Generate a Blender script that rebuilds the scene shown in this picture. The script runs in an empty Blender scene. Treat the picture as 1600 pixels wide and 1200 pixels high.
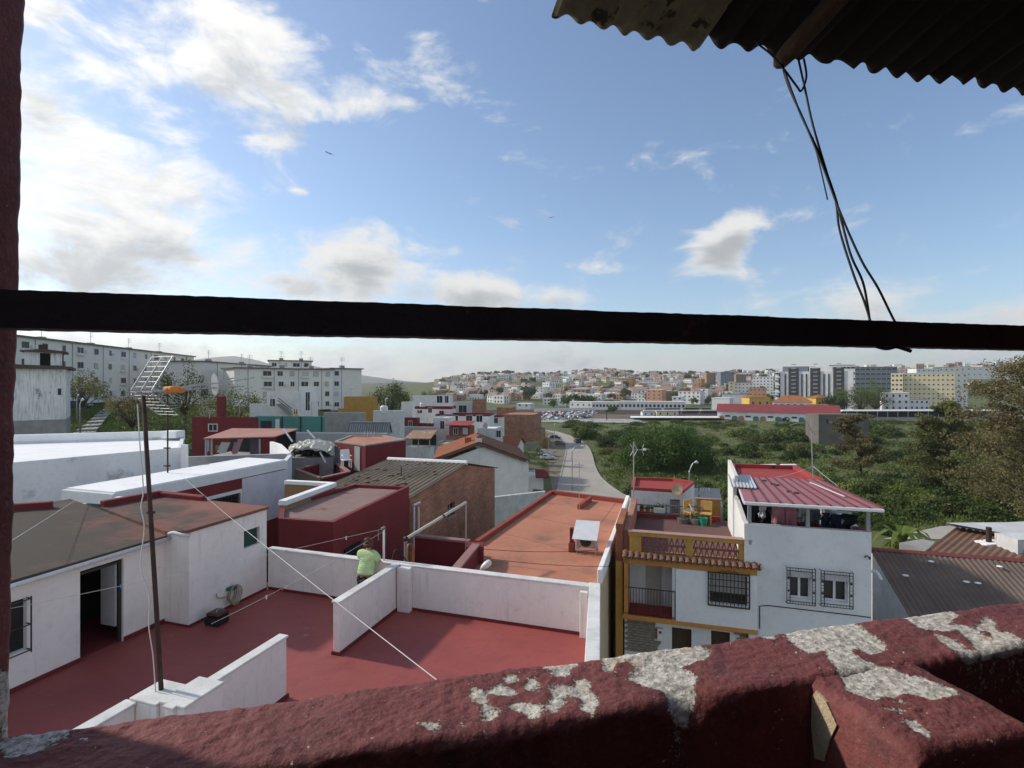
import bpy, bmesh, math, random
from mathutils import Vector, Matrix, noise
from math import sin, cos, tan, atan, atan2, radians, degrees, pi, sqrt

S = bpy.context.scene
C = S.collection
F = 830.0      # focal length of the photograph in its own pixels (1600 wide)
CZ = 20.0      # camera height above the road in the valley
R = random.Random(7)

# ------------------------------------------------------------------ camera
cam = bpy.data.cameras.new('camera')
cam.sensor_fit = 'HORIZONTAL'; cam.sensor_width = 36.0; cam.lens = 36.0 * F / 1600.0
cam.clip_start = 0.05; cam.clip_end = 40000
cam_o = bpy.data.objects.new('camera', cam); C.objects.link(cam_o)
cam_o.location = (0, 0, CZ); cam_o.rotation_euler = (pi / 2, 0, 0)
S.camera = cam_o

# ------------------------------------------------------------------ sky, sun, exposure
SUN_AZ, SUN_EL = radians(-72), radians(33)
SKY_STRENGTH = 0.125
world = bpy.data.worlds.new('World'); S.world = world; world.use_nodes = True
nt = world.node_tree; N = nt.nodes; L = nt.links; N.clear()
w_out = N.new('ShaderNodeOutputWorld'); w_bg = N.new('ShaderNodeBackground'); w_bg.inputs['Strength'].default_value = SKY_STRENGTH
sky = N.new('ShaderNodeTexSky'); sky.sky_type = 'NISHITA'; sky.sun_disc = False
sky.sun_elevation = SUN_EL; sky.sun_rotation = SUN_AZ
sky.altitude = 60; sky.air_density = 1.0; sky.dust_density = 0.6; sky.ozone_density = 2.2

def wn(t, **k):
    n = N.new(t)
    for a, b in k.items(): setattr(n, a, b)
    return n
def wmath(op, a, b=None, c=None, clamp=False):
    n = wn('ShaderNodeMath', operation=op, use_clamp=clamp)
    for i, x in enumerate((a, b, c)):
        if x is None: continue
        if isinstance(x, (int, float)): n.inputs[i].default_value = x
        else: L.new(x, n.inputs[i])
    return n.outputs[0]
def wsmooth(x, lo, hi, a=0.0, b=1.0):
    n = wn('ShaderNodeMapRange', interpolation_type='SMOOTHSTEP')
    L.new(x, n.inputs[0])
    for i, val in ((1, lo), (2, hi), (3, a), (4, b)): n.inputs[i].default_value = val
    return n.outputs[0]
tc = wn('ShaderNodeTexCoord'); DIR = tc.outputs['Generated']
sxyz = wn('ShaderNodeSeparateXYZ'); L.new(DIR, sxyz.inputs[0])
azim = wmath('ARCTAN2', sxyz.outputs[0], sxyz.outputs[1])
elev = wmath('ARCSINE', sxyz.outputs[2])
def az_el(px, py):
    a = atan((px - 800) / F)
    return a, atan((600 - py) / F * cos(a))
# clouds: (photo px, py, half width px, half height px, strength)
CLOUDS = [(110, 50, 190, 90, .40), (330, 120, 190, 110, .42), (420, 210, 70, 50, .30), (60, 150, 80, 60, .30), (260, 5, 190, 45, .34), (230, 60, 90, 30, .18),
          (130, 310, 200, 110, .66), (260, 400, 190, 50, .44), (90, 430, 190, 45, .55), (390, 380, 50, 18, .24), (240, 220, 40, 20, .12),
          (545, 418, 92, 46, .80), (470, 440, 50, 26, .42), (690, 383, 48, 20, .34), (735, 462, 105, 32, .64), (880, 468, 42, 22, .52),
          (918, 415, 36, 18, .34), (1122, 386, 46, 32, .78), (1150, 366, 30, 30, .70), (580, 165, 46, 36, .34), (628, 165, 28, 12, .28), (466, 299, 14, 5, .36),
          (820, 244, 34, 10, .20), (655, 40, 16, 50, .16), (1215, 488, 60, 18, .42), (1350, 480, 120, 36, .34), (1590, 482, 85, 32, .62), (450, 60, 90, 55, .26),
          (1480, 505, 120, 22, .34), (1040, 505, 160, 20, .12)]
def cloud_noise(vec):
    n1 = wn('ShaderNodeTexNoise', noise_dimensions='3D'); n1.inputs['Scale'].default_value = 6.5
    n1.inputs['Detail'].default_value = 9; n1.inputs['Roughness'].default_value = .62; n1.inputs['Distortion'].default_value = .35
    mp = wn('ShaderNodeMapping'); mp.inputs['Scale'].default_value = (1, 1, 2.1); mp.inputs['Location'].default_value = (3.1, 1.7, .4)
    L.new(vec, mp.inputs[0]); L.new(mp.outputs[0], n1.inputs[0])
    return wmath('MULTIPLY', wmath('SUBTRACT', n1.outputs[0], .5), 2.25)
tot = None; under = None
for (px, py, hw, hh, s) in CLOUDS:
    a0, e0 = az_el(px, py)
    a1, _ = az_el(px + hw, py); _, e1 = az_el(px, py - hh)
    ra, re = max(abs(a1 - a0), .006), max(abs(e1 - e0), .005)
    da = wmath('MULTIPLY', wmath('SUBTRACT', azim, a0), 1 / ra)
    de = wmath('MULTIPLY', wmath('SUBTRACT', elev, e0), 1 / re)
    d2 = wmath('ADD', wmath('MULTIPLY', da, da), wmath('MULTIPLY', de, de))
    g = wmath('MULTIPLY', wmath('POWER', .45, d2), s)
    tot = g if tot is None else wmath('MAXIMUM', tot, wmath('MULTIPLY_ADD', tot, .55, g))
    under = wmath('MULTIPLY', g, de) if under is None else wmath('MULTIPLY_ADD', g, de, under)
band = wsmooth(elev, .03, .12, .52, 0.0)              # bank of cloud all round the horizon
tot = wmath('MAXIMUM', tot, band)
# unseen cloud cover behind the view, thickened to whiten the fill light
far = wmath('MULTIPLY', wsmooth(sxyz.outputs[1], .25, -.1, 0.0, 1.0), .34)
tot = wmath('SUBTRACT', wmath('MAXIMUM', tot, far), .30)
dens = wmath('ADD', cloud_noise(DIR), tot)
# the noise a little nearer to the sun: where it is thin the cloud edge is lit; lower sides are thicker
off = wn('ShaderNodeVectorMath', operation='ADD'); L.new(DIR, off.inputs[0])
off.inputs[1].default_value = (-.022, .006, .030)
dens_s = wmath('SUBTRACT', wmath('ADD', cloud_noise(off.outputs[0]), tot), wmath('MULTIPLY', under, .75))
cover = wsmooth(dens, -.16, .36)
thick = wsmooth(dens_s, .05, .78)
ramp = wn('ShaderNodeMix', data_type='RGBA')
ramp.inputs[6].default_value = (5.7, 5.7, 5.6, 1); ramp.inputs[7].default_value = (3.1, 3.25, 3.4, 1)
L.new(thick, ramp.inputs[0])
# clouds near the sun are brighter
sd = Vector((sin(SUN_AZ) * cos(SUN_EL), cos(SUN_AZ) * cos(SUN_EL), sin(SUN_EL)))
dot = wn('ShaderNodeVectorMath', operation='DOT_PRODUCT'); L.new(DIR, dot.inputs[0]); dot.inputs[1].default_value = sd
glow = wsmooth(dot.outputs['Value'], .55, 1.0, .92, 1.2)
cmul = wn('ShaderNodeVectorMath', operation='SCALE'); L.new(ramp.outputs[2], cmul.inputs[0]); L.new(glow, cmul.inputs['Scale'])
mixc = wn('ShaderNodeMix', data_type='RGBA'); L.new(cover, mixc.inputs[0]); L.new(sky.outputs[0], mixc.inputs[6]); L.new(cmul.outputs[0], mixc.inputs[7])
L.new(mixc.outputs[2], w_bg.inputs[0]); L.new(w_bg.outputs[0], w_out.inputs[0])

sun = bpy.data.lights.new('sun', 'SUN'); sun.energy = 2.9; sun.angle = radians(2.5); sun.color = (1, .92, .80)
sun_o = bpy.data.objects.new('sun', sun); C.objects.link(sun_o)
sun_o.rotation_euler = (-sd).to_track_quat('-Z', 'Y').to_euler(); sun_o.location = (-30, 20, 60)

S.view_settings.view_transform = 'Standard'; S.view_settings.look = 'None'
S.view_settings.exposure = 0.40; S.view_settings.gamma = 1; S.view_settings.use_curve_mapping = False
S.render.engine = 'CYCLES'
S.cycles.use_denoising = True
world.cycles.sampling_method = 'MANUAL'; world.cycles.sample_map_resolution = 256
S.cycles.max_bounces = 6; S.cycles.diffuse_bounces = 3; S.cycles.glossy_bounces = 3; S.cycles.transparent_max_bounces = 8; S.cycles.volume_bounces = 0
S.cycles.caustics_reflective = False; S.cycles.caustics_refractive = False

# ------------------------------------------------------------------ helpers
def P(px, py, Y):
    return Vector(((px - 800) / F * Y, Y, CZ + (600 - py) / F * Y))
def G(px, py, z):                       # point of that pixel on the level z (metres, relative to the camera)
    return P(px, py, F * z / (600 - py))
def ray_plane(px, py, o, n):
    d = Vector(((px - 800) / F, 1, (600 - py) / F)); c = Vector((0, 0, CZ))
    return c + d * ((o - c).dot(n) / d.dot(n))
UP = Vector((0, 0, 1))

class Fr:
    """Ground frame turned by th degrees: s runs to the right along a front, t runs away."""
    def __init__(self, o, th=17.0):
        self.o = Vector((o[0], o[1], 0)); a = radians(th)
        self.u = Vector((cos(a), -sin(a), 0)); self.v = Vector((sin(a), cos(a), 0)); self.th = th
    def p(self, s, t, z): return self.o + self.u * s + self.v * t + UP * z
    def s_at(self, px, t=0):
        k = (px - 800) / F; b = self.o + self.v * t
        return (k * b.y - b.x) / (self.u.x - k * self.u.y)
    def t_at(self, px, s=0):
        k = (px - 800) / F; b = self.o + self.u * s
        return (k * b.y - b.x) / (self.v.x - k * self.v.y)
    def z_at(self, py, s=0, t=0): return CZ + (600 - py) / F * self.p(s, t, 0).y
    def front(self, px, py, t=0):       # pixel on the front plane t -> (s, z)
        q = ray_plane(px, py, self.p(0, t, 0), self.v); return (q - self.o).dot(self.u), q.z
    def side(self, px, py, s=0):        # pixel on the side plane s -> (t, z)
        q = ray_plane(px, py, self.p(s, 0, 0), self.u); return (q - self.o).dot(self.v), q.z
    def loc(self, q): return (q - self.o).dot(self.u), (q - self.o).dot(self.v), q.z

ORG = {}
class MB:
    def __init__(self): self.v = []; self.f = []; self.m = []
    def add(self, pts, faces, mi=0):
        b = len(self.v); self.v += [Vector(p) for p in pts]
        for f in faces: self.f.append([b + i for i in f]); self.m.append(mi)
        return self
    def poly(self, pts, mi=0): return self.add(pts, [list(range(len(pts)))], mi)
    def obox(self, o, a, b, c, mi=0):
        o = Vector(o); a = Vector(a); b = Vector(b); c = Vector(c)
        return self.add([o, o+a, o+a+b, o+b, o+c, o+a+c, o+a+b+c, o+b+c],
                        [(0,3,2,1),(4,5,6,7),(0,1,5,4),(1,2,6,5),(2,3,7,6),(3,0,4,7)], mi)
    def box(self, x0, x1, y0, y1, z0, z1, mi=0): return self.obox((x0,y0,z0),(x1-x0,0,0),(0,y1-y0,0),(0,0,z1-z0), mi)
    def fbox(self, fr, s0, s1, t0, t1, z0, z1, mi=0):
        return self.obox(fr.p(s0,t0,z0), fr.u*(s1-s0), fr.v*(t1-t0), UP*(z1-z0), mi)
    def prism(self, pts, vec, mi=0):
        n = len(pts); vec = Vector(vec); pts = [Vector(p) for p in pts]
        fs = [list(range(n))[::-1], list(range(n, 2*n))] + [[i, (i+1) % n, n+(i+1) % n, n+i] for i in range(n)]
        return self.add(pts + [p+vec for p in pts], fs, mi)
    def tube(self, pts, r, n=6, mi=0, caps=True):
        pts = [Vector(p) for p in pts]; rr = r if isinstance(r, (list, tuple)) else [r]*len(pts)
        b = len(self.v); prev = None
        for i, p in enumerate(pts):
            d = (pts[min(i+1, len(pts)-1)] - pts[max(i-1, 0)]).normalized()
            ref = prev if prev is not None else (UP if abs(d.z) < .9 else Vector((1, 0, 0)))
            a = d.cross(ref); a = a.normalized() if a.length > 1e-6 else d.orthogonal().normalized()
            c = a.cross(d).normalized(); prev = c
            for k in range(n):
                g = 2*pi*k/n; self.v.append(p + (a*cos(g) + c*sin(g))*rr[i])
        for i in range(len(pts)-1):
            for k in range(n):
                self.f.append([b+i*n+k, b+i*n+(k+1) % n, b+(i+1)*n+(k+1) % n, b+(i+1)*n+k]); self.m.append(mi)
        if caps:
            self.f.append([b+k for k in range(n)][::-1]); self.m.append(mi)
            self.f.append([b+(len(pts)-1)*n+k for k in range(n)]); self.m.append(mi)
        return self
    def bar(self, a, b, w, h=None, mi=0):
        a = Vector(a); b = Vector(b); d = (b-a); h = h or w
        x = d.cross(UP); x = x.normalized() if x.length > 1e-5 else Vector((1, 0, 0)); y = x.cross(d).normalized()
        return self.obox(a - x*w/2 - y*h/2, x*w, y*h, d, mi)
    def ball(self, c, r, n=8, m=6, mi=0, sc=(1, 1, 1)):
        c = Vector(c); b = len(self.v)
        for i in range(m+1):
            th = pi*i/m
            for k in range(n):
                g = 2*pi*k/n; self.v.append(c + Vector((sin(th)*cos(g)*r*sc[0], sin(th)*sin(g)*r*sc[1], cos(th)*r*sc[2])))
        for i in range(m):
            for k in range(n): self.f.append([b+i*n+k, b+(i+1)*n+k, b+(i+1)*n+(k+1) % n, b+i*n+(k+1) % n]); self.m.append(mi)
        return self
    def lathe(self, prof, n=12, mi=0, c=(0,0,0)):
        c = Vector(c); b = len(self.v)
        for r, z in prof:
            for k in range(n): self.v.append(c + Vector((r*cos(2*pi*k/n), r*sin(2*pi*k/n), z)))
        for i in range(len(prof)-1):
            for k in range(n): self.f.append([b+i*n+k, b+i*n+(k+1) % n, b+(i+1)*n+(k+1) % n, b+(i+1)*n+k]); self.m.append(mi)
        return self
    def mesh(self, name, mats, org=Vector((0, 0, 0)), smooth=False, fix=True):
        me = bpy.data.meshes.new(name); me.from_pydata([tuple(p - org) for p in self.v], [], self.f)
        for m in (mats if isinstance(mats, (list, tuple)) else [mats]): me.materials.append(m)
        if any(self.m): me.polygons.foreach_set('material_index', self.m)
        if fix:
            bm = bmesh.new(); bm.from_mesh(me); bmesh.ops.remove_doubles(bm, verts=bm.verts, dist=1e-5)
            bmesh.ops.recalc_face_normals(bm, faces=bm.faces); bm.to_mesh(me); bm.free()
        if smooth: me.polygons.foreach_set('use_smooth', [True]*len(me.polygons))
        me.update(); return me
    def build(self, name, mats, parent=None, smooth=False, bevel=0, fix=True):
        org = ORG.get(parent.name, Vector((0, 0, 0))) if parent else Vector((0, 0, 0))
        if not parent and self.v:       # origin at the base of the thing
            xs = [p.x for p in self.v]; ys = [p.y for p in self.v]; zs = [p.z for p in self.v]
            org = Vector(((min(xs)+max(xs))/2, (min(ys)+max(ys))/2, min(zs)))
        o = bpy.data.objects.new(name, self.mesh(name, mats, org, smooth, fix)); C.objects.link(o)
        if parent: o.parent = parent
        else: o.location = org
        ORG[o.name] = org
        if bevel:
            b = o.modifiers.new('bevel', 'BEVEL'); b.width = bevel; b.segments = 2; b.limit_method = 'ANGLE'
        return o

def tag(o, label, cat, group=None):
    o['label'] = label; o['category'] = cat
    if group: o['group'] = group
    return o
def thing(name, label, cat, loc, group=None):
    o = bpy.data.objects.new(name, None); C.objects.link(o); o.location = loc; o.empty_display_size = .3
    ORG[o.name] = Vector(loc); return tag(o, label, cat, group)
def struct(o, kind='structure'): o['kind'] = kind; return o
def dup(root, loc, rz=0.0, sc=1.0, label=None, group=None, mats=None):
    """A copy of a thing with copies of its parts and sub-parts."""
    def cp(o, par):
        c = o.copy(); C.objects.link(c); c.parent = par
        for ch in o.children: cp(ch, c)
        return c
    r = cp(root, None); r.location = loc; r.rotation_euler = (0, 0, rz)
    r.scale = (sc, sc, sc) if isinstance(sc, (int, float)) else sc
    if label: r['label'] = label
    if group: r['group'] = group
    return r
def in_poly(x, y, poly):
    c = False; n = len(poly)
    for i in range(n):
        x1, y1 = poly[i]; x2, y2 = poly[i-1]
        if (y1 > y) != (y2 > y) and x < (x2-x1)*(y-y1)/(y2-y1)+x1: c = not c
    return c
def smooth_path(pts, k=5):
    out = []
    for i in range(len(pts)-1):
        p0 = pts[max(i-1, 0)]; p1 = pts[i]; p2 = pts[i+1]; p3 = pts[min(i+2, len(pts)-1)]
        for j in range(k):
            t = j/k; out.append(.5*((2*p1) + (p2-p0)*t + (2*p0-5*p1+4*p2-p3)*t*t + (3*p1-p0-3*p2+p3)*t**3))
    return out + [pts[-1]]
def lerp(a, b, t): return a + (b-a)*t
def sstep(a, b, x):
    t = max(0, min(1, (x-a)/(b-a))); return t*t*(3-2*t)

# ------------------------------------------------------------------ materials
MATS = {}
def mat(name, c1, c2=None, sc=3.0, rough=.85, bump=.25, bsc=45, streak=0.0, scol=None, patch=None, metal=0.0, spec=.25, contrast=.5, stretch=(1, 1, 1), bdist=.02, thru=0.0, psoft=.05, pgrad=None):
    """Two-tone weathered surface; streak = vertical run-off stains, patch = (colour, threshold, scale) spots of another layer."""
    if name in MATS: return MATS[name]
    m = bpy.data.materials.new(name); m.use_nodes = True; n = m.node_tree.nodes; l = m.node_tree.links
    b = n['Principled BSDF']; b.inputs['Roughness'].default_value = rough; b.inputs['Metallic'].default_value = metal
    b.inputs['Specular IOR Level'].default_value = spec
    t = n.new('ShaderNodeTexCoord'); mp = n.new('ShaderNodeMapping'); mp.inputs['Scale'].default_value = stretch; l.new(t.outputs['Object'], mp.inputs[0])
    def tex(scale, det=6, ro=.6, vec=mp.outputs[0]):
        x = n.new('ShaderNodeTexNoise'); x.inputs['Scale'].default_value = scale; x.inputs['Detail'].default_value = det; x.inputs['Roughness'].default_value = ro
        l.new(vec, x.inputs[0]); return x.outputs[0]
    def mr(x, lo, hi):
        r = n.new('ShaderNodeMapRange'); r.interpolation_type = 'SMOOTHSTEP'; l.new(x, r.inputs[0]); r.inputs[1].default_value = lo; r.inputs[2].default_value = hi; return r.outputs[0]
    def mix(f, a, c):
        x = n.new('ShaderNodeMix'); x.data_type = 'RGBA'; l.new(f, x.inputs[0])
        for i, q in ((6, a), (7, c)):
            if isinstance(q, tuple): x.inputs[i].default_value = (*q[:3], 1)
            else: l.new(q, x.inputs[i])
        return x.outputs[2]
    c2 = c2 or tuple(v*.8 for v in c1)
    w = .5*(1-contrast)+.02
    col = mix(mr(tex(sc), .5-w, .5+w), c1, c2)
    fine = tex(sc*9, 3, .7)
    col = mix(mr(fine, .45, 1.0), col, tuple(v*.80 for v in c2))
    if streak:
        m2 = n.new('ShaderNodeMapping'); m2.inputs['Scale'].default_value = (5, 5, .45); l.new(t.outputs['Object'], m2.inputs[0])
        sfac = mr(tex(1.6, 5, .65, m2.outputs[0]), .72-streak*.35, .85)
        col = mix(sfac, col, scol or tuple(v*.35 for v in c2))
    hgt = tex(bsc, 5, .65)
    if patch:
        pn = tex(patch[2], 8, .62)
        if pgrad:
            dp_ = n.new('ShaderNodeVectorMath'); dp_.operation = 'DOT_PRODUCT'; l.new(t.outputs['Object'], dp_.inputs[0]); dp_.inputs[1].default_value = pgrad[:3]
            ad_ = n.new('ShaderNodeMath'); ad_.operation = 'ADD'; l.new(pn, ad_.inputs[0]); l.new(dp_.outputs['Value'], ad_.inputs[1]); pn = ad_.outputs[0]
        pf = mr(pn, patch[1], patch[1]+psoft)
        col = mix(pf, col, patch[0])
    l.new(col, b.inputs['Base Color'])
    if bump:
        bp = n.new('ShaderNodeBump'); bp.inputs['Strength'].default_value = bump; bp.inputs['Distance'].default_value = bdist; l.new(hgt, bp.inputs['Height']); l.new(bp.outputs[0], b.inputs['Normal'])
    if thru:
        tr = n.new('ShaderNodeBsdfTranslucent'); l.new(col, tr.inputs[0]); ms = n.new('ShaderNodeMixShader'); ms.inputs[0].default_value = thru
        l.new(b.outputs[0], ms.inputs[1]); l.new(tr.outputs[0], ms.inputs[2]); l.new(ms.outputs[0], n['Material Output'].inputs[0])
    MATS[name] = m; return m
def plain(name, c, rough=.6, metal=0.0, spec=.4):
    return mat(name, c, tuple(v*.88 for v in c), 6, rough, .08, 60, metal=metal, spec=spec)

M_WHITE = mat('white_plaster', (.76, .755, .73), (.62, .615, .595), 1.0, .9, .35, 30, streak=.4, scol=(.36, .35, .33))
M_WHITE2 = mat('white_plaster_worn', (.66, .66, .65), (.50, .50, .49), 1.5, .9, .35, 26, streak=.5, scol=(.24, .235, .225), patch=((.30, .29, .27), .66, 1.7))
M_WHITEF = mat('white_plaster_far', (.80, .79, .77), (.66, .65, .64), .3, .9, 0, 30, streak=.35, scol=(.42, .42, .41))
M_LIME = mat('limewash_white', (.86, .86, .85), (.76, .76, .755), 1.6, .85, .35, 12, patch=((.60, .60, .60), .69, 3))
M_GREYW = mat('grey_render', (.40, .41, .42), (.32, .33, .335), 1.3, .9, .3, 30, streak=.3)
M_CONC = mat('concrete', (.36, .35, .33), (.25, .245, .23), 1.3, .92, .4, 30, streak=.35)
M_RED = mat('dark_red_paint', (.195, .030, .032), (.145, .022, .025), 1.1, .75, .2, 40, streak=.15, scol=(.08, .02, .02))
M_REDFL = mat('red_floor_paint', (.315, .075, .066), (.235, .056, .052), .5, .6, .25, 16, patch=((.42, .18, .16), .62, 2.2), psoft=.2, spec=.35, stretch=(1, 1.6, 1))
M_TERRA = mat('terracotta_coating', (.48, .21, .13), (.39, .16, .10), .5, .88, .3, 14, streak=0, patch=((.22, .125, .09), .52, .55), psoft=.22)
M_REDROOF = mat('red_roof_coating', (.36, .060, .050), (.27, .045, .042), .8, .75, .2, 18, patch=((.22, .06, .05), .66, 1.6))
M_OCHRE = mat('ochre_paint', (.46, .27, .07), (.36, .20, .05), 1.6, .85, .25, 30, streak=.35, scol=(.15, .09, .03))
M_ORANGE = mat('orange_ochre_paint', (.56, .27, .075), (.45, .20, .06), 1.6, .85, .2, 30)
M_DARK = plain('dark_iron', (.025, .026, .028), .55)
M_BLACK = plain('dark_room', (.012, .012, .013), .9)  # near-black, stands in for unlit interiors behind openings
M_STEEL = plain('galvanised_steel', (.42, .43, .44), .45, .7)
M_ALU = plain('aluminium', (.62, .63, .64), .4, .6)
M_GLASS = mat('window_glass', (.03, .034, .038), (.018, .022, .026), 1.5, .22, 0, spec=.3)
M_FRAME = plain('white_window_frame', (.70, .70, .69), .5)
M_WOOD = mat('dark_wood', (.085, .055, .035), (.055, .035, .022), 5, .8, .3, 30, stretch=(1, 1, .15))
M_RUST = mat('rusty_steel', (.075, .045, .035), (.035, .024, .022), 6, .85, .35, 60)
M_ROPE = plain('pale_line', (.55, .55, .53), .8)
M_CABLE = plain('black_cable', (.018, .018, .02), .6)
# ================================================================== ground, road, railway land, hills
SKYL = [(-400, 572), (300, 600), (560, 604), (640, 600), (700, 594), (760, 588), (800, 587), (860, 589), (900, 586), (935, 583), (975, 585), (1000, 588), (1100, 587), (1200, 583), (1300, 578), (1450, 574), (1600, 571), (2200, 566)]
def interp(x, tab):
    if x <= tab[0][0]: return tab[0][1]
    for (a, b), (c, d) in zip(tab, tab[1:]):
        if x <= c: return b+(d-b)*(x-a)/(c-a)
    return tab[-1][1]
def gz(x, y):
    """Height of the ground relative to the camera."""
    if y < 1: y = 1
    k = x/y*F+800
    xr = 8+.045*y; d = xr-x
    far = interp(d, [(-5, -20), (4, -20), (14, -19), (26, -15.5), (45, -10.5), (66, -6.2), (80, -4.9), (110, -4.0), (400, -3.0)])
    near = interp(x, [(-30, -6.5), (-14, -11.0), (-6, -12.6), (12, -12.6), (30, -14), (60, -17)])
    f = sstep(28, 70, y); z = lerp(near, far, f)
    if y > 150: z = lerp(z, -20, sstep(190, 330, y))       # the plain
    if y > 420:
        H_ = (600-interp(k, SKYL))/F*1300+20; z = -20+H_*sstep(430, 1300, y)
        z += noise.noise(Vector((x*.006, y*.006, 0)))*5*sstep(520, 800, y)
        if y > 1300: z -= (y-1300)*.012
    return z
def gzw(x, y): return CZ+gz(x, y)
mb = MB(); rs = [1.5]
while rs[-1] < 7000: rs.append(rs[-1]*1.036+.15)
ang = [radians(-70+140*i/280) for i in range(281)]
na = len(ang); kinds = []
for r in rs:
    for a in ang:
        x, y = r*sin(a), r*cos(a); z = gzw(x, y) - (.12 if 80 < y < 260 and 0 < x < 40 else .05)
        if 70 < y < 300: z += noise.noise(Vector((x*.08, y*.08, 3)))*.25 - .2 if x > 22 else 0
        mb.v.append(Vector((x, y, z)))
for i in range(len(rs)-1):
    for k in range(na-1): mb.f.append([i*na+k, i*na+k+1, (i+1)*na+k+1, (i+1)*na+k]); mb.m.append(0)
M_GROUND = mat('scrubby_ground', (.095, .120, .036), (.135, .130, .066), .045, .95, .5, .6, patch=((.065, .10, .024), .5, .11), bdist=.4, psoft=.12)
g_o = struct(mb.build('ground', M_GROUND, smooth=True, fix=False))

# the road (edges read off the photograph on the valley level)
ZR = -20.0
RL = [(835, 800), (868, 772), (874, 752), (879, 730), (884, 708), (884, 697), (880, 688), (872, 680), (862, 675), (850, 671.5)]
RRr = [(1010, 800), (984, 779), (958, 763), (938, 745), (929, 727), (925, 711), (919, 699), (909, 690), (893, 682), (868, 674)]
def strip(name, A, Bp, z, m, lift=.0, n=6):
    a = smooth_path([G(x, y, z) for x, y in A], n); b = smooth_path([G(x, y, z) for x, y in Bp], n); mb = MB()
    for p, q in zip(a, b):
        for f in (0, .25, .5, .75, 1): w = p.lerp(q, f); mb.v.append(Vector((w.x, w.y, w.z+lift)))
    for i in range(len(a)-1):
        for k in range(4): mb.f.append([i*5+k, i*5+k+1, (i+1)*5+k+1, (i+1)*5+k]); mb.m.append(0)
    return struct(mb.build(name, m, smooth=True, fix=False)), a, b
M_ROAD = mat('worn_road', (.40, .365, .315), (.33, .30, .26), .12, .9, .2, 4, patch=((.15, .145, .135), .62, .25))
road, ra, rb_ = strip('road', RL, RRr, ZR, M_ROAD, .02)
M_KERB = mat('kerb_stone', (.40, .39, .37), (.32, .31, .29), 1, .9, .2)
for e in (ra, rb_):
    mb = MB()
    for p, q in zip(e, e[1:]): mb.bar(p+UP*.06, q+UP*.06, .25, .16)
    struct(mb.build('kerb', M_KERB))
# bare verge where the cars stand
VL = [(790, 800), (822, 772), (830, 755), (838, 735), (848, 715), (855, 702), (858, 692), (862, 684), (858, 678), (848, 674)]
verge, va, vb = strip('verge', VL, RL, ZR, mat('dusty_verge', (.23, .20, .15), (.17, .15, .10), .25, .95, .4, 3, patch=((.08, .10, .03), .55, .35)), -.03)
# yard paving at the right, below the trees
struct(MB().poly([G(1380, 842, -13.5), G(1640, 842, -13.5), G(1640, 812, -13.5), G(1470, 822, -13.5)]).build('paving', M_ROAD))
# railway land: ballast, tracks, light concrete strips
M_BALL = mat('railway_ballast', (.17, .135, .105), (.12, .095, .075), .08, .95, .3, 3)
def flat(name, px, z, m, lift=0): return struct(MB().poly([G(x, y, z)+UP*lift for x, y in px]).build(name, m))
flat('ballast', [(760, 652), (1700, 660), (1700, 640), (760, 639)], -19.7, M_BALL)
flat('platform', [(985, 652.5), (1125, 652.5), (1125, 650.5), (985, 650)], -18.6, M_LIME)
for k in range(6):
    y = 350+k*9; mb = MB(); mb.bar(Vector((-60, y+6, CZ-19.6)), Vector((260, y-14, CZ-19.6)), .25, .25); struct(mb.build('rail', M_RUST))
flat('yard_ground', [(838, 659), (1010, 661), (990, 652), (905, 650.5), (846, 645), (836, 645)], -19.9, mat('pale_yard', (.42, .40, .37), (.33, .32, .30), .1, .95, .1), .03)

# far mountains
MT = [(-900, 575), (-300, 566), (60, 572), (180, 568), (300, 562), (330, 558), (365, 556), (400, 562), (432, 573), (450, 572), (478, 569.5), (500, 573), (530, 580), (560, 585), (600, 591), (640, 596), (690, 599.2), (760, 600.5), (1000, 602)]
mb = MB(); nx, ny = 150, 14
for j in range(ny+1):
    y = 3900+j*170; prof = sin(pi*min(1, j/ny))**.8
    for i in range(nx+1):
        px = lerp(-900, 1000, i/nx); x = (px-800)/F*y
        h = (600-interp(px, MT))/F*5000; n_ = noise.fractal(Vector((x*.001, y*.001, 4)), 1, 2, 5)
        mb.v.append(Vector((x, y, CZ-60+(h+60)*prof*(1+.06*n_))))
for j in range(ny):
    for i in range(nx): q = j*(nx+1)+i; mb.f.append([q, q+1, q+nx+2, q+nx+1]); mb.m.append(0)
struct(mb.build('mountains', mat('mountain_scrub', (.075, .095, .06), (.11, .11, .08), .002, .95, 0), smooth=True, fix=False))
# middle ridge of dark green hills
mb = MB()
RG = [(-200, 596), (380, 600), (560, 600), (610, 598), (660, 597.5), (720, 595), (750, 594), (800, 592), (860, 594), (980, 600)]
for j in range(9):
    y = 1700+j*120; prof = sin(pi*j/8)**.7
    for i in range(90):
        px = lerp(-200, 980, i/89); x = (px-800)/F*2180*(y/2180); h = (600-interp(px, RG))/F*2180+22
        mb.v.append(Vector((x, y, CZ-40+(h+18)*prof+noise.noise(Vector((x*.01, y*.01, 0)))*4*prof)))
for j in range(8):
    for i in range(89): q = j*90+i; mb.f.append([q, q+1, q+91, q+90]); mb.m.append(0)
struct(mb.build('wooded_hill', mat('wooded_hill', (.055, .075, .035), (.085, .095, .055), .012, .95, 0), smooth=True, fix=False))

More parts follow.
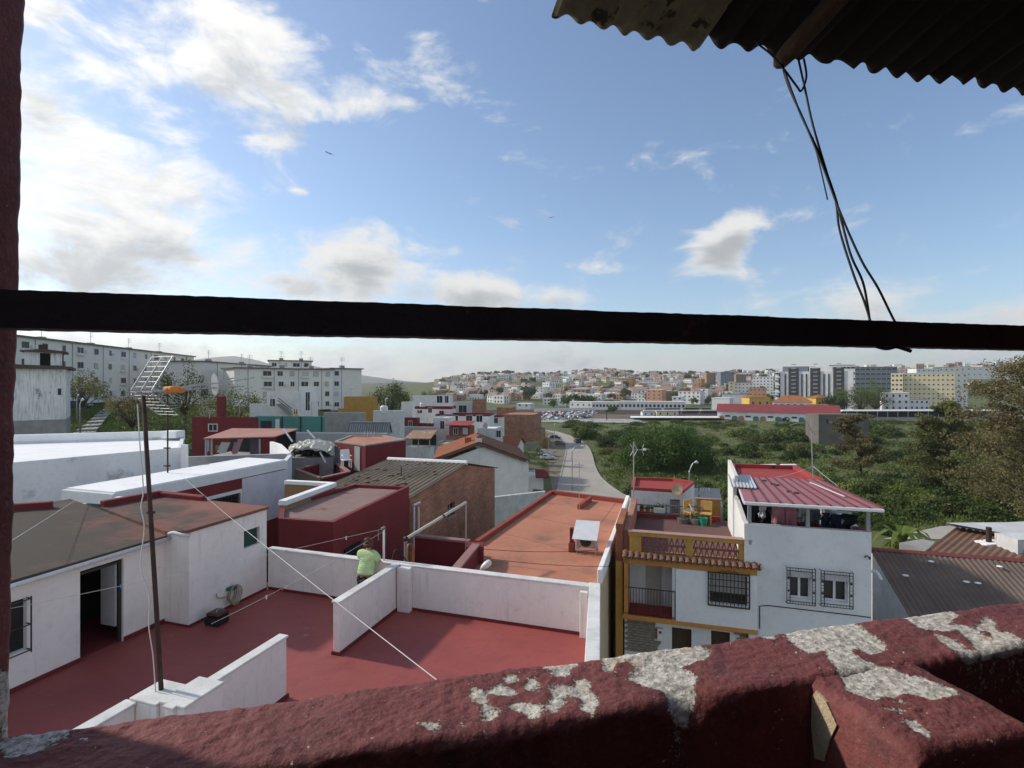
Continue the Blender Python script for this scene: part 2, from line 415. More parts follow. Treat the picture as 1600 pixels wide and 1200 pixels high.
# ================================================================== vegetation
def leafmat(name, a, b, thru=.25, sc=.5):
    m = bpy.data.materials.new(name); m.use_nodes = True; n = m.node_tree.nodes; l = m.node_tree.links; bs = n['Principled BSDF']; bs.inputs['Roughness'].default_value = .65; bs.inputs['Specular IOR Level'].default_value = .2
    t = n.new('ShaderNodeTexCoord'); no = n.new('ShaderNodeTexNoise'); no.inputs['Scale'].default_value = sc; no.inputs['Detail'].default_value = 4; l.new(t.outputs['Object'], no.inputs[0])
    oi = n.new('ShaderNodeObjectInfo'); ad = n.new('ShaderNodeMath'); ad.operation = 'MULTIPLY_ADD'; l.new(oi.outputs['Random'], ad.inputs[0]); ad.inputs[1].default_value = .5; ad.inputs[2].default_value = -.25
    a2 = n.new('ShaderNodeMath'); a2.operation = 'ADD'; l.new(no.outputs[0], a2.inputs[0]); l.new(ad.outputs[0], a2.inputs[1])
    r = n.new('ShaderNodeMapRange'); l.new(a2.outputs[0], r.inputs[0]); r.inputs[1].default_value = .3; r.inputs[2].default_value = .7
    mx = n.new('ShaderNodeMix'); mx.data_type = 'RGBA'; l.new(r.outputs[0], mx.inputs[0]); mx.inputs[6].default_value = (*a, 1); mx.inputs[7].default_value = (*b, 1); l.new(mx.outputs[2], bs.inputs['Base Color'])
    tr = n.new('ShaderNodeBsdfTranslucent'); l.new(mx.outputs[2], tr.inputs[0]); ms = n.new('ShaderNodeMixShader'); ms.inputs[0].default_value = thru
    l.new(bs.outputs[0], ms.inputs[1]); l.new(tr.outputs[0], ms.inputs[2]); l.new(ms.outputs[0], n['Material Output'].inputs[0]); return m
LF_DARK = leafmat('leaf_dark', (.048, .076, .019), (.082, .112, .028), .3); LF_MID = leafmat('leaf_mid', (.100, .140, .030), (.155, .185, .046), .3); LF_FIG = leafmat('leaf_fig', (.048, .100, .018), (.080, .138, .028), .3)
LF_OLIVE = leafmat('leaf_olive', (.120, .130, .042), (.180, .170, .062), .35); LF_BROWN = leafmat('leaf_brownish', (.145, .125, .055), (.200, .165, .072), .35); LF_YEL = leafmat('leaf_yellow_green', (.12, .135, .035), (.17, .165, .05))
M_BARK = mat('bark', (.12, .09, .065), (.075, .055, .04), 3, .95, .4, 12)
def leaves(mb, c, rad, n, leaf, rnd, flat_=.5):
    for _ in range(n):
        d = Vector((rnd.gauss(0, 1), rnd.gauss(0, 1), rnd.gauss(0, 1))); d.normalize(); d *= rnd.random()**.45
        p = c + Vector((d.x*rad[0], d.y*rad[1], d.z*rad[2])); nrm = (d*1.0 + Vector((rnd.gauss(0, .6), rnd.gauss(0, .6), rnd.gauss(.35, .6)))).normalized()
        a = nrm.orthogonal().normalized(); b = nrm.cross(a); g = rnd.random()*pi; a, b = a*cos(g)+b*sin(g), b*cos(g)-a*sin(g); L1 = leaf*rnd.uniform(.6, 1.3); L2 = L1*rnd.uniform(.45, .75)
        i = len(mb.v); mb.v += [p-a*L1*.5, p+b*L2*.5, p+a*L1*.5+nrm*L1*.1, p-b*L2*.5]; mb.f.append([i, i+1, i+2, i+3]); mb.m.append(0)
def bush_mesh(seed, n=900, leaf=.34, clumps=14, flatz=.62):
    rnd = random.Random(seed); mb = MB()
    for k in range(clumps):
        a = rnd.random()*2*pi; r = rnd.random()**.6*.75; h = (1-r*r)*flatz*rnd.uniform(.45, 1.0)
        c = Vector((r*cos(a), r*sin(a), h*.75)); rr = rnd.uniform(.22, .42); leaves(mb, c, (rr, rr, rr*.75), n//clumps, leaf, rnd)
    return mb
BUSH = []
for sd_, lm in ((1, LF_DARK), (2, LF_MID), (3, LF_DARK), (4, LF_MID), (5, LF_OLIVE)):
    BUSH.append(bush_mesh(sd_, 1300, .125, 18).mesh('bush', lm, fix=False))
def bush(x, y, r, h, kind, label, group, name='bush', z=None):
    o = bpy.data.objects.new(name, BUSH[kind]); C.objects.link(o); o.location = (x, y, (gzw(x, y) if z is None else z)-.12*h); o.scale = (r, r*R.uniform(.85, 1.15), h/.62); o.rotation_euler = (0, 0, R.random()*6.3)
    return tag(o, label, 'bush', group)
# broad fig-like thicket
def big_crown(name, label, cx, cy, zb, rx, ry, h, n, leaf, m, seed, cl=46, cat='tree', low=.0, trunk=True):
    rnd = random.Random(seed); o = thing(name, label, cat, Vector((cx, cy, zb))); mb = MB(); cs = []
    for k in range(cl):
        a = rnd.random()*2*pi; r = rnd.random()**.5*.82; z = h*(low+(1-low)*(sqrt(max(0, 1-r*r))*rnd.uniform(.05 if not low else .3, .92))); q = Vector((cx+rx*r*cos(a), cy+ry*r*sin(a), zb+z)); cs.append(q); s = rnd.uniform(.16, .30)
        leaves(mb, q, (rx*s, ry*s, h*s*.75), n//cl, leaf, rnd)
    mb.build('crown', m, o, fix=False)
    if trunk:
        tb = MB(); b0 = Vector((cx, cy, zb-.3)); f0 = Vector((cx+.02*rx, cy, zb+h*max(.16, low*.7))); tb.tube([b0, b0.lerp(f0, .5)+Vector((.08*h*.2, 0, 0)), f0], [h*.026, h*.021, h*.017], 8)
        for q in cs[::max(1, cl//14)]: mid = f0.lerp(q, .5)+Vector((rnd.uniform(-.04, .04)*h, rnd.uniform(-.04, .04)*h, .04*h)); tb.tube([f0-UP*.1, mid, q], [h*.012, h*.008, h*.003], 5)
        tb.build('trunk', M_BARK, o, smooth=True)
    return o
q = G(1058, 742, ZR); big_crown('fig_tree', 'broad dark green fig thicket beside the curving road', q.x, q.y+9, CZ+ZR-.5, 13, 11, 11.5, 30000, .50, LF_FIG, 11, 150)
q = G(970, 700, ZR); big_crown('shrub_mass', 'dark rounded shrub between the road bend and the fig thicket', q.x, q.y+3, CZ+ZR-.3, 8, 7, 5.6, 7000, .45, LF_DARK, 12, 60, cat='bush')
GRP = 'scrub bushes on the open land'
LAB = ['dark green scrub bush on the open land before the railway', 'mid green scrub bush on the open land before the railway', 'dark green scrub bush on the open land before the railway', 'mid green scrub bush on the open land before the railway', 'olive scrub bush on the open land before the railway']
cnt = 0; tries = 0
RDX = [(p.y, p.x) for p in rb_]; RDX.sort()
while cnt < 260 and tries < 4000:
    tries += 1; py = 660+(R.random()**1.5)*161; px = R.uniform(880, 1640); q = G(px, py, ZR)
    xr = interp(q.y, RDX)
    if q.x < xr+2.2: continue
    if noise.noise(Vector((q.x*.035, q.y*.02, 1))) < -.12 and py > 690: continue
    far_ = q.y > 180; r = R.uniform(3.0, 6.0) if far_ else R.uniform(1.8, 4.4)
    if far_: r *= 1.2
    k = R.choice((0, 0, 2, 2, 1, 3, 4)); bush(q.x, q.y, r, r*R.uniform(.5, .8) if q.y < 215 else min(2.0, r*.4), k, LAB[k], GRP, z=CZ+ZR); cnt += 1
# low weeds and long grass: nobody could count them
def weeds(name, n, region, h0, h1, m, seed, z=None):
    rnd = random.Random(seed); mb = MB(); i = 0
    while i < n:
        px, py = region(rnd); q = G(px, py, ZR)
        if z is None and q.x < interp(q.y, RDX)+.35: continue
        zz = CZ+ZR-.1 if z is None else z(q); h = rnd.uniform(h0, h1)*(.7+.5*noise.noise(Vector((q.x*.1, q.y*.1, 0)))); w = h*rnd.uniform(.35, .7); a = rnd.random()*pi
        d = Vector((cos(a)*w*.5, sin(a)*w*.5, 0)); tp = Vector((rnd.uniform(-.3, .3)*h, rnd.uniform(-.3, .3)*h, h)); b = len(mb.v); p = Vector((q.x, q.y, zz))
        mb.v += [p-d, p+d, p+d*.7+tp, p-d*.7+tp*.9]; mb.f.append([b, b+1, b+2, b+3]); mb.m.append(0); i += 1
    return struct(mb.build(name, m, fix=False), 'stuff')
tag(weeds('long_grass', 36000, lambda r: (r.uniform(880, 1640), 656+r.random()**1.3*170), .3, .8, LF_MID, 21), 'tall weeds and grass covering the open land', 'grass')
tag(weeds('dry_grass', 3500, lambda r: (r.uniform(885, 1600), 660+r.random()**1.2*120), .25, .7, LF_YEL, 22), 'paler yellowish grass among the scrub', 'grass')
# low shrubs knitted together between the bushes
rnd = random.Random(91); mb = MB(); i = 0
while i < 620:
    px, py = rnd.uniform(885, 1640), 662+rnd.random()**1.35*165; q = G(px, py, ZR)
    if q.x < interp(q.y, RDX)+1.6 or noise.noise(Vector((q.x*.03, q.y*.02, 7))) < -.22: continue
    r = rnd.uniform(.9, 2.4); h = r*rnd.uniform(.35, .7); nl = 70 if q.y < 140 else 40; leaves(mb, Vector((q.x, q.y, CZ+ZR+h*.35)), (r, r, h*.7), nl, .34+.0016*q.y, rnd); i += 1
tag(struct(mb.build('ground_cover', leafmat('leaf_cover', (.068, .112, .024), (.140, .175, .042), .3, .06), fix=False), 'stuff'), 'tangle of low green shrubs between the bushes on the open land', 'shrubs')
# feathery trees at the right
def feather(name, label, cx, cy, zb, h, spread, n, leaf, m, seed, lean=0, nb=16, start=.25):
    rnd = random.Random(seed); o = thing(name, label, 'tree', Vector((cx, cy, zb))); tb = MB(); lb = MB()
    tp = Vector((cx+lean, cy, zb+h*.92)); b0 = Vector((cx, cy, zb-.4)); tb.tube([b0, b0.lerp(tp, .35)+Vector((spread*.05, 0, 0)), b0.lerp(tp, .7), tp], [h*.022, h*.017, h*.010, h*.003], 8)
    per = n//(nb*6)
    for k in range(nb):
        f = lerp(start, .95, (k+rnd.random())/nb); s = b0.lerp(tp, f); a = rnd.random()*2*pi; ln = spread*(1.05-f*.55)*rnd.uniform(.6, 1.05); e = s+Vector((cos(a)*ln, sin(a)*ln, ln*rnd.uniform(.15, .6)))
        m_ = s.lerp(e, .5)+UP*ln*.1; tb.tube([s, m_, e], [h*.008, h*.005, h*.0015], 5)
        for j in range(6):
            c = s.lerp(e, .35+.65*j/5)+Vector((rnd.gauss(0, .1), rnd.gauss(0, .1), rnd.gauss(0, .06)))*ln; rr = ln*rnd.uniform(.16, .30); leaves(lb, c, (rr*1.25, rr*1.25, rr*.6), per, leaf, rnd)
    leaves(lb, tp, (spread*.25, spread*.25, h*.08), n//14, leaf, rnd)
    tb.build('trunk', M_BARK, o, smooth=True); lb.build('crown', m, o, fix=False); return o
q = G(1352, 742, ZR); feather('acacia_tree', 'thin brownish feathery tree before the grey ruined tower', q.x-.8, q.y, CZ+ZR, 13.5, 6.4, 13000, .42, LF_BROWN, 31, -2.6, 22, .12)
q = G(1476, 770, ZR); feather('acacia_tree', 'olive feathery tree with a bent trunk on the open land', q.x, q.y, CZ+ZR, 17, 7.4, 24000, .40, LF_OLIVE, 32, .8, 34, .08)
q = G(1600, 835, -19.5); feather('acacia_tree', 'tallest brown feathery tree reaching above the town', q.x+1.6, q.y, CZ-19.6, 23.5, 10, 27000, .32, LF_BROWN, 33, -1.2, 40, .14)
q = G(1545, 800, ZR); feather('acacia_tree', 'dark feathery tree growing close to the tallest brown tree', q.x+2, q.y, CZ+ZR, 15, 7.0, 20000, .36, LF_OLIVE, 34, 1.5, 30, .08)
# green slope plants behind the laundry house
for k in range(46):
    px = R.uniform(1120, 1640); py = R.uniform(770, 838); Y = R.uniform(46, 74); q = P(px, py, Y); z = gzw(q.x, q.y)
    kk = R.choice((0, 1, 2, 3)); bush(q.x, q.y, R.uniform(1.0, 2.2), R.uniform(.9, 1.9), kk, ('dark' if kk in (0, 2) else 'mid') + ' green shrub on the slope behind the laundry house', 'shrubs on the slope')
pm_ = P(1408, 832, 40); pz = gzw(pm_.x, pm_.y)
pal = thing('banana_plant', 'arching long-leaved plant behind the corner of the laundry house', 'plant', Vector((pm_.x, pm_.y, pm_.z-1.5)))
for k in range(13):
    a = R.random()*6.28; pts = [pm_+Vector((cos(a)*l, sin(a)*l, hh-1.0)) for l, hh in ((.05, 0), (.5, .9), (1.2, 1.3), (2.0, .9), (2.5, .3))]; mb = MB(); sd3 = Vector((-sin(a), cos(a), 0)); ws = (.05, .16, .2, .14, .01)
    for p, w in zip(pts, ws): mb.v += [p-sd3*w, p+sd3*w]
    for i in range(4): mb.f.append([2*i, 2*i+1, 2*i+3, 2*i+2]); mb.m.append(0)
    mb.build('leaf', LF_MID, pal, fix=False)
MB().tube([Vector((pm_.x, pm_.y, pz-.3)), pm_-UP*.9], [.16, .1], 7).build('stem', M_BARK, pal)
# ================================================================== the balcony we look out from
B = Fr(G(800, 1040, -.6), -13.9)
ZS = CZ - .6
def top_st(px, py):
    q = G(px, py, -.6); a = B.loc(q); return a[0], a[1]
def zp(l, ox, oy, k): return [top_st(ox + x / k, oy + y / k) for x, y in l]
PEEL = [zp(l, 700, 920, 2.667) for l in (
    [(85,410),(130,410),(165,450),(200,510),(170,545),(145,530),(150,480),(105,465)],
    [(165,430),(220,395),(285,410),(280,435),(200,440)], [(230,355),(295,350),(295,385),(240,390)],
    [(320,400),(385,355),(380,430),(335,430)], [(245,480),(310,465),(380,490),(370,545),(330,520),(270,500)],
    [(425,390),(510,400),(500,440),(450,500),(415,530),(400,490),(430,460)],
    [(530,370),(600,375),(590,420),(630,455),(605,515),(560,510),(555,450),(525,420)],
    [(350,312),(540,285),(540,315),(510,330),(505,360),(430,350),(420,325)],
    [(630,272),(750,262),(740,300),(700,310),(670,350),(640,310)],
    [(750,262),(900,225),(1080,235),(1090,270),(1030,300),(980,320),(1040,370),(1030,440),(940,500),(900,430),(830,400),(740,370),(790,330),(745,300)],
    [(1300,190),(1360,190),(1360,210),(1310,215)], [(60,550),(90,555),(88,566),(55,562)], [(285,545),(300,538),(300,552)])]
PEEL += [zp(l, 1100, 780, 2.858) for l in (
    [(355,600),(420,560),(630,535),(690,565),(720,590),(800,640),(800,670),(740,695),(640,660),(700,710),(800,740),(900,780),(1010,800),(1130,850),(1120,870),(1020,890),(900,860),(760,900),(640,840),(560,720),(540,680),(460,690),(400,650)],
    [(875,525),(960,490),(1050,480),(1140,520),(1100,545),(1100,580),(990,585),(930,555)],
    [(1015,595),(1110,620),(1180,665),(1240,690),(1110,560),(1160,560),(1270,620),(1300,640),(1270,590),(1200,580),(1250,520),(1300,540),(1300,585),(1380,600),(1429,640),(1500,700),(1429,690),(1290,720),(1190,730),(1130,680),(1080,650)],
    [(890,990),(930,975),(1020,1045),(1010,1055),(930,1020)], [(990,970),(1050,990),(1030,1000)], [(795,915),(840,925),(850,940),(810,940)], [(250,605),(320,600),(310,625),(255,630)])]
PEEL += [zp(l, 0, 0, 1) for l in ([(0,1150),(130,1128),(100,1150),(60,1172),(0,1188)], [(655,1125),(690,1130),(688,1142),(665,1140)], [(730,1110),(738,1120),(728,1128)])]
for k in range(190):
    a, b = top_st(R.uniform(500, 1600), R.uniform(960, 1150)); r = R.uniform(.002, .0075)
    PEEL.append([(a + r*R.uniform(.5, 1.6)*cos(g), b + r*R.uniform(.4, 1.0)*sin(g)) for g in (0, 1, 2, 3, 4.2, 5.3)])
PBB = [(min(x for x, _ in p)-.03, max(x for x, _ in p)+.03, min(y for _, y in p)-.03, max(y for _, y in p)+.03) for p in PEEL]
def peel_at(s, t):
    n = noise.noise(Vector((s*22, t*22, 3))); n2 = noise.noise(Vector((s*70, t*70, 9)))
    x = s + n*.010 + n2*.004; y = t + noise.noise(Vector((s*22, t*22, 17)))*.010 + n2*.003
    for p, b in zip(PEEL, PBB):
        if b[0] < s < b[1] and b[2] < t < b[3] and in_poly(x, y, p): return 1.0
    return 0.0

import numpy as np
def soften(pe, m, it=8):
    """Feather the outline of the bare patches over a few grid cells; the material breaks the edge up."""
    a = np.array(pe, dtype=float).reshape(-1, m)
    for _ in range(it):
        b = np.pad(a, 1, mode='edge'); a = (b[1:-1, 1:-1]*2+b[:-2, 1:-1]+b[2:, 1:-1]+b[1:-1, :-2]+b[1:-1, 2:])/6
    return a.ravel().tolist()
def sill_material():
    m = bpy.data.materials.new('peeling_red_paint'); m.use_nodes = True; n = m.node_tree.nodes; l = m.node_tree.links; b = n['Principled BSDF']
    t = n.new('ShaderNodeTexCoord'); at = n.new('ShaderNodeAttribute'); at.attribute_name = 'peel'
    def tex(sc, d=6, r=.6):
        x = n.new('ShaderNodeTexNoise'); x.inputs['Scale'].default_value = sc; x.inputs['Detail'].default_value = d; x.inputs['Roughness'].default_value = r; l.new(t.outputs['Object'], x.inputs[0]); return x.outputs[0]
    def mr(x, lo, hi, a=0, c=1):
        r = n.new('ShaderNodeMapRange'); r.interpolation_type = 'SMOOTHSTEP'; l.new(x, r.inputs[0])
        for i, v in ((1, lo), (2, hi), (3, a), (4, c)): r.inputs[i].default_value = v
        return r.outputs[0]
    def mth(op, a, c):
        x = n.new('ShaderNodeMath'); x.operation = op
        for i, q in enumerate((a, c)):
            if isinstance(q, (int, float)): x.inputs[i].default_value = q
            else: l.new(q, x.inputs[i])
        return x.outputs[0]
    def mix(f, a, c):
        x = n.new('ShaderNodeMix'); x.data_type = 'RGBA'; l.new(f, x.inputs[0])
        for i, q in ((6, a), (7, c)):
            if isinstance(q, tuple): x.inputs[i].default_value = (*q, 1)
            else: l.new(q, x.inputs[i])
        return x.outputs[2]
    edge = mth('ADD', mth('ADD', at.outputs['Fac'], mth('MULTIPLY', mth('SUBTRACT', tex(150, 7, .85), .5), 2.6)), mth('MULTIPLY', mth('SUBTRACT', tex(55, 5, .7), .5), 1.5))
    pf = mr(edge, .45, .53)
    pf = mth('MAXIMUM', pf, mth('MULTIPLY', mr(tex(62, 3, .55), .685, .705), mr(tex(7, 3, .5), .46, .56)))
    red = mix(mr(tex(5), .35, .7), (.195, .056, .050), (.135, .038, .037))
    red = mix(mr(tex(90, 4, .7), .5, .8), red, (.235, .105, .10))
    grime = mr(tex(9, 7, .7), .54, .74)
    red = mix(mth('MULTIPLY', grime, .7), red, (.07, .035, .034))
    pl = mix(mr(tex(70, 5, .75), .38, .62), (.66, .62, .55), (.33, .30, .25))
    pl = mix(mr(tex(12), .55, .75), pl, (.50, .38, .25))
    pl = mix(mr(tex(230, 2, .5), .62, .72), pl, (.10, .09, .08))
    col = mix(pf, red, pl)
    rim = mth('MULTIPLY', mr(edge, .30, .42), mth('SUBTRACT', 1.0, pf))
    col = mix(mth('MULTIPLY', rim, .5), col, (.05, .03, .03))
    l.new(col, b.inputs['Base Color']); b.inputs['Roughness'].default_value = .72; b.inputs['Specular IOR Level'].default_value = .3
    h = mth('ADD', mth('ADD', mth('MULTIPLY', tex(120, 5, .6), .5), mth('MULTIPLY', tex(45, 3, .5), .6)), mth('MULTIPLY', pf, -.35))
    bp = n.new('ShaderNodeBump'); bp.inputs['Strength'].default_value = .8; bp.inputs['Distance'].default_value = .008
    l.new(h, bp.inputs['Height']); l.new(bp.outputs[0], b.inputs['Normal'])
    return m
M_SILL = sill_material()
M_WALLRED = mat('rough_red_wall', (.115, .022, .026), (.075, .016, .02), 6, .85, .5, 90, patch=((.36, .30, .22), .70, 5), bdist=.01)

balcony = thing('balcony_wall', 'dark red balcony wall with peeling painted top, pier and corner pillar', 'balcony wall', B.p(0, -.1, ZS-1.1))
def rough_top(name, s0, s1, t0, t1, ds, nt_, zt, drop, parent, notch=None, sides=(True, True)):
    """A wall top with rounded rough edges that runs along s; profile from the near foot over the top to the far foot."""
    r = .022; prof = []
    for k in range(7): prof.append((t0, zt-drop + (drop-r)*k/7))
    for k in range(7):
        g = pi/2*k/6; prof.append((t0 + r*(1-cos(g)), zt - r*(1-sin(g))))
    for k in range(1, nt_): prof.append((lerp(t0+r, t1-r, k/nt_), zt))
    for k in range(7):
        g = pi/2*k/6; prof.append((t1-r+r*sin(g), zt-r+r*cos(g)))
    for k in range(1, 5): prof.append((t1, zt-r-(drop-r)*k/4))
    ns = int((s1-s0)/ds); vs = []; pe = []
    for i in range(ns+1):
        s = lerp(s0, s1, i/ns)
        for (t, z) in prof:
            q = Vector((s*9, t*9, z*9)); q2 = Vector((s*48, t*48, z*48)); q3 = Vector((s*120, t*120, z*120))
            d = noise.noise(q)*.006 + noise.noise(q2)*.0026 + noise.noise(q3)*.0018
            p = peel_at(s, t) if z > zt-.020 else 0.0
            zz = z + d - p*.0018; tt = t
            if z > zt-.1:
                if notch:
                    e = ((s-notch[0])/.045)**2 + ((t-notch[1])/.05)**2; zz -= .05*math.exp(-e*1.2); 
            if z < zt-.012: tt = t + (d*1.2)
            vs.append(B.p(s, tt, zz)); pe.append(p)
    m = len(prof); fs = [[i*m+k, (i+1)*m+k, (i+1)*m+k+1, i*m+k+1] for i in range(ns) for k in range(m-1)]
    mb = MB(); mb.v = vs; mb.f = fs; mb.m = [0]*len(fs)
    # closing ends
    mb.f.append(list(range(m))); mb.f.append([ns*m+k for k in range(m)][::-1]); mb.m += [0, 0]
    o = mb.build(name, M_SILL, parent, smooth=True, fix=False); pe = soften(pe, m)
    a = o.data.attributes.new('peel', 'FLOAT', 'POINT'); a.data.foreach_set('value', pe)
    return o
nq = top_st(1090, 1108)
rough_top('sill', -1.15, 1.75, -.20, 0, .0055, 46, ZS, 1.0, balcony, notch=nq)
# the pier that comes back towards us
def pier():
    sa = top_st(1290, 1078)[0]; sb = top_st(1465, 1047)[0]; tf = top_st(1490, 1165)[1]
    n_s, n_t = 60, 74; vs = []; pe = []; r = .018
    ss = [sa, sa+.004, sa+.011, sa+.022] + [lerp(sa+.022, sb-.022, k/n_s) for k in range(1, n_s)] + [sb-.022, sb-.011, sb-.004, sb]
    zz = [-.018, -.010, -.004, 0] + [0]*(n_s-1) + [0, -.004, -.010, -.018]
    tl = [tf, tf+.004, tf+.012, tf+.024] + [lerp(tf+.024, -.185, k/n_t) for k in range(1, n_t+1)]; tz = [-.018, -.010, -.003, 0] + [0]*n_t
    mb = MB()
    for t, z1 in zip(tl, tz):
        for s, z2 in zip(ss, zz):
            d = noise.noise(Vector((s*9, t*9, 5)))*.006 + noise.noise(Vector((s*48, t*48, 1)))*.0026 + noise.noise(Vector((s*120, t*120, 1)))*.0018
            p = peel_at(s, t); mb.v.append(B.p(s, t, ZS-.003+min(z1, z2)+(z1+z2-min(z1, z2))*.5+d-p*.0018)); pe.append(p)
    m = len(ss); nt2 = len(tl); pe = soften(pe, m)
    for i in range(nt2-1):
        for k in range(m-1): mb.f.append([i*m+k, i*m+k+1, (i+1)*m+k+1, (i+1)*m+k])
    b0 = len(mb.v); rim = [i*m for i in range(nt2-1, -1, -1)] + [k for k in range(1, m)] + [i*m+m-1 for i in range(1, nt2)]
    for i in rim: mb.v.append(Vector((mb.v[i].x, mb.v[i].y, ZS-1.0))); pe.append(0)
    for k in range(len(rim)-1): mb.f.append([rim[k], b0+k, b0+k+1, rim[k+1]])
    mb.m = [0]*len(mb.f)
    o = mb.build('pier', M_SILL, balcony, smooth=True, fix=False)
    a = o.data.attributes.new('peel', 'FLOAT', 'POINT'); a.data.foreach_set('value', pe)
pier()
# chipped flake on the flank of the pier
sa = top_st(1290, 1078)[0]
mb = MB(); fl = [(-.205, -.03), (-.215, -.012), (-.24, -.02), (-.265, -.05), (-.25, -.085), (-.235, -.14), (-.212, -.15), (-.203, -.09)]
mb.prism([B.p(sa-.004, t, ZS+z) for t, z in fl], B.u*.006); mb.build('bare_plaster', mat('bare_plaster', (.62, .52, .36), (.46, .36, .22), 20, .9, .5, 120), balcony)
# the corner pillar at the left: a rough tapering post
def pillar():
    a = P(45, 0, 1.0); b = P(20, 1150, 1.0); h = 34; vs = []; pe = []
    mb = MB(); prof = []
    prof.append((-.3, -.2))
    for k in range(10): prof.append((0, -.2 + .186*k/9))
    prof += [(-.006, -.004), (-.014, 0), (-.3, 0)]
    n = 260
    for i in range(n+1):
        q = lerp(b - UP*.5, a + UP*1.0, 0); z = lerp(b.z-.4, a.z+.9, i/n); e = b.lerp(a, (z-b.z)/(a.z-b.z))
        for s, t in prof:
            w = Vector((e.x+s, e.y+t, z)); d = noise.noise(w*28)*.0035 + noise.noise(w*9)*.004 + noise.noise(w*90)*.0012
            mb.v.append(Vector((e.x+s+(d if s > -.02 else 0), e.y+t, z))); pe.append(1.0 if z < ZS+.085+noise.noise(w*14)*.05 and noise.noise(w*30) > -.3 else 0)
    m = len(prof)
    for i in range(n):
        for k in range(m-1): mb.f.append([i*m+k, i*m+k+1, (i+1)*m+k+1, (i+1)*m+k])
    mb.m = [0]*len(mb.f)
    o = mb.build('pillar', M_SILL, balcony, smooth=True, fix=False)
    at = o.data.attributes.new('peel', 'FLOAT', 'POINT'); at.data.foreach_set('value', pe)
pillar()
# front of our own house below the sill, down to the slope
own = MB(); own.fbox(B, -2.6, 2.4, -.17, -.04, CZ-12.6, ZS-.99)
own.build('house_front', M_WALLRED, balcony)

# the loggia behind us: floor, rear wall, side walls
M_LOG = mat('loggia_wall', (.07, .022, .022), (.05, .016, .017), 1, .9, .3, 20)
lg = thing('loggia', 'enclosed balcony room with dark red walls around the viewpoint', 'room', B.p(0, -1.4, CZ-1.62))
MB().fbox(B, -1.5, 1.9, -2.6, -.21, CZ-1.72, CZ-1.62).build('floor', M_RUST, lg); MB().fbox(B, -1.5, 1.9, -2.75, -2.61, CZ-1.7, CZ+1.55).build('rear_wall', M_LOG, lg)
MB().fbox(B, -1.62, -1.48, -2.6, -.24, CZ-1.7, CZ+1.5).build('side_wall', M_LOG, lg); MB().fbox(B, 1.9, 2.02, -2.6, -.1, CZ-1.7, CZ+1.5).build('side_wall', M_LOG, lg)
# ------------------------------------------------------------------ beam
bc = P(800, 507, 1.03); BB = Fr(bc, -13.9)
mb = MB(); n = 340; hw, hh = .024, .0295; prof = [(-hw, -hh), (-hw, -hh*.3), (-hw, hh*.4), (-hw, hh), (0, hh), (hw, hh), (hw, -hh), (0, -hh)]
for i in range(n+1):
    s = lerp(-1.25, 1.75, i/n)
    for t, z in prof:
        d = noise.noise(Vector((s*60, t*30, z*30)))*.0011 + noise.noise(Vector((s*7, t, z)))*.0012
        mb.v.append(BB.p(s, t, bc.z + z + d))
m = len(prof)
for i in range(n):
    for k in range(m): mb.f.append([i*m+k, i*m+(k+1) % m, (i+1)*m+(k+1) % m, (i+1)*m+k])
mb.f += [list(range(m)), [n*m+k for k in range(m)]]; mb.m = [0]*len(mb.f)
tag(mb.build('beam', mat('blackened_steel', (.055, .040, .040), (.030, .023, .024), 7, .6, .5, 140, patch=((.13, .055, .045), .62, 14), psoft=.1, bdist=.004)),
    'long dark horizontal steel beam spanning above the peeling balcony wall', 'beam')

# ------------------------------------------------------------------ corrugated roof over the balcony
RE = Fr(P(1300, 97, 1.5), -13.9); zr = P(1300, 97, 1.5).z
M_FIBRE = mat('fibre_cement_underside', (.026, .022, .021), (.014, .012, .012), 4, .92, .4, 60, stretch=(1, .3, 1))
M_TRANS = mat('yellowed_translucent_sheet', (.26, .25, .18), (.14, .13, .09), 9, .6, .3, 60, patch=((.05, .045, .03), .56, 14), thru=.4)
roof = thing('corrugated_roof', 'old corrugated sheet roof over the balcony with a yellowed translucent sheet', 'roof', RE.p(0, 0, zr))
SL = tan(radians(13))
def sheet(name, s0, s1, t_edge, dz, mat_, ln=2.6, wl=.084, am=.0125, tilt=0.0, rag=.012, ph=0.0):
    mb = MB(); ns = int((s1-s0)/(wl/14)); ts = [0, .01, .03, .08, .2, .5, 1.0, 1.7, ln]
    for i in range(ns+1):
        s = lerp(s0, s1, i/ns); e = noise.noise(Vector((s*26, 0, dz*90)))*rag + noise.noise(Vector((s*5, 2, dz*90)))*rag*1.6
        for lay in (0, .006):
            for t in ts:
                tt = t_edge + e*(1 if t < .15 else 0) - t
                mb.v.append(RE.p(s, tt, zr + dz + lay + tilt*(s-s0) + am*(1+.35*noise.noise(Vector((s*9, 3, dz))))*sin(2*pi*(s+.012*noise.noise(Vector((s*7, 8, dz*50))))/wl+ph) + .006*noise.noise(Vector((s*4, 5, 1))) + t*SL))
    m = len(ts); w = 2*m
    for i in range(ns):
        for k in range(m-1):
            mb.f.append([i*w+k, (i+1)*w+k, (i+1)*w+k+1, i*w+k+1]); mb.f.append([i*w+m+k, i*w+m+k+1, (i+1)*w+m+k+1, (i+1)*w+m+k])
        mb.f.append([i*w, i*w+m, (i+1)*w+m, (i+1)*w])
    mb.m = [0]*len(mb.f)
    return mb.build(name, mat_, roof, smooth=True, fix=False)
s_mid = RE.s_at(1090)
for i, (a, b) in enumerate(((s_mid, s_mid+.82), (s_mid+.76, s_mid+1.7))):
    sheet('fibre_sheet', a, b, -.004*i, .012*i, M_FIBRE, ph=.4*i)
